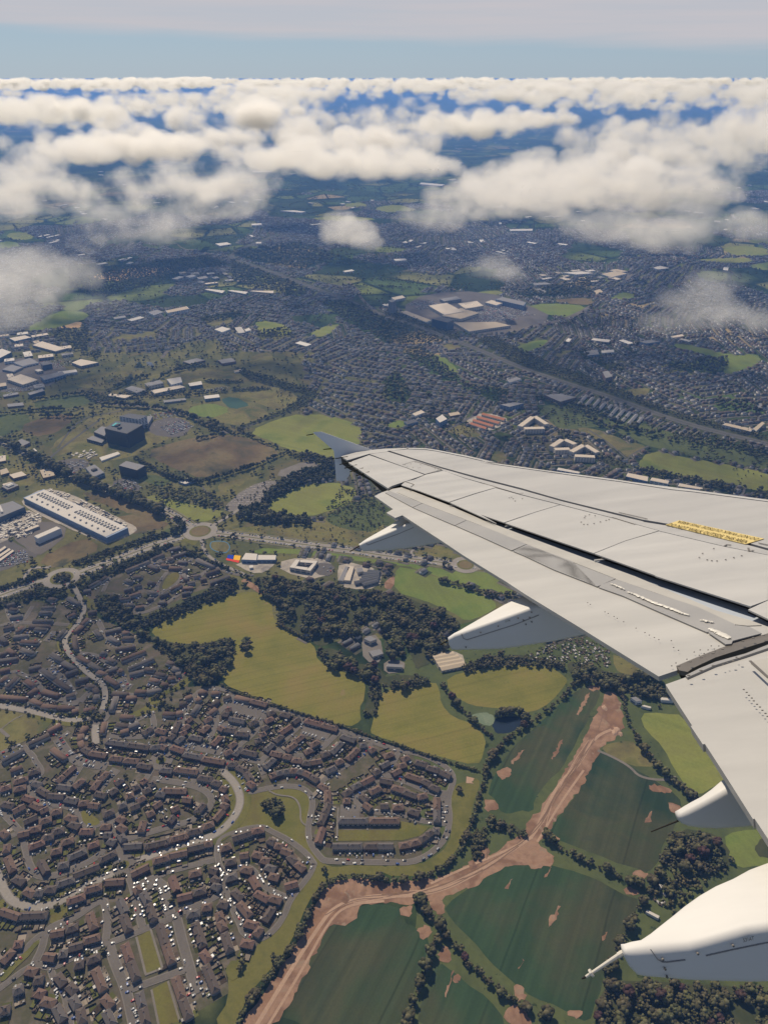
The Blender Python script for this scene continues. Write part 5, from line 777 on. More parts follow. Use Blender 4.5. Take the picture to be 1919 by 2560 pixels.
# bushes in gardens, scrub on the rough ground
for x, y, r in BUSH: TREES.append((x, y, r * 1.15, 4))
def scatter(s, n, r0, r1, st=4):
    px = P(s); poly = [(p.x, p.y) for p in (gp(u, v) for u, v in px)]; x0, x1 = min(p[0] for p in poly), max(p[0] for p in poly); y0, y1 = min(p[1] for p in poly), max(p[1] for p in poly)
    X, Y = RS.uniform(x0, x1, n * 3), RS.uniform(y0, y1, n * 3); k = np.where(inpoly(X, Y, poly))[0][:n]
    for i in k: TREES.append((X[i], Y[i], RS.uniform(r0, r1), st))
scatter('5 1390,20 1560,-60 1658,-60 1658,90 1450,70', 130, 1.5, 4); scatter('5 960,70 1330,45 1658,-30 1658,150 1300,110', 120, 1, 3); scatter('3 720,1080 640,1030 860,1000 1000,1090', 110, 2, 5); scatter('3 1470,1000 1658,1010 1658,1105 1400,1105', 150, 1.5, 4.5); scatter('5 560,150 780,95 800,70 650,110', 130, 1.5, 4)
scatter('4 650,650 1000,690 1250,760 1658,865 1658,920 1400,880 1000,740 740,735', 260, 2, 6); scatter('4 740,640 780,600 900,640 960,700', 60, 3, 6); scatter('3 1180,545 1330,600 1200,670', 50, 2, 4); scatter('3 290,552 600,490 480,576', 50, 2, 4); scatter('6 585,612 740,560 880,540 985,600 975,680 740,655', 60, 1.2, 3); scatter('8 1220,450 1330,440 1400,490 1250,640 1150,560', 70, 1.5, 5); scatter('4 255,746 310,720 422,760 402,786 300,772', 36, 2.5, 4); scatter('c 1350,150 1650,270 1350,350 1330,300', 14, 2.5, 3.5); scatter('3 40,900 260,880 420,960 200,1010', 90, 3, 5); scatter('3 230,690 480,660 620,640 400,760', 60, 2, 4); scatter('3 480,950 700,1040 560,1080', 60, 2.5, 4); scatter('3 960,1090 1180,960 1220,1010 1000,1110', 24, 2, 4)
scatter('8 380,260 460,290 420,400 370,400', 40, 1, 2.5); scatter('5 1610,420 1665,400 1665,480 1600,470', 40, 1.5, 2.5, 2)

# ------------------------------------------------------------------ suburbs filled street by street
bx = [(np.array([q[0] for q in p]), np.array([q[1] for q in p])) for p in NOFILL]
def blocked(X, Y):
    u, v = to_px(X, Y); bad = np.zeros(X.shape, bool)
    for (a, b), p in zip(bx, NOFILL):
        k = np.where((u > a.min()) & (u < a.max()) & (v > b.min()) & (v < b.max()) & ~bad)[0]
        if len(k): bad[k] |= inpoly(u[k], v[k], p)
    return bad
NOFILL += [P(s) for s in EST_POLY]
seeds = []; y = 1150.0
while y < 8200:
    st = 150 if y < 4200 else 230
    for x in np.arange(-.62 * y - 100, .62 * y + 100, st): seeds.append((x + rnd.uniform(-.4, .4) * st, y + rnd.uniform(-.4, .4) * st))
    y += st
kds = KDTree(len(seeds))
for i, p in enumerate(seeds): kds.insert((p[0], p[1], 0), i)
kds.balance()
bx = [(np.array([q[0] for q in p]), np.array([q[1] for q in p])) for p in NOFILL]
FX = []; FY = []; FA = []
for i, (x0, y0) in enumerate(seeds):
    a = float(vnoise(np.array([x0]), np.array([y0]), 520, 3)[0]) * 3.1 + rnd.choice((0, 0, 1.57)) + rnd.uniform(-.2, .2); R = 110 if y0 < 4200 else 165
    c, q = math.cos(a), math.sin(a); lx = np.arange(-R, R, 21.5); ly = np.arange(-R, R, 25.0); gx, gy = np.meshgrid(lx, ly); gy = gy + np.where((np.arange(len(ly)) % 2)[:, None] == 0, 4, -4)
    gx = gx.ravel() + RS.uniform(-2, 2, gx.size); gy = gy.ravel() + RS.uniform(-1, 1, gy.size)
    X, Y = x0 + gx * c - gy * q, y0 + gx * q + gy * c
    k = [j for j in range(len(X)) if kds.find((X[j], Y[j], 0))[1] == i]
    FX.append(X[k]); FY.append(Y[k]); FA.append(np.full(len(k), a))
FX, FY, FA = np.concatenate(FX), np.concatenate(FY), np.concatenate(FA)
u, v = to_px(FX, FY); dens = vnoise(FX, FY, 600, 11) * .6 + vnoise(FX, FY, 230, 12) * .4
right = np.clip((u - 900) / 900, 0, 1)
keep = (u > -60) & (u < 1980) & (dens > np.interp(v, [480, 620, 700, 800, 900], [.68, .5, .38, .31, .25]) - .05 * right) & (v > 470) & ~blocked(FX, FY)
keep &= ~((v < 900) & (u < 560) & (dens < .42)) & ~((v > 880) & (u < 760))
FX, FY, FA, dens = FX[keep], FY[keep], FA[keep], dens[keep]; n = len(FX)
print('suburb blocks', n)
arr = np.stack([FX, FY, FA + RS.uniform(-.05, .05, n), RS.choice([8.5, 13, 15, 19.5], n, p=[.2, .35, .25, .2]), RS.uniform(8, 9.6, n), RS.choice([0, 1, 2, 3], n, p=[.42, .26, .28, .04])], 1)
link('suburb_ground', None) if 0 else None
link('suburb_houses', simple_houses('suburb_houses', arr, SUBW + SUBR, 0), kind='stuff')
if rest_blocks: link('terraces', simple_houses('terraces', [(x, y, a, l, DEP, r) for x, y, a, l, r in rest_blocks], [WALLS[0], WALLS[1], WALLS[2]] + [ROOFS[0], ROOFS[1], ROOFS[2], ROOFS[3]], 0), kind='stuff')
# plots of ground under each of them: gardens and street
qs = []
c, q = np.cos(FA), np.sin(FA)
V = []
for sx, sy in ((-11.5, -14), (11.5, -14), (11.5, 14), (-11.5, 14)): V.append(np.stack([FX + sx * c - sy * q, FY + sx * q + sy * c, np.full(n, .16) + (np.arange(n) % 50) * .003], 1))
V = np.stack(V, 1).reshape(-1, 3); link('suburb_plots', npmesh('suburb_plots', V, np.arange(4 * n).reshape(-1, 4), [M_SUB]), kind='stuff')
V = []
for sx, sy in ((-11.5, 9.5), (11.5, 9.5), (11.5, 14), (-11.5, 14)): V.append(np.stack([FX + sx * c - sy * q, FY + sx * q + sy * c, np.full(n, .42)], 1))
V = np.stack(V, 1).reshape(-1, 3); link('suburb_streets', npmesh('suburb_streets', V, np.arange(4 * n).reshape(-1, 4), [M_ASPH]), kind='stuff')
# suburban trees
m = 34000; TX = RS.uniform(-1, 1, m); TY = 1150 + 6800 * RS.rand(m) ** 1.25; TX = TX * .6 * TY
k = ~blocked(TX, TY); TX, TY = TX[k], TY[k]; sel = RS.rand(len(TX)) < np.where(vnoise(TX, TY, 260, 21) > .5, .95, .5)
for x, y in zip(TX[sel], TY[sel]): TREES.append((x, y, RS.uniform(2, 5) if RS.rand() < .75 else RS.uniform(5, 7.5), 4))
# tree lines and copses of the far country
m = 700; CX_ = RS.uniform(-1, 1, m); CY_ = 2600 + 8500 * RS.rand(m); CX_ *= .62 * CY_
for x, y in zip(CX_, CY_):
    an = vnoise(np.array([x]), np.array([y]), 900, 5)[0] * 6; ln = RS.uniform(60, 260); k = int(ln / 13); t = np.linspace(-.5, .5, k) * ln
    X, Y = x + np.cos(an) * t, y + np.sin(an) * t; bad = blocked(X, Y)
    for xx, yy, b_ in zip(X, Y, bad):
        if not b_: TREES.append((xx + RS.uniform(-4, 4), yy + RS.uniform(-4, 4), RS.uniform(4, 8), 3))

def dist2(t): return t[0] ** 2 + t[1] ** 2 + H * H
big = [t for t in TREES if t[2] > 1.6 and t[3] in (1, 2) and inframe(t[0], t[1]) and 0 < to_px(t[0], t[1])[0] < 1919 and to_px(t[0], t[1])[1] < 2575]
# those largest in the picture, and not behind the wing
def hidden(t):
    u, v = to_px(t[0], t[1], 6); return inpoly(np.array([u]), np.array([v]), WING_PX)[0]
WING_PX = P('a 315,278 585,222 1140,225 c 1658,440 h 1658,2300 1490,2183 1080,1520 325,370 f 710,870 0,430 e 0,270 a 850,785 605,622')
big = [t for t in big if not hidden(t)]
big.sort(key=lambda t: -t[2] / math.sqrt(dist2(t)))
ind = set(id(t) for t in big[:298]); TO = []; TP = []; TD = []
DW = ['dark rounded broadleaf tree', 'green broadleaf tree', 'dark broadleaf tree', 'pale green lumpy tree', 'dark dense-crowned tree', 'blackish broadleaf tree', 'light-topped broadleaf tree', 'pointed dark conifer', 'spreading dark tree', 'copper-brown tree']
for t in big[:298]:
    k = rnd.choice((0, 1, 2, 4, 5, 6, 8, 9, 3, 0, 2)) if t[3] == 1 else rnd.choice((7, 0, 2, 5, 4)); r = t[2]
    root = link('broadleaf_tree' if k != 7 else 'conifer_tree', None); root.location = (t[0], t[1], 0); root.rotation_euler = (0, 0, rnd.uniform(0, 6.28)); tag(root, 'tree', 'tree', 'trees of the woods, hedgerows and greens')
    cr = link('crown', CROWN[k], root); hs = rnd.uniform(.85, 1.2) * (1.5 if k == 7 else 1); cr.scale = (r, r, r * hs); cr.location = (0, 0, r * .35)
    tr = link('trunk', TRUNK, root); tr.scale = (r, r, r * 1.0); TO.append(root); TP.append((t[0], t[1])); TD.append(DW[k])
rank_labels(TO, TP, 'tree', TD)
rest = [t for t in TREES if id(t) not in ind]
print('trees', len(rest))
def tree_mass(name, lst, lobes, base, mat, nvar=6, squash=1.0):
    if not lst: return
    VAR = [crown_arrays(np.random.RandomState(50 + k), lobes, base, 0, .2) for k in range(nvar)]; A = np.array([(t[0], t[1], t[2]) for t in lst]); which = RS.randint(0, nvar, len(A)); VV = []; FF = []; off = 0
    for k in range(nvar):
        a = A[which == k]; m_ = len(a)
        if not m_: continue
        V, F = VAR[k]; th = RS.uniform(0, 6.28, m_); c_, s_ = np.cos(th)[:, None], np.sin(th)[:, None]; sq = RS.uniform(.8, 1.15, m_)[:, None] * squash
        X = (V[None, :, 0] * c_ - V[None, :, 1] * s_) * a[:, 2:3] + a[:, 0:1]; Y = (V[None, :, 0] * s_ + V[None, :, 1] * c_) * a[:, 2:3] + a[:, 1:2]; Z = V[None, :, 2] * a[:, 2:3] * sq + a[:, 2:3] * .25
        VV.append(np.stack([X, Y, Z], 2).reshape(-1, 3)); FF.append((F[None] + (np.arange(m_) * len(V))[:, None, None] + off).reshape(-1, 3)); off += m_ * len(V)
    link(name, npmesh(name, np.concatenate(VV), np.concatenate(FF), mat), kind='stuff')
near = lambda t: dist2(t) < 1900 ** 2
tree_mass('woodland', [t for t in rest if t[3] == 1 and near(t)], 9, ICO0, M_LEAF[0]); tree_mass('conifer_belt', [t for t in rest if t[3] == 2 and near(t)], 9, ICO0, M_LEAF[2], 6, 1.25)
tree_mass('hedge_and_garden_shrubs', [t for t in rest if t[3] >= 3 and near(t)], 4, ICO0, M_LEAF[1], 6, .9)
tree_mass('distant_trees', [t for t in rest if not near(t)], 3, ICO0, M_LEAF[0])

# ------------------------------------------------------------------ cars
PAINT = [('white', (.5, .49, .46)), ('silver', (.3, .3, .3)), ('grey', (.12, .125, .13)), ('black', (.02, .02, .022)), ('red', (.35, .03, .025)), ('blue', (.03, .08, .26))]
M_PAINT = [flat('car_paint_' + n, c, .3, .5) for n, c in PAINT]; M_TYRE = flat('tyre_rubber', (.02, .02, .02))
CB = [[(-2.1, .35), (2.1, .35), (2.15, .75), (1.25, .92), (-2.05, .95), (-2.15, .7)]]
def car_meshes(pi, van):
    b = MB(); w_ = .88
    prof = [(-2.15, .35), (2.1, .35), (2.18, .72), (1.2, .95), (.55, 1.42), (-1.35, 1.45), (-2.05, 1.0)] if not van else [(-2.5, .4), (2.4, .4), (2.45, .95), (1.9, 1.2), (1.3, 2.0), (-2.45, 2.05)]
    n = len(prof)
    b.add([(x, -w_, z) for x, z in prof] + [(x, w_, z) for x, z in prof], [(i, n + i, n + (i + 1) % n, (i + 1) % n) for i in range(n)][::1] + [tuple(range(n)), tuple(range(2 * n - 1, n - 1, -1))])
    g = MB()
    if not van: g.add([(1.14, -.74, .99), (.6, -.68, 1.40), (.6, .68, 1.40), (1.14, .74, .99)], [(0, 3, 2, 1)]); g.add([(-1.42, -.66, 1.43), (-2.0, -.7, 1.04), (-2.0, .7, 1.04), (-1.42, .66, 1.43)], [(0, 3, 2, 1)])
    else: g.add([(1.88, -.74, 1.25), (1.34, -.7, 1.95), (1.34, .7, 1.95), (1.88, .74, 1.25)], [(0, 3, 2, 1)])
    for sy in (-.895, .895): g.add([(.95, sy, 1.0), (.5, sy, 1.36), (-1.3, sy, 1.38), (-1.75, sy, 1.02)], [(0, 1, 2, 3), (3, 2, 1, 0)])
    for v_ in range(len(g.v)): g.v[v_] = (g.v[v_][0] + .03, g.v[v_][1], g.v[v_][2] + .03)
    t = MB()
    for x in (-1.35, 1.35):
        for y_ in (-.8, .8): t.add([(x + .33 * math.cos(a_), y_ + s_ * .12, .33 + .33 * math.sin(a_)) for s_ in (-1, 1) for a_ in np.linspace(0, 5.5, 8)], [(i, (i + 1) % 8, 8 + (i + 1) % 8, 8 + i) for i in range(8)] + [tuple(range(8)), tuple(range(15, 7, -1))])
    return {'body': b.mesh('body', M_PAINT[pi]), 'window': g.mesh('window', M_GLASS), 'wheel': t.mesh('wheel', M_TYRE)}
CARM = {}
cars = []                                     # x, y, angle
for x, y, a in FRONTS:
    if rnd.random() < .34: cars.append((x, y, a + rnd.uniform(-.08, .08)))
for pts, wd in ROADS[:75]:
    for a, b in zip(pts, pts[1:]):
        t = (b - a); le = t.length
        if le < 1: continue
        t /= le; an = math.atan2(t.y, t.x); court = 9 <= wd <= 26
        if wd > 13 and wd < 19: continue
        for k in range(int(le / (2.9 if court and wd != 9 else 9)) + (1 if rnd.random() < .5 else 0)):
            for sg in (-1, 1):
                if rnd.random() < (.4 if court and wd != 9 else .2):
                    p = a + t * (k * (2.9 if court and wd != 9 else 9) + rnd.uniform(0, .4)); o = wd / 2 - (2.6 if court and wd != 9 else 1.2)
                    cars.append((p.x - t.y * o * sg, p.y + t.x * o * sg, an + (math.pi / 2 if court and wd != 9 else 0)))
def car_park(s, dx=2.7, dy=8.5, fill=.75):
    a, b, c, d = G(s); u_ = (b - a); v_ = (d - a); nu, nv = int(u_.length / dx), max(1, int(v_.length / dy)); an = math.atan2(v_.y, v_.x)
    for j in range(nv):
        for i in range(nu):
            if rnd.random() < fill: p = a + (b - a) * ((i + .5) / nu) * 1.0 + (d - a) * ((j + .5) / nv); cars.append((p.x, p.y, an))
car_park('K 0,850 320,800 380,880 0,1010', 2.8, 7.5, .8); car_park('K 0,920 200,830 330,840 0,1000', 3, 8, .5); car_park('3 690,740 790,705 840,735 740,775', 2.8, 9, .75); car_park('3 250,900 360,880 400,900 300,935', 2.8, 9, .45); car_park('3 490,985 560,960 610,1005 550,1025', 2.8, 9, .6); car_park('4 320,240 500,225 590,265 400,290', 3, 10, .75); car_park('4 100,205 200,190 240,215 150,235', 3, 10, .7); car_park('4 430,220 560,215 640,250 520,262', 3, 10, .6); car_park('3 620,690 740,670 780,690 660,710', 3, 9, .6); car_park('3 860,580 980,565 985,580 870,592', 3, 8, .7); car_park('5 1370,230 1440,235 1425,265 1365,260', 2.8, 9, .2); car_park('3 150,460 300,440 320,460 200,490', 3, 9, .5); car_park('3 20,575 160,560 160,580 30,595', 3, 9, .6)
for pts, wd in ROADS_FAR:
    for a, b in zip(pts, pts[1:]):
        t = b - a; le = t.length; t /= max(le, 1e-6)
        for k in range(int(le / 60)):
            sg = rnd.choice((-1, 1)); p = a + t * rnd.uniform(0, le); o = wd * .27 + rnd.choice((-3, 1)); cars.append((p.x - t.y * o * sg, p.y + t.x * o * sg, math.atan2(t.y, t.x)))
# stragglers standing where a house stands are dropped
ok = []
for x, y, a in cars:
    bad = False
    for co, i, d in kdb.find_range((x, y, 0), 34):
        bx_, by_, ba, bl = BLOCKS[i]; dx, dy = x - bx_, y - by_; lx, ly = dx * math.cos(ba) + dy * math.sin(ba), -dx * math.sin(ba) + dy * math.cos(ba)
        if abs(lx) < bl / 2 + 1.2 and abs(ly) < DEP / 2 + 1.6: bad = True; break
    if not bad and inframe(x, y): ok.append((x, y, a))
cars = ok; kc = KDTree(len(cars))
for i, p in enumerate(cars): kc.insert((p[0], p[1], 0), i)
kc.balance()
keepc = []; gone = set()
for i, p in enumerate(cars):
    if i in gone: continue
    keepc.append(p)
    for co, j, d in kc.find_range((p[0], p[1], 0), 2.3):
        if j > i: gone.add(j)
cars = [(x, y, a + (math.pi if rnd.random() < .5 else 0), rnd.choices(range(6), (.24, .26, .2, .18, .06, .06))[0], rnd.random() < .1) for x, y, a in keepc]
cars.sort(key=lambda p: dist2(p)); print('cars', len(cars))
def vis(p):
    u, v = to_px(p[0], p[1], .7); return 0 < u < 1919 and 0 < v < 2560
nearc = [p for p in cars if vis(p)][:300]; ids = set(id(p) for p in nearc); CO = []; CP = []; CD = []
for p in nearc:
    key = (p[3], p[4])
    if key not in CARM: CARM[key] = car_meshes(*key)
    T = CARM[key]; root = link('parked_car' if not p[4] else 'parked_van', None); root.location = (p[0], p[1], .62); root.rotation_euler = (0, 0, p[2]); tag(root, 'car', 'car' if not p[4] else 'van', 'vehicles parked about the estate')
    for nme in ('body', 'window', 'wheel'): link(nme, T[nme], root)
    CO.append(root); CP.append((p[0], p[1])); CD.append(PAINT[p[3]][0] + (' van' if p[4] else ' car'))
for kk in ('car', 'van'):
    ix = [i for i, o in enumerate(CO) if o['category'] == kk]; rank_labels([CO[i] for i in ix], [CP[i] for i in ix], kk, [CD[i] for i in ix])
restc = [p for p in cars if id(p) not in ids]
if restc:
    A = np.array([p[:4] for p in restc]); c_, s_ = np.cos(A[:, 2]), np.sin(A[:, 2])
    bxs = [(-2.1, 2.1, .9, .3, .95), (-1.7, .8, .75, .95, 1.45)]; VV = []; FF = []; MI = []; off = 0
    for x0, x1, hw, z0, z1 in bxs:
        cor = np.array([(x0, -hw, z0), (x1, -hw, z0), (x1, hw, z0), (x0, hw, z0), (x0 + (.35 if z0 > .5 else 0), -hw, z1), (x1 - (.5 if z0 > .5 else 0), -hw, z1), (x1 - (.5 if z0 > .5 else 0), hw, z1), (x0 + (.35 if z0 > .5 else 0), hw, z1)])
        X = cor[None, :, 0] * c_[:, None] - cor[None, :, 1] * s_[:, None] + A[:, 0:1]; Y = cor[None, :, 0] * s_[:, None] + cor[None, :, 1] * c_[:, None] + A[:, 1:2]; Z = np.repeat(cor[None, :, 2] + .62, len(A), 0)
        VV.append(np.stack([X, Y, Z], 2).reshape(-1, 3)); q = np.array([(0,1,5,4), (1,2,6,5), (2,3,7,6), (3,0,4,7), (4,5,6,7)])
        FF.append((q[None] + (np.arange(len(A)) * 8)[:, None, None] + off).reshape(-1, 4)); MI.append(np.repeat(A[:, 3].astype(int), 5)); off += 8 * len(A)
    link('distant_cars', npmesh('distant_cars', np.concatenate(VV), np.concatenate(FF), M_PAINT, np.concatenate(MI)), kind='stuff')
# small things on the ground: gravestones, allotment sheds, site materials
m = MB()
for s, n, a_ in (('3 970,1085 1070,1000 1170,965 1210,1005 1100,1075', 420, .5), ('3 640,725 760,695 800,720 700,760', 60, .3)):
    poly = [(p.x, p.y) for p in G(s)]; x0, x1 = min(p[0] for p in poly), max(p[0] for p in poly); y0, y1 = min(p[1] for p in poly), max(p[1] for p in poly); X, Y = RS.uniform(x0, x1, n * 2), RS.uniform(y0, y1, n * 2); Y = np.round(Y / 9) * 9
    for i in np.where(inpoly(X, Y, poly))[0][:n]: m.box(X[i], Y[i], 0, RS.uniform(1.5, 3.5), RS.uniform(1, 2), RS.uniform(.6, 1.3), a_)
link('gravestones', m.mesh('gravestones', flat('headstone', (.36, .31, .27), .7, .1, .4)), kind='stuff')
m = MB()
for s, n in (('6 620,612 740,562 745,650 640,650', 60), ('6 770,555 870,545 980,600 970,675 760,650', 170), ('8 1140,520 1210,500 1260,560 1180,600', 25)):
    poly = [(p.x, p.y) for p in G(s)]; x0, x1 = min(p[0] for p in poly), max(p[0] for p in poly); y0, y1 = min(p[1] for p in poly), max(p[1] for p in poly); X, Y = RS.uniform(x0, x1, n * 3), RS.uniform(y0, y1, n * 3)
    for i in np.where(inpoly(X, Y, poly))[0][:n]: m.box(X[i], Y[i], 0, RS.uniform(2, 5), RS.uniform(1.8, 2.6), 2.1, .35 + RS.choice([0, 1.57]), RS.choice([0, 1, 2], p=[.4, .4, .2]))
link('allotment_sheds', m.mesh('allotment_sheds', [M_SHED[0], M_SHED[1], M_PLOT[0]]), kind='stuff')
m = MB()
for s, n in (('K -50,500 280,340 480,430 430,540 200,600', 130), ('K 560,95 800,170 1100,310 1480,520 1440,560 900,300 560,140', 150), ('K 0,540 250,560 120,660 0,690', 60), ('K 160,640 380,560 400,600 250,690', 40), ('3 300,860 380,835 440,850 380,880', 40)):
    poly = [(p.x, p.y) for p in G(s)]; x0, x1 = min(p[0] for p in poly), max(p[0] for p in poly); y0, y1 = min(p[1] for p in poly), max(p[1] for p in poly); X, Y = RS.uniform(x0, x1, n * 6), RS.uniform(y0, y1, n * 6)
    for i in np.where(inpoly(X, Y, poly))[0][:n]: m.box(X[i], Y[i], 0, RS.uniform(3, 11), RS.uniform(2, 4), RS.uniform(1.5, 3.5), -.45 + RS.choice([0, 1.57]), RS.choice([0, 1], p=[.8, .2]))
link('site_materials', m.mesh('site_materials', [flat('site_pale', (.5, .45, .37), .7, .1, .3), flat('site_dark', (.08, .08, .09))]), kind='stuff')
# far pale roofs of works and warehouses
m = 650; X = RS.uniform(-1, 1, m); Y = 2600 + 9500 * RS.rand(m) ** 1.1; X *= .6 * Y; k = ~blocked(X, Y) & (vnoise(X, Y, 500, 31) > .52); X, Y = X[k], Y[k]
arr = np.stack([X, Y, vnoise(X, Y, 520, 3) * 3, RS.uniform(25, 80, len(X)), RS.uniform(14, 34, len(X)), RS.choice([0, 1, 2, 3], len(X))], 1); b_ = MB()
for r in arr: b_.box(r[0], r[1], 0, r[3], r[4], 8, r[2], 0, 1)
link('distant_works', b_.mesh('distant_works', [WM['grey'], flat('works_roof', (.5, .46, .4), .7, .2, .3)]), kind='stuff')

# spoil heaps beside the haul road
for u, v, r, hgt in ((1543, 1825, 5, 2.2), (1536, 1832, 4, 1.8), (1550, 1835, 3.5, 1.5), (1210, 2130, 6, 1.8), (1180, 2165, 5, 1.6), (1510, 1770, 4, 1.6), (862, 2240, 6, 1.8), (905, 2225, 5, 1.5)):
    p = gp(u, v); V = []; n = 10
    for k in range(n): a = 6.2832 * k / n; q = r * rnd.uniform(.8, 1.25); V.append((q * math.cos(a), q * math.sin(a) * 1.5, 0))
    for k in range(n): a = 6.2832 * k / n; q = r * .45 * rnd.uniform(.7, 1.2); V.append((q * math.cos(a), q * math.sin(a) * 1.5, hgt * rnd.uniform(.7, 1)))
    V.append((0, 0, hgt)); o = link('spoil_heap', mesh('spoil_heap', V, [(k, (k + 1) % n, n + (k + 1) % n, n + k) for k in range(n)] + [(n + k, n + (k + 1) % n, 2 * n) for k in range(n)], M_TRACK if u > 1500 else M_EARTH), group='spoil heaps by the haul road'); o.location = (p.x, p.y, .3); o['category'] = 'spoil heap'; SPO = globals().setdefault('SPO', []); SPO.append(o)
rank_labels(SPO, [(o.location.x, o.location.y) for o in SPO], 'spoil heap', ['bare soil mound'] * len(SPO))
# ------------------------------------------------------------------ clouds: volumes grown from heaps of puffs
def cloud_mat(name, dens, scale, cut=0.32, ani=0.35):
    m = bpy.data.materials.new(name); m.use_nodes = True; t = m.node_tree; t.nodes.clear()
    o = N(t, 'ShaderNodeOutputMaterial'); pv = N(t, 'ShaderNodeVolumePrincipled'); pv.inputs['Density Attribute'].default_value = ''
    pv.inputs['Color'].default_value = (.997, .984, .963, 1); pv.inputs['Anisotropy'].default_value = ani
    a = N(t, 'ShaderNodeAttribute', attribute_name='density'); g = N(t, 'ShaderNodeTexCoord')
    n = noise(t, g.outputs['Object'], scale, 7.0, .68, .4)
    e = N(t, 'ShaderNodeMath', operation='MULTIPLY_ADD', i_1=1.6, i_2=-cut); L(t, a.outputs['Fac'], e.inputs[0])     # thin at the rim, full inside
    n2 = N(t, 'ShaderNodeMath', operation='MULTIPLY_ADD', i_1=1.7, i_2=-.85); L(t, n.outputs['Fac'], n2.inputs[0])
    s1 = N(t, 'ShaderNodeMath', operation='ADD'); L(t, e.outputs[0], s1.inputs[0]); L(t, n2.outputs[0], s1.inputs[1])
    r = N(t, 'ShaderNodeMapRange', i_1=0.0, i_2=1.1, i_3=0.0, i_4=dens); L(t, s1.outputs[0], r.inputs[0])
    g0 = N(t, 'ShaderNodeMath', operation='MULTIPLY', i_1=6.0, use_clamp=True); L(t, a.outputs['Fac'], g0.inputs[0]); g1 = N(t, 'ShaderNodeMath', operation='MULTIPLY'); L(t, g0.outputs[0], g1.inputs[0]); L(t, r.outputs[0], g1.inputs[1])   # nothing outside the puffs
    L(t, g1.outputs[0], pv.inputs['Density']); L(t, pv.outputs[0], o.inputs['Volume']); return m
def puff_cloud(name, puffs, voxel, band, mat, **kw):
    """puffs: x, y, z, rx, ry, rz"""
    V, F = ICO1; A = np.array(puffs); n = len(A)
    VV = V[None] * (1 + RS.uniform(-.06, .06, (n, len(V), 1))) * A[:, None, 3:6] + A[:, None, 0:3]
    me = npmesh(name + '_puffs', VV.reshape(-1, 3), (F[None] + (np.arange(n) * len(V))[:, None, None]).reshape(-1, 3), [mat]); src = bpy.data.objects.new(name + '_puffs', me)
    vd = bpy.data.volumes.new(name); vd.materials.append(mat); o = link(name, vd, None, **kw)
    md = o.modifiers.new('puffs', 'MESH_TO_VOLUME'); md.object = src; md.density = 1; md.interior_band_width = band; md.resolution_mode = 'VOXEL_SIZE'; md.voxel_size = voxel
    k = len([q for q in bpy.data.volumes]); o.location = (3.37 * k + .41, 1.93 * k + .83, .77 * k + .29)      # no two voxel grids line up
    return o
def heap(ell, zc, fill=70):
    out = []
    for (u, v, hw, hh) in ell:
        p = gp(u, v, zc); s = (p - Vector((0, 0, H))).length / FPX; a, b = hw * s, hh * s
        for k in range(fill):
            th = rnd.uniform(0, 6.283); q = math.sqrt(rnd.random()); x = q * math.cos(th); y = q * math.sin(th); top = math.sqrt(max(.05, 1 - q * q))
            r = b * rnd.uniform(.3, .58) * (.45 + .65 * top); z = rnd.uniform(-.4, .6) * top * b * .85
            out.append((p.x + x * a, p.y + y * a * .5, p.z + z, r * 1.35, r * 1.3, r))
        for k in range(fill // 4):                           # smaller heads on top
            th = rnd.uniform(0, 6.283); q = math.sqrt(rnd.random()) * .95; x = q * math.cos(th); y = q * math.sin(th); top = math.sqrt(max(.02, 1 - q * q)); r = b * rnd.uniform(.16, .28)
            out.append((p.x + x * a, p.y + y * a * .5, p.z + top * b * .7 * rnd.uniform(.5, 1), r * 1.3, r * 1.2, r))
    return out
CM = cloud_mat('cloud_dense', .022, .008, .28); CMW = cloud_mat('cloud_wisp', .011, .012, .42); CMM = cloud_mat('cloud_soft', .018, .016, .4); CMD = cloud_mat('cloud_deck', .026, .0055, .32); CMF = cloud_mat('cloud_deck_far', .014, .0026, .28)
CG = 'broken clouds below the aircraft'
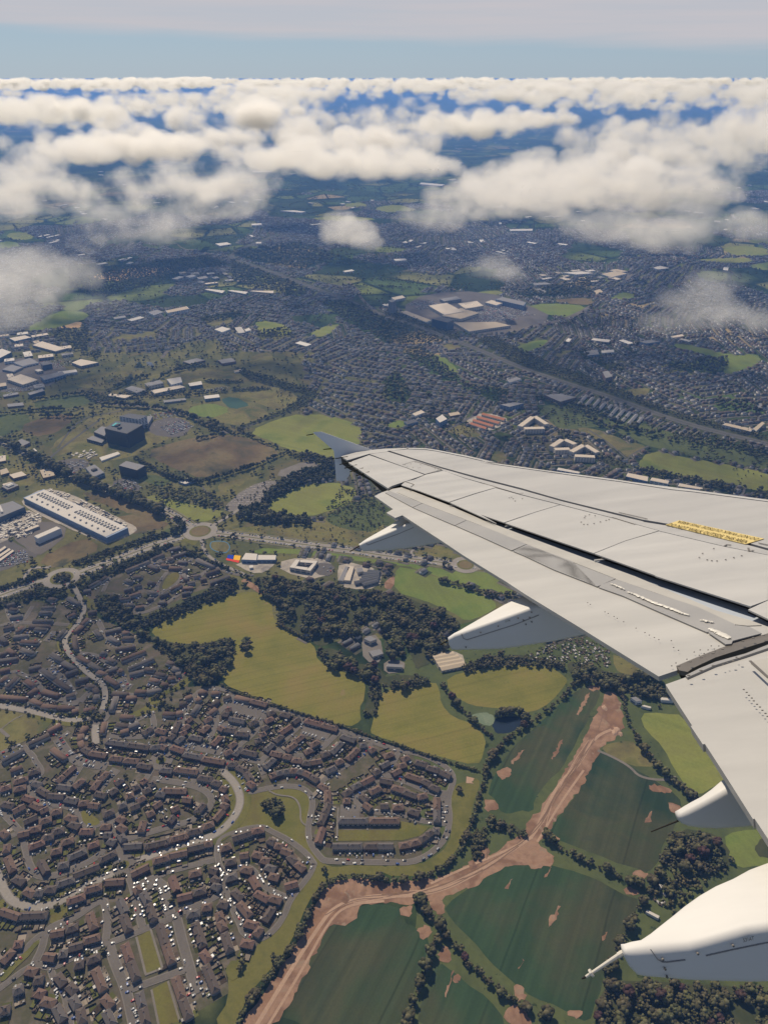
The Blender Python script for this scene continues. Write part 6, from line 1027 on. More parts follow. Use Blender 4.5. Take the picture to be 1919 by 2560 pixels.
for ell, zc, vox, band, mat, lab in (
    ([(470, 480, 225, 92), (570, 470, 115, 95), (340, 555, 150, 75), (640, 520, 60, 48), (240, 610, 90, 42), (420, 570, 120, 60)], 510, 11, 80, CM, 'large bright cloud, its lower rim trailing down to the left'),
    ([(85, 480, 125, 82), (88, 425, 62, 62), (195, 490, 70, 42), (10, 520, 80, 55)], 515, 11, 75, CM, 'tall domed white cloud cut by the left frame edge'),
    ([(40, 700, 165, 85), (140, 690, 110, 62), (-20, 770, 120, 95), (250, 765, 80, 44), (60, 650, 90, 50)], 500, 10, 80, CMW, 'soft thin cloud low at the left edge over the sports pitches'),
    ([(1470, 462, 300, 92), (1280, 500, 210, 82), (1700, 480, 140, 75), (1120, 545, 130, 52), (1610, 400, 180, 58), (1350, 430, 130, 60)], 510, 12, 86, CM, 'broadest white cloud, spreading above the wing on the right'),
    ([(1640, 590, 150, 62), (1530, 565, 140, 62), (1730, 560, 90, 55)], 505, 12, 92, CMW, 'ragged thin underside hanging below the broadest cloud'),
    ([(870, 580, 66, 50), (850, 550, 36, 32), (915, 605, 40, 34)], 500, 8, 46, CM, 'small round cloud alone above the motorway'),
    ([(1230, 670, 70, 46), (1270, 690, 46, 32)], 500, 8, 52, CMW, 'faint wisp of cloud over the shopping centre'),
    ([(1740, 765, 105, 62), (1790, 710, 75, 46), (1680, 810, 80, 48), (1850, 800, 110, 50)], 495, 8, 52, CMW, 'slanting shred of thin cloud over the far suburbs'),
    ([(1880, 800, 80, 46)], 495, 8, 52, CMW, 'thin cloud shred cut by the right frame edge'),
    ([(1890, 570, 75, 52), (1860, 540, 46, 30)], 500, 9, 57, CMW, 'loose cloud fragment at the right edge beside the broadest cloud'),
    ([(820, 395, 250, 62), (940, 415, 200, 58), (1070, 425, 95, 36), (690, 405, 110, 44), (880, 360, 150, 46)], 530, 15, 92, CM, 'long rounded cloud in the middle with a flat base'),
    ([(310, 365, 190, 52), (190, 385, 100, 42), (440, 375, 110, 42), (560, 350, 100, 36)], 530, 15, 92, CM, 'low wide cloud behind the two big left clouds'),
    ([(1740, 370, 240, 70), (1540, 345, 150, 52), (1890, 340, 120, 70)], 530, 16, 103, CM, 'grey-bellied cloud bank behind the broadest cloud'),
    ([(60, 275, 150, 36), (200, 290, 90, 26)], 545, 19, 103, CM, 'flat cloud bank at the left edge below the far deck'),
    ([(1180, 315, 170, 44), (1320, 300, 120, 36)], 545, 19, 103, CM, 'rounded cloud in front of the deck, above the middle gap')):
    puff_cloud('cloud', heap([(u, v, hw * .98, hh * .96) for u, v, hw, hh in ell], zc), vox, band, mat, label=lab, cat='cloud', group=CG)
# the broken deck that closes towards the horizon
def deck(y0, y1, step, r0, r1, cover, z0, seed):
    out = []; y = y0
    while y < y1:
        for x in np.arange(-.66 * y - 600, .66 * y + 600, step):
            px, py = x + rnd.uniform(-.5, .5) * step, y + rnd.uniform(-.5, .5) * step
            c = vnoise(np.array([px]), np.array([py]), step * 6, seed)[0] * .45 + vnoise(np.array([px]), np.array([py]), step * 2.2, seed + 1)[0] * .55
            if c < cover: continue
            R = (r0 + (r1 - r0) * rnd.random() ** 2) * (.35 + 1.3 * (c - cover) / (1 - cover) + .3)
            for k in range(rnd.randint(6, 10)):
                th = rnd.uniform(0, 6.28); q = rnd.uniform(0, 1.3) * R; rr = R * rnd.uniform(.25, .6); out.append((px + math.cos(th) * q, py + math.sin(th) * q * .7, min((770 if y < 14000 else 740 + 120 * c) - min(rr, 150), z0 + rnd.uniform(0, .75) * R * (1.3 - q / R * .7)), rr * 1.25, rr * 1.25, min(rr, 150) * .9))
        y += step
    return out
puff_cloud('cloud_deck', deck(4600, 11000, 400, 90, 240, .46, 520, 40), 23.3, 105, CMD, kind='stuff')
puff_cloud('cloud_deck', deck(11000, 50000, 800, 150, 320, .37, 500, 50), 57, 200, CMF, kind='stuff')
# ------------------------------------------------------------------ the hazy air under the clouds
m = bpy.data.materials.new('haze'); m.use_nodes = True; t = m.node_tree; t.nodes.clear(); o = N(t, 'ShaderNodeOutputMaterial'); pv = N(t, 'ShaderNodeVolumePrincipled')
pv.inputs['Color'].default_value = (.22, .46, 1.0, 1); pv.inputs['Density'].default_value = HAZE_D; pv.inputs['Anisotropy'].default_value = .1; L(t, pv.outputs[0], o.inputs['Volume'])
bm = bmesh.new(); bmesh.ops.create_cube(bm, size=1); me = bpy.data.meshes.new('haze'); bm.to_mesh(me); bm.free(); me.materials.append(m)
hz = link('haze', me, kind='stuff'); hz.scale = (182000, 145000, 421); hz.location = (0, 69000, 209.5)
# ------------------------------------------------------------------ the wing, in the aircraft's own frame: x forward, y outboard (left), z up; origin near the root
MW = Matrix(((0.99132862, 0.02038265, -0.12981571), (-0.12727866, -0.09671671, -0.98714033), (-0.03267588, 0.99510322, -0.09328376)))
EYE = Vector((-7.87096143, 1.83252569, 1.99214316))         # the window seat in that frame
FLEX = 0.00213991
CVW = Matrix(((1, 0, 0), (0, -sn, cs), (0, -cs, -sn)))        # camera axes (right, down, ahead) in the world
RW = CVW @ MW
wing = link('airliner_wing', None); wing.matrix_world = Matrix.Translation(Vector((0, 0, H)) - RW @ EYE) @ RW.to_4x4()
tag(wing, 'white airliner wing with extended flaps and flap track fairings', 'wing')
MI = MW.inverted()
def wz(y): return .0894 * (y - 2) + FLEX * (y - 2) ** 2
def aray(u, v): return MI @ Vector(((u - CX) / FPX, (v - CY) / FPX, 1))
def on_wing(u, v, off=0.0):
    r = aray(u, v); t = 8.0
    for _ in range(40):
        p = EYE + r * t; f = p.z - wz(p.y) - off; d = r.z - (.0894 + 2 * FLEX * (p.y - 2)) * r.y; t -= f / d
    return EYE + r * t
def on_y(u, v, y): r = aray(u, v); return EYE + r * ((y - EYE.y) / r.y)
def wing_paint(name, c, rough=.38, dirt=.15, metal=0.0):
    m, t, b = base_mat(name, rough, .3); b.inputs['Metallic'].default_value = metal
    tc = N(t, 'ShaderNodeTexCoord'); mp = N(t, 'ShaderNodeMapping'); mp.inputs['Scale'].default_value = (.35, 1.6, 1); L(t, tc.outputs['Object'], mp.inputs[0])
    n = noise(t, mp.outputs[0], 1.7, 7, .65); r = N(t, 'ShaderNodeMapRange', i_1=.3, i_2=.7, i_3=1 - dirt, i_4=1 + dirt * .4); L(t, n.outputs['Fac'], r.inputs[0])
    h = N(t, 'ShaderNodeHueSaturation'); h.inputs['Color'].default_value = (*c, 1); L(t, r.outputs[0], h.inputs['Value']); L(t, h.outputs[0], b.inputs['Base Color'])
    n2 = noise(t, tc.outputs['Object'], 60, 3, .6); bp = N(t, 'ShaderNodeBump', i_Strength=.03, i_Distance=.01); L(t, n2.outputs['Fac'], bp.inputs['Height']); L(t, bp.outputs[0], b.inputs['Normal'])
    r3 = N(t, 'ShaderNodeMapRange', i_1=.3, i_2=.7, i_3=rough - .06, i_4=rough + .12); L(t, n.outputs['Fac'], r3.inputs[0]); L(t, r3.outputs[0], b.inputs['Roughness']); return m
W_WHITE = wing_paint('wing_white', (.405, .4, .388)); W_TOP = wing_paint('wing_pale_grey', (.36, .357, .352), .45, .13); W_FLAP = wing_paint('flap_white', (.405, .398, .38), .4, .13); W_STRIP = wing_paint('flap_nose_cream', (.38, .368, .34), .42, .1)
W_PANEL = wing_paint('bare_metal_grey', (.30, .295, .288), .36, .08, .12); W_SEAL = flat('seal_dark', (.03, .031, .035), .6, .2); W_BAND = wing_paint('seal_brown_grey', (.17, .155, .14), .4, .25, .3); W_COVE = flat('cove_dark', (.34, .38, .44), .55, .3); W_EDGE = flat('polished_leading_edge', (.7, .69, .67), .25, .5, 0, .5)
W_FAIR = wing_paint('fairing_white', (.58, .57, .545), .5, .09); W_DOT = flat('fastener_dark', (.17, .16, .15), .6)
W_YEL = flat('placard_yellow', (.56, .45, .2), .6); W_INK = flat('placard_ink', (.06, .045, .02), .7); W_ROD = flat('static_rod', (.55, .52, .46), .5); W_RODD = flat('static_wick', (.03, .03, .03), .6)
def slice_y(bm, dy=.45):
    ys = [v.co.y for v in bm.verts]
    y = math.ceil(min(ys) / dy) * dy
    while y < max(ys):
        bmesh.ops.bisect_plane(bm, geom=bm.verts[:] + bm.edges[:] + bm.faces[:], plane_co=(0, y, 0), plane_no=(0, 1, 0)); y += dy
def skin(name, s, mat, off=0.0, th=.02, parent=None, smooth=0):
    """a panel of the upper surface: its outline from the photograph laid on the wing's curved surface, given a thickness"""
    pts = [on_wing(u, v, off) for u, v in P(s)]
    if smooth: pts = chaikin(pts, True, smooth)
    bm = bmesh.new(); f = bm.faces.new([bm.verts.new(p) for p in pts]); f.normal_update()
    if f.normal.z < 0: f.normal_flip()
    slice_y(bm)
    for v in bm.verts: v.co.z = wz(v.co.y) + off
    bmesh.ops.triangulate(bm, faces=bm.faces[:])
    g = bmesh.ops.extrude_face_region(bm, geom=bm.faces[:])
    for v in [q for q in g['geom'] if isinstance(q, bmesh.types.BMVert)]: v.co.z += 0
    top = [q for q in g['geom'] if isinstance(q, bmesh.types.BMFace)]
    tv_ = set(v for f_ in top for v in f_.verts)
    for v in bm.verts:
        if v not in tv_: v.co.z -= th
    bmesh.ops.recalc_face_normals(bm, faces=bm.faces[:])
    me = bpy.data.meshes.new(name); bm.to_mesh(me); bm.free(); me.materials.append(mat); return link(name, me, parent or wing)
def line_strip(name, s, wd, mat, off=.004, th=.006, parent=None):
    pts = [on_wing(u, v, off) for u, v in P(s)]; q = []
    for a, b in zip(pts, pts[1:]):
        n = max(1, int((b - a).length / .5)); q += [a.lerp(b, k / n) for k in range(n)]
    q.append(pts[-1])
    for p in q: p.z = wz(p.y) + off
    V = []; F = []
    for i, p in enumerate(q):
        t_ = (q[min(len(q) - 1, i + 1)] - q[max(0, i - 1)]).normalized(); n = Vector((-t_.y, t_.x, 0)).normalized() * wd / 2; dz = Vector((0, 0, th))
        V += [p + n, p - n, p - n + dz, p + n + dz]
        if i: b_ = 4 * i; F += [(b_ - 4 + k, b_ - 4 + (k + 1) % 4, b_ + (k + 1) % 4, b_ + k) for k in range(4)]
    F += [(0, 1, 2, 3), (len(V) - 1, len(V) - 2, len(V) - 3, len(V) - 4)]
    return link(name, mesh(name, V, F, mat), parent or wing)
# main skin: leading edge with its rounded nose, slat strip, main box, spoilers, aileron, tip
LE = 'a 890,206 1050,209 1140,222 1400,272 1658,332 b 0,112 700,210 1200,275 1658,346 c 300,268 1000,361 1658,447 2300,525'
box_o = 'a 315,278 460,240 585,222 700,211 890,206 1050,209 1140,222 1400,272 1658,332 b 700,210 1200,275 1658,346 c 1000,361 1658,447 2700,575 f 2400,560 1658,375 1480,290 1500,265 690,0 b 1500,1102 975,914 205,650 0,580 a 1658,862 1250,682 835,532 750,545 722,555 562,415 375,320'
skin('lower_skin', box_o, W_SEAL, -.05, .16)
nose_pts = [on_wing(u, v) for u, v in P(LE)]
V = []; F = []
dirs = [(0, 0), (.035, -.02), (.05, -.06), (.035, -.12), (-.10, -.2), (-.5, -.3)]
for i, p in enumerate(nose_pts):
    for dx, dz in dirs: V.append(p + Vector((dx, 0, dz)))
    if i: b_ = i * 6; F += [(b_ - 6 + k, b_ - 5 + k, b_ + 1 + k, b_ + k) for k in range(5)]
link('leading_edge', mesh('leading_edge', V, F, W_EDGE, None, True), wing)
skin('slat', LE + ' c 2300,545 1658,462 1000,376 b 1658,358 1200,287 700,220 0,121 a 1658,345 1400,284 1140,232 1050,218 900,214', W_WHITE, .004, .03)
skin('front_skin', 'a 893,219 1040,223 1138,237 1400,290 1658,350 b 0,126 700,226 1200,293 1658,364 c 1000,382 1658,468 2300,550 2500,1080 1658,868 1000,690 590,622 b 1400,618 1150,556 700,446 350,345 0,256 a 1658,500 1185,372 740,231', W_TOP, .002, .03)
skin('hinge_skin', 'a 725,239 1180,382 1658,516 b 0,270 350,360 700,459 1150,572 1400,633 c 585,640 1000,706 1658,887 2500,1110 2500,1140 1658,925 1280,850 720,718 b 1540,712 1150,604 690,487 350,400 135,340 0,301 a 1658,541 1400,470 1190,398 1045,433 870,372 565,259', W_TOP, .002, .03)
skin('wing_tip', 'a 318,279 460,241 585,223 700,212 885,208 888,214 722,232 716,238 560,257 400,305 372,312', W_WHITE, .002, .03)
ail = skin('aileron', 'a 382,333 562,268 870,376 1036,438 890,490 760,533 722,553', W_WHITE, .002, .03)
for k, s in enumerate(('a 1052,436 1200,402 1400,474 1655,547 1470,600 1250,673 1000,580 838,527 870,498 950,480', 'a 1656,551 b 135,346 350,406 683,490 480,550 205,643 0,574 a 1658,856 1256,677 1480,603', 'b 689,492 1150,608 1538,714 1250,800 978,908 600,780 213,647 480,554', 'b 1544,718 c 720,722 1280,854 1658,928 1800,960 1800,975 1658,1010 f 1655,206 1503,262 690,2 b 1500,1096 984,911 1250,804', 'f 1659,210 1800,168 2500,330 2500,560 1658,372 1484,290')):
    skin('spoiler', s, W_WHITE, .006, .012)
# small items on the skin
for s, wd in (('a 850,352 950,320 1040,345 1185,392 1045,434', .008), ('b 0,297 330,395 370,388', .006), ('b 1140,600 1335,660', .006), ('c 1280,848 1300,835 1335,840', .01), ('b 1195,556 1440,612', .006), ('c 1485,865 1495,895 1530,885', .012), ('c 1575,822 1658,840', .008), ('a 840,510 870,496 948,522 920,545', .008), ('f 1500,735 1658,880', .01)):
    line_strip('panel_seam', s, wd * 1.5, W_BAND, .009, .003)
# cove behind the spoilers, then the flap
skin('flap_cove', 'a 750,540 835,520 1250,670 1658,850 b 0,570 205,640 975,905 1500,1092 f 690,-10 1500,255 1658,330 2500,560 2500,720 1658,490 510,0 e 0,-130 b 975,985 600,840 0,620 a 1658,880 1000,615 850,552 760,560', W_COVE, -.075, .02)
flap_front = -.04
flap = skin('outboard_flap', 'a 606,622 672,590 760,560 838,547 870,551 1000,603 1300,722 1658,873 b 0,612 500,800 975,977 e 850,153 1200,280 1658,472 f 1200,295 1500,382 1660,440 1658,495 1340,590 1100,680 862,780 872,815 710,869 0,428 e 250,435 85,326 0,270 d 1395,808 1020,577 835,452 500,233 a 850,787 786,810 710,766 768,735', W_FLAP, flap_front, .03)
skin('flap_nose', 'a 842,550 870,553 1000,606 1300,725 1658,876 b 0,614 500,802 975,979 e 850,155 1200,282 1658,474 f 1200,297 1500,384 1600,425 1480,430 1375,420 1050,270 340,27 e 1030,300 270,0 b 1100,1105 395,828 0,668 a 1658,928 1400,828 1020,683 800,590', W_STRIP, flap_front + .006, .01)
for k, s in enumerate(('a 700,592 740,578 1018,683 936,718', 'a 940,721 1022,685 1398,829 1300,875', 'a 1306,877 1402,831 1655,927 b 398,829 270,884 0,762', 'b 282,888 402,832 790,976 e 868,366 145,60', 'e 150,58 275,8 620,145 1024,300 872,366 500,222', 'f 192,97 215,75 340,28 700,152 1050,268 1372,418 1365,430 1150,483 1125,484 700,302 400,170')):
    skin('flap_panel', s, W_PANEL, flap_front + .012, .008, flap)
skin('root_seal_plate', 'f 1140,488 1190,468 1380,425 1500,440 1600,495 1350,560 1340,585 1290,590', W_PANEL, flap_front + .016, .008, flap)
# sun glint on the inner panel, put into pale wavy strips
SL = flat('glint_white', (.55, .53, .48), .4, .5)
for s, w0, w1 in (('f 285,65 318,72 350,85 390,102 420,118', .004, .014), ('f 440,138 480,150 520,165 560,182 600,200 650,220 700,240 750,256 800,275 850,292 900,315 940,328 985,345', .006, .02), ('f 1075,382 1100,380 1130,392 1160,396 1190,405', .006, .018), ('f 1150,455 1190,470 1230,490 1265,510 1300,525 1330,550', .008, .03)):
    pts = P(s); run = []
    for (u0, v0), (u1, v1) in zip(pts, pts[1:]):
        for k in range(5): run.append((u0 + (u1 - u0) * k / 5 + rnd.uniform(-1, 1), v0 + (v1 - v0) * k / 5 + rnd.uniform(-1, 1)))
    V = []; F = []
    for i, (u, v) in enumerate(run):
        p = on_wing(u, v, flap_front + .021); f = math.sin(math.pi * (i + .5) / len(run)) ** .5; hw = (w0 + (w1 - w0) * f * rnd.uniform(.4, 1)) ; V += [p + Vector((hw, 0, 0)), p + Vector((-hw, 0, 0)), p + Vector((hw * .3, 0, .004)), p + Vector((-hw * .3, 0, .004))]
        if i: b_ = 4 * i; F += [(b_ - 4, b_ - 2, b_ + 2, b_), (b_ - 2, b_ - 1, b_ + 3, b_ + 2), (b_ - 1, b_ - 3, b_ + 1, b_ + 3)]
    link('painted_glint', mesh('painted_glint', V, F, SL), flap)
for s in ('b 215,682 270,672', 'b 985,975 1075,966', 'e 845,150 935,138', 'a 1255,708 1300,702', 'a 915,578 945,570'):
    line_strip('hinge_arm', s, .03, W_WHITE, -.03, .01)
skin('track_seal', 'f 862,778 1100,678 1340,588 1480,545 1658,497 2100,400 2100,470 1658,560 1450,625 1200,705 1000,800 960,830 885,815', W_BAND, -.035, .03, None)
skin('track_seal', 'f 885,818 960,834 1010,803 1200,708 1460,627 1658,563 2100,472 2100,500 1658,592 1450,690 1200,745 955,862 900,845', W_SEAL, -.09, .03, None)
skin('track_seal', 'f 942,860 1060,800 1200,742 1460,670 1658,592 2100,500 2100,540 1658,622 1450,692 1200,770 958,876', W_PANEL, -.035, .03, None)
skin('inboard_flap', 'f 770,938 945,876 1200,775 1450,697 1658,627 2100,545 h 2600,0 3000,2900 1800,2600 1480,2112 1460,2120 1452,2108 1080,1520 836,1142 808,1148 652,912 668,902 325,372', W_FLAP, -.05, .04)
skin('flap_panel', 'h 1432,92 1470,60 1700,20 2200,0 2400,700 1900,500 1658,292', W_STRIP, -.044, .01)
# fastener heads
dm = MB()
def dots(s, r=.012, off=.012):
    for u, v in P(s):
        p = on_wing(u, v, off); n = 6; b_ = [(p.x + r * math.cos(a) * 1.2, p.y + r * math.sin(a), p.z) for a in np.linspace(0, 5.24, n)]; dm.add(b_ + [(x, y, z + .004) for x, y, z in b_], [tuple(range(n, 2 * n))] + [(i, (i + 1) % n, n + (i + 1) % n, n + i) for i in range(n)])
dots('b 250,430 268,425 283,438 300,458 362,437 870,640 893,660 925,660 981,652 1035,638 1085,625 1110,617 898,602 905,588 940,575 990,585', .008)
dots('c 1062,947 1090,912 1130,967 1170,975 1215,978 1290,966 1360,948 1428,932 1187,870', .007)
dots('a 870,350 920,345 960,330 1000,378 1005,350 1070,355 1100,365 1130,385 1155,395 890,370 940,375 985,380', .008)
dots('f 97,233 120,247 246,312 274,326 325,352 352,368 408,398 515,453 592,492 630,513 673,535 712,553 820,562 840,621 882,645 823,780 860,755 955,722 1018,660 1070,642 1062,688 1103,673 1138,642 1165,607 1192,634 1230,608', .004, -.02)
dots('f 885,780 985,743 1080,708 1180,672 1265,635 1438,567 1528,538 1620,515', .008, .0); dots('f 970,862 1076,820 1182,778 1352,740 1410,714', .008, .0)
dots('h 1340,440 1378,477 1408,515 1445,550 1470,587 1513,632 1550,667 1582,710 1622,750 1650,790', .005, -.008); dots('f 1265,770 1303,757 1383,705', .005, -.006)
link('fasteners', dm.mesh('fasteners', W_DOT), wing, kind='stuff')
# yellow notice with its two lines of print
pl = skin('placard', 'c 888,625 1622,783 1462,831 770,664', W_YEL, .010, .004)
def wing_text(body, quad, off, mat, parent, name='lettering'):
    """print lying on the wing: quad = pixels of the text box's lower left, lower right, upper right, upper left as the reader sees it"""
    cu = bpy.data.curves.new('t', 'FONT'); cu.body = body; cu.resolution_u = 2; cu.offset = .0; o = bpy.data.objects.new('t', cu); COL.objects.link(o); dg = bpy.context.evaluated_depsgraph_get()
    me = bpy.data.meshes.new_from_object(o.evaluated_get(dg)); bpy.data.objects.remove(o)
    xs = [v.co.x for v in me.vertices]; ys = [v.co.y for v in me.vertices]; x0, x1, y0, y1 = min(xs), max(xs), min(ys), max(ys); q = [Vector(p) for p in P(quad)]
    for v in me.vertices:
        a, b = (v.co.x - x0) / (x1 - x0), (v.co.y - y0) / (y1 - y0); p = (q[0] * (1 - a) + q[1] * a) * (1 - b) + (q[3] * (1 - a) + q[2] * a) * b; w_ = on_wing(p.x, p.y, off) if off is not None else None
        v.co = w_
    me.materials.append(mat); return link(name, me, parent)
wing_text('DO NOT WALK OUTSIDE THIS AREA', 'c 778,667 1462,822 1490,800 815,648', .017, W_INK, pl)
wing_text('DO NOT WALK OUTSIDE THIS AREA', 'c 1583,780 893,627 862,642 1545,795', .017, W_INK, pl)
# wingtip fence
def prism_y(name, pts, y0, y1, mat, parent=None, cant=0.0, bevel=0):
    """a plate standing fore and aft: outline in x and z, between two spans"""
    n = len(pts); a = sum(pts[i].x * pts[(i + 1) % n].z - pts[(i + 1) % n].x * pts[i].z for i in range(n))
    V = [Vector((p.x, y0 + cant * p.z, p.z)) for p in pts] + [Vector((p.x, y1 + cant * p.z, p.z)) for p in pts]
    bm = bmesh.new(); vs = [bm.verts.new(v) for v in V]; bm.faces.new(vs[:n]); bm.faces.new(vs[n:][::-1])
    for i in range(n): bm.faces.new((vs[i], vs[n + i], vs[n + (i + 1) % n], vs[(i + 1) % n]))
    bmesh.ops.recalc_face_normals(bm, faces=bm.faces[:])
    if bevel:
        ed = [e for e in bm.edges if len(e.link_faces) == 2]; bmesh.ops.bevel(bm, geom=ed, offset=bevel, segments=3, affect='EDGES')
    me = bpy.data.meshes.new(name); bm.to_mesh(me); bm.free(); me.materials.append(mat); return link(name, me, parent or wing)
tip_y = on_wing(*P('a 585,222')[0]).y
fp = [on_y(u, v, tip_y) for u, v in P('a 78,74 95,68 150,66 585,222 620,235 430,372 358,490 278,492 262,275 256,228')]
prism_y('wingtip_fence', fp, tip_y - .03, tip_y + .05, wing_paint('fence_white', (.72, .74, .76), .4, .05))
# flap track fairings: the inboard face from its outline, drawn out sideways to a rounded canoe
def make_fairing(y_in, crest, keel, outer, fwd, name='flap_track_fairing'):
    cr = [on_y(u, v, y_in) for u, v in P(crest)]; ke = [on_y(u, v, y_in) for u, v in P(keel)]
    x_aft, x_f = min(cr[0].x, ke[0].x), max(cr[-1].x, ke[-1].x)
    def lerp(lst, x, k='z'):
        l = sorted(lst, key=lambda p: p.x)
        if x <= l[0].x: return getattr(l[0], k)
        for a, b in zip(l, l[1:]):
            if x <= b.x: f = (x - a.x) / (b.x - a.x + 1e-9); return getattr(a, k) + (getattr(b, k) - getattr(a, k)) * f
        return getattr(l[-1], k)
    ou = []; op = P(outer)                                  # the far edge of the flat top
    for (u0, v0), (u1, v1) in zip(op, op[1:]):
        for k in range(7):
            r = aray(u0 + (u1 - u0) * k / 6, v0 + (v1 - v0) * k / 6); z = cr[0].z
            for _ in range(8): p = EYE + r * ((z - EYE.z) / r.z); z = lerp(cr, p.x)
            ou.append(p)
    wmax = max(.12, max(p.y for p in ou) - y_in)
    n = 30; V = []; F = []; m_ = 28
    xs = [x_aft + (x_f + fwd - x_aft) * (i / (n - 1)) ** 1.6 for i in range(n)]
    for i, x in enumerate(xs):
        zt, zb = lerp(cr, min(x, x_f)), lerp(ke, min(x, x_f)); yo = min(y_in + wmax, max(y_in + .07, lerp(ou, x, 'y')))
        if x > x_f: f = (x - x_f) / fwd; zt = min(zt, wz(y_in) - .16); zb = zb + (wz(y_in) - .28 - zb) * f ** 2
        d = x - x_aft; k = math.sqrt(max(0, min(1, (d + .012) / .07)))
        yc, hw, zc, hz_ = (y_in + yo) / 2, (yo - y_in) / 2 * (.5 + .5 * k), (zt + zb) / 2, (zt - zb) / 2 * (.72 + .28 * k); r = min(.034, hw * .9, hz_ * .9)
        for sy, sz, a0 in ((1, 1, 0), (-1, 1, 1), (-1, -1, 2), (1, -1, 3)):
            for q in range(7):
                a = (a0 + q / 6) * math.pi / 2; V.append((x, yc + sy * (hw - r) + r * math.cos(a), zc + sz * (hz_ - r) + r * math.sin(a)))
        if i: b_ = i * m_; F += [(b_ - m_ + j, b_ - m_ + (j + 1) % m_, b_ + (j + 1) % m_, b_ + j) for j in range(m_)]
    F.append(tuple(range(m_))[::-1]); F.append(tuple(range(len(V) - m_, len(V))))
    bm = bmesh.new(); me = mesh(name, V, F, W_FAIR, None, True); bm.from_mesh(me); bmesh.ops.recalc_face_normals(bm, faces=bm.faces[:]); bm.to_mesh(me); bm.free()
    return link(name, me, wing), wmax
FA = [dict(y=11.48, c='d 127,488 160,470 430,358 560,300 600,285', k='d 128,500 152,552 400,542 640,510 845,470', o='d 130,478 200,432 420,308 510,245', f=2.6),
      dict(y=7.94, c='g 68,466 110,440 725,222 850,175', k='g 78,540 100,580 530,570 1000,500 1290,437', o='g 70,453 200,372 590,148 740,88', f=3.0),
      dict(y=5.19, c='h 506,2075 540,2050 830,1900 1180,1700', k='8 1276,240 1300,262 1440,275 1600,262 1700,245', o='h 507,2050 570,1985 770,1810 1085,1545', f=2.6),
      dict(y=4.4, c='i 420,972 470,955 1000,905 1658,715', k='i 430,1060 455,1120 520,1206 1000,1250 1658,1268', o='i 432,928 600,800 1000,480 1570,150', f=2.4)]
FO = []
for d in FA:
    o, d['w'] = make_fairing(d['y'], d['c'], d['k'], d['o'], d['f']); FO.append(o); print('fairing width', round(d['w'], 2))
def rod(name, a, b, ya, r0, r1, mat, parent=None):
    p, q = on_y(*P(a)[0], ya), on_y(*P(b)[0], ya); t_ = (q - p).normalized(); s1 = t_.orthogonal().normalized(); s2 = t_.cross(s1); n = 8
    V = [p + (s1 * math.cos(k * 6.2832 / n) + s2 * math.sin(k * 6.2832 / n)) * r0 for k in range(n)] + [q + (s1 * math.cos(k * 6.2832 / n) + s2 * math.sin(k * 6.2832 / n)) * r1 for k in range(n)]
    return link(name, mesh(name, V, [(k, (k + 1) % n, n + (k + 1) % n, n + k) for k in range(n)] + [tuple(range(n))[::-1], tuple(range(n, 2 * n))], mat, None, False), parent or wing)
d = FA[3]; rod('static_rod', 'i 425,962 365,1002', 'i 360,1000', d['y'] + .05, .011, .010, W_ROD, FO[3]); rod('static_rod', 'i 372,992', 'i 82,1183', d['y'] + .05, .008, .005, W_ROD, FO[3]); rod('static_rod', 'i 136,1145', 'i 120,1156', d['y'] + .05, .014, .014, W_ROD, FO[3]); rod('static_rod', 'i 82,1183', 'i 45,1200', d['y'] + .05, .005, .003, W_RODD, FO[3])
d = FA[2]; rod('static_rod', '8 1282,222', '8 1150,275', d['y'] + .05, .0045, .003, W_RODD, FO[2])
d = FA[1]; rod('static_rod', 'g 75,482', 'g 0,525', d['y'] + .05, .007, .005, W_RODD, FO[1])
d = FA[0]; rod('static_rod', 'a 478,1052', 'a 395,1102', d['y'] + .05, .008, .006, W_RODD, FO[0])
for a, b in (('a 378,284', 'a 268,298'), ('a 412,327', 'a 305,350'), ('a 456,354', 'a 347,382'), ('a 511,382', 'a 395,412'), ('a 563,415', 'a 447,447')): rod('static_wick', a, b, on_wing(*P(a)[0]).y, .014, .009, W_RODD)
for a, b in (('a 80,86', 'a 20,97'), ('a 245,212', 'a 165,220'), ('a 262,296', 'a 235,300')): rod('static_wick', a, b, tip_y, .012, .008, W_RODD)
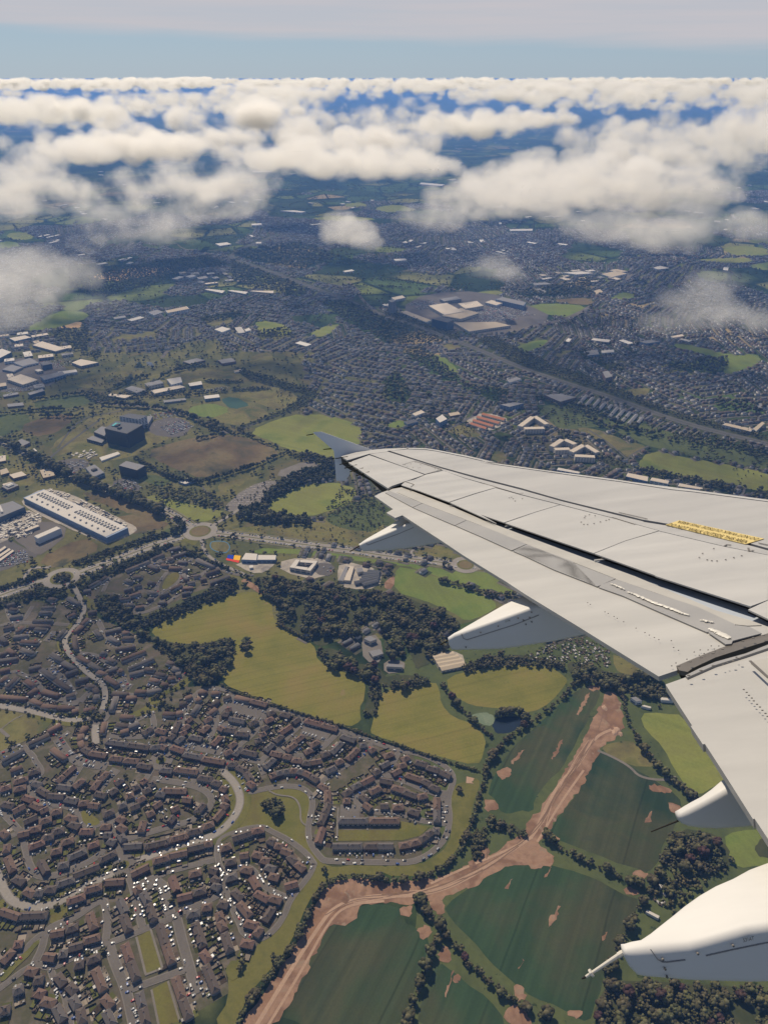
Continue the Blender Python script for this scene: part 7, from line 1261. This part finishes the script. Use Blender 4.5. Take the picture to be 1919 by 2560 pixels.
# marks on the nearest fairing
def side_text(body, quad, y, mat, parent):
    cu = bpy.data.curves.new('t', 'FONT'); cu.body = body; cu.resolution_u = 2; o = bpy.data.objects.new('t', cu); COL.objects.link(o); dg = bpy.context.evaluated_depsgraph_get(); me = bpy.data.meshes.new_from_object(o.evaluated_get(dg)); bpy.data.objects.remove(o)
    xs = [v.co.x for v in me.vertices]; ys = [v.co.y for v in me.vertices]; x0, x1, y0, y1 = min(xs), max(xs), min(ys), max(ys); q = [Vector(p) for p in P(quad)]
    for v in me.vertices:
        a, b = (v.co.x - x0) / (x1 - x0), (v.co.y - y0) / (y1 - y0); p = (q[0] * (1 - a) + q[1] * a) * (1 - b) + (q[3] * (1 - a) + q[2] * a) * b; v.co = on_y(p.x, p.y, y)
    me.materials.append(mat); return link('lettering', me, parent)
side_text('531AT', 'i 1443,885 1535,865 1532,832 1440,852', FA[3]['y'] - .012, W_INK, FO[3])
side_text('531AL', 'g 562,332 606,318 603,305 560,319', FA[1]['y'] - .012, W_INK, FO[1])
def side_dots(s, y, r, parent):
    m = MB()
    for u, v in P(s):
        p = on_y(u, v, y); b_ = [(p.x + r * math.cos(a), y, p.z + r * math.sin(a)) for a in np.linspace(0, 5.24, 6)]; m.add(b_ + [(x, y - .008, z) for x, _, z in b_], [tuple(range(11, 5, -1))] + [(i, (i + 1) % 6, 6 + (i + 1) % 6, 6 + i) for i in range(6)])
    link('fasteners', m.mesh('fasteners', W_DOT), parent, kind='stuff')
side_dots('i 743,1027 1045,977 1350,908 763,1110 780,1178', FA[3]['y'] - .004, .0045, FO[3]); side_dots('g 347,418 498,362 670,293 786,243 717,312 770,288 738,348 788,326 220,545', FA[1]['y'] - .004, .006, FO[1])

W_SEAM = flat('seam_grey', (.27, .265, .26), .6)
def side_seam(s, y, wd, parent):
    pts = [on_y(u, v, y) for u, v in P(s)]; V = []; F = []
    for i, p in enumerate(pts):
        t_ = (pts[min(len(pts) - 1, i + 1)] - pts[max(0, i - 1)]).normalized(); n = Vector((-t_.z, 0, t_.x)) * wd / 2; V += [p + n, p - n, p - n - Vector((0, .003, 0)), p + n - Vector((0, .003, 0))]
        if i: b_ = 4 * i; F += [(b_ - 4 + k, b_ - 4 + (k + 1) % 4, b_ + (k + 1) % 4, b_ + k) for k in range(4)]
    link('panel_seam', mesh('panel_seam', V, F, W_SEAM), parent)
side_seam('i 640,945 668,985 700,1030 740,1054 780,1056 940,1036', FA[3]['y'] - .001, .003, FO[3]); side_seam('i 1120,1000 1350,948 1658,885', FA[3]['y'] - .001, .003, FO[3])
side_seam('g 182,430 200,470 230,482 640,352 850,268', FA[1]['y'] - .001, .006, FO[1]); side_seam('d 190,475 205,492 470,395 600,340', FA[0]['y'] - .001, .008, FO[0])
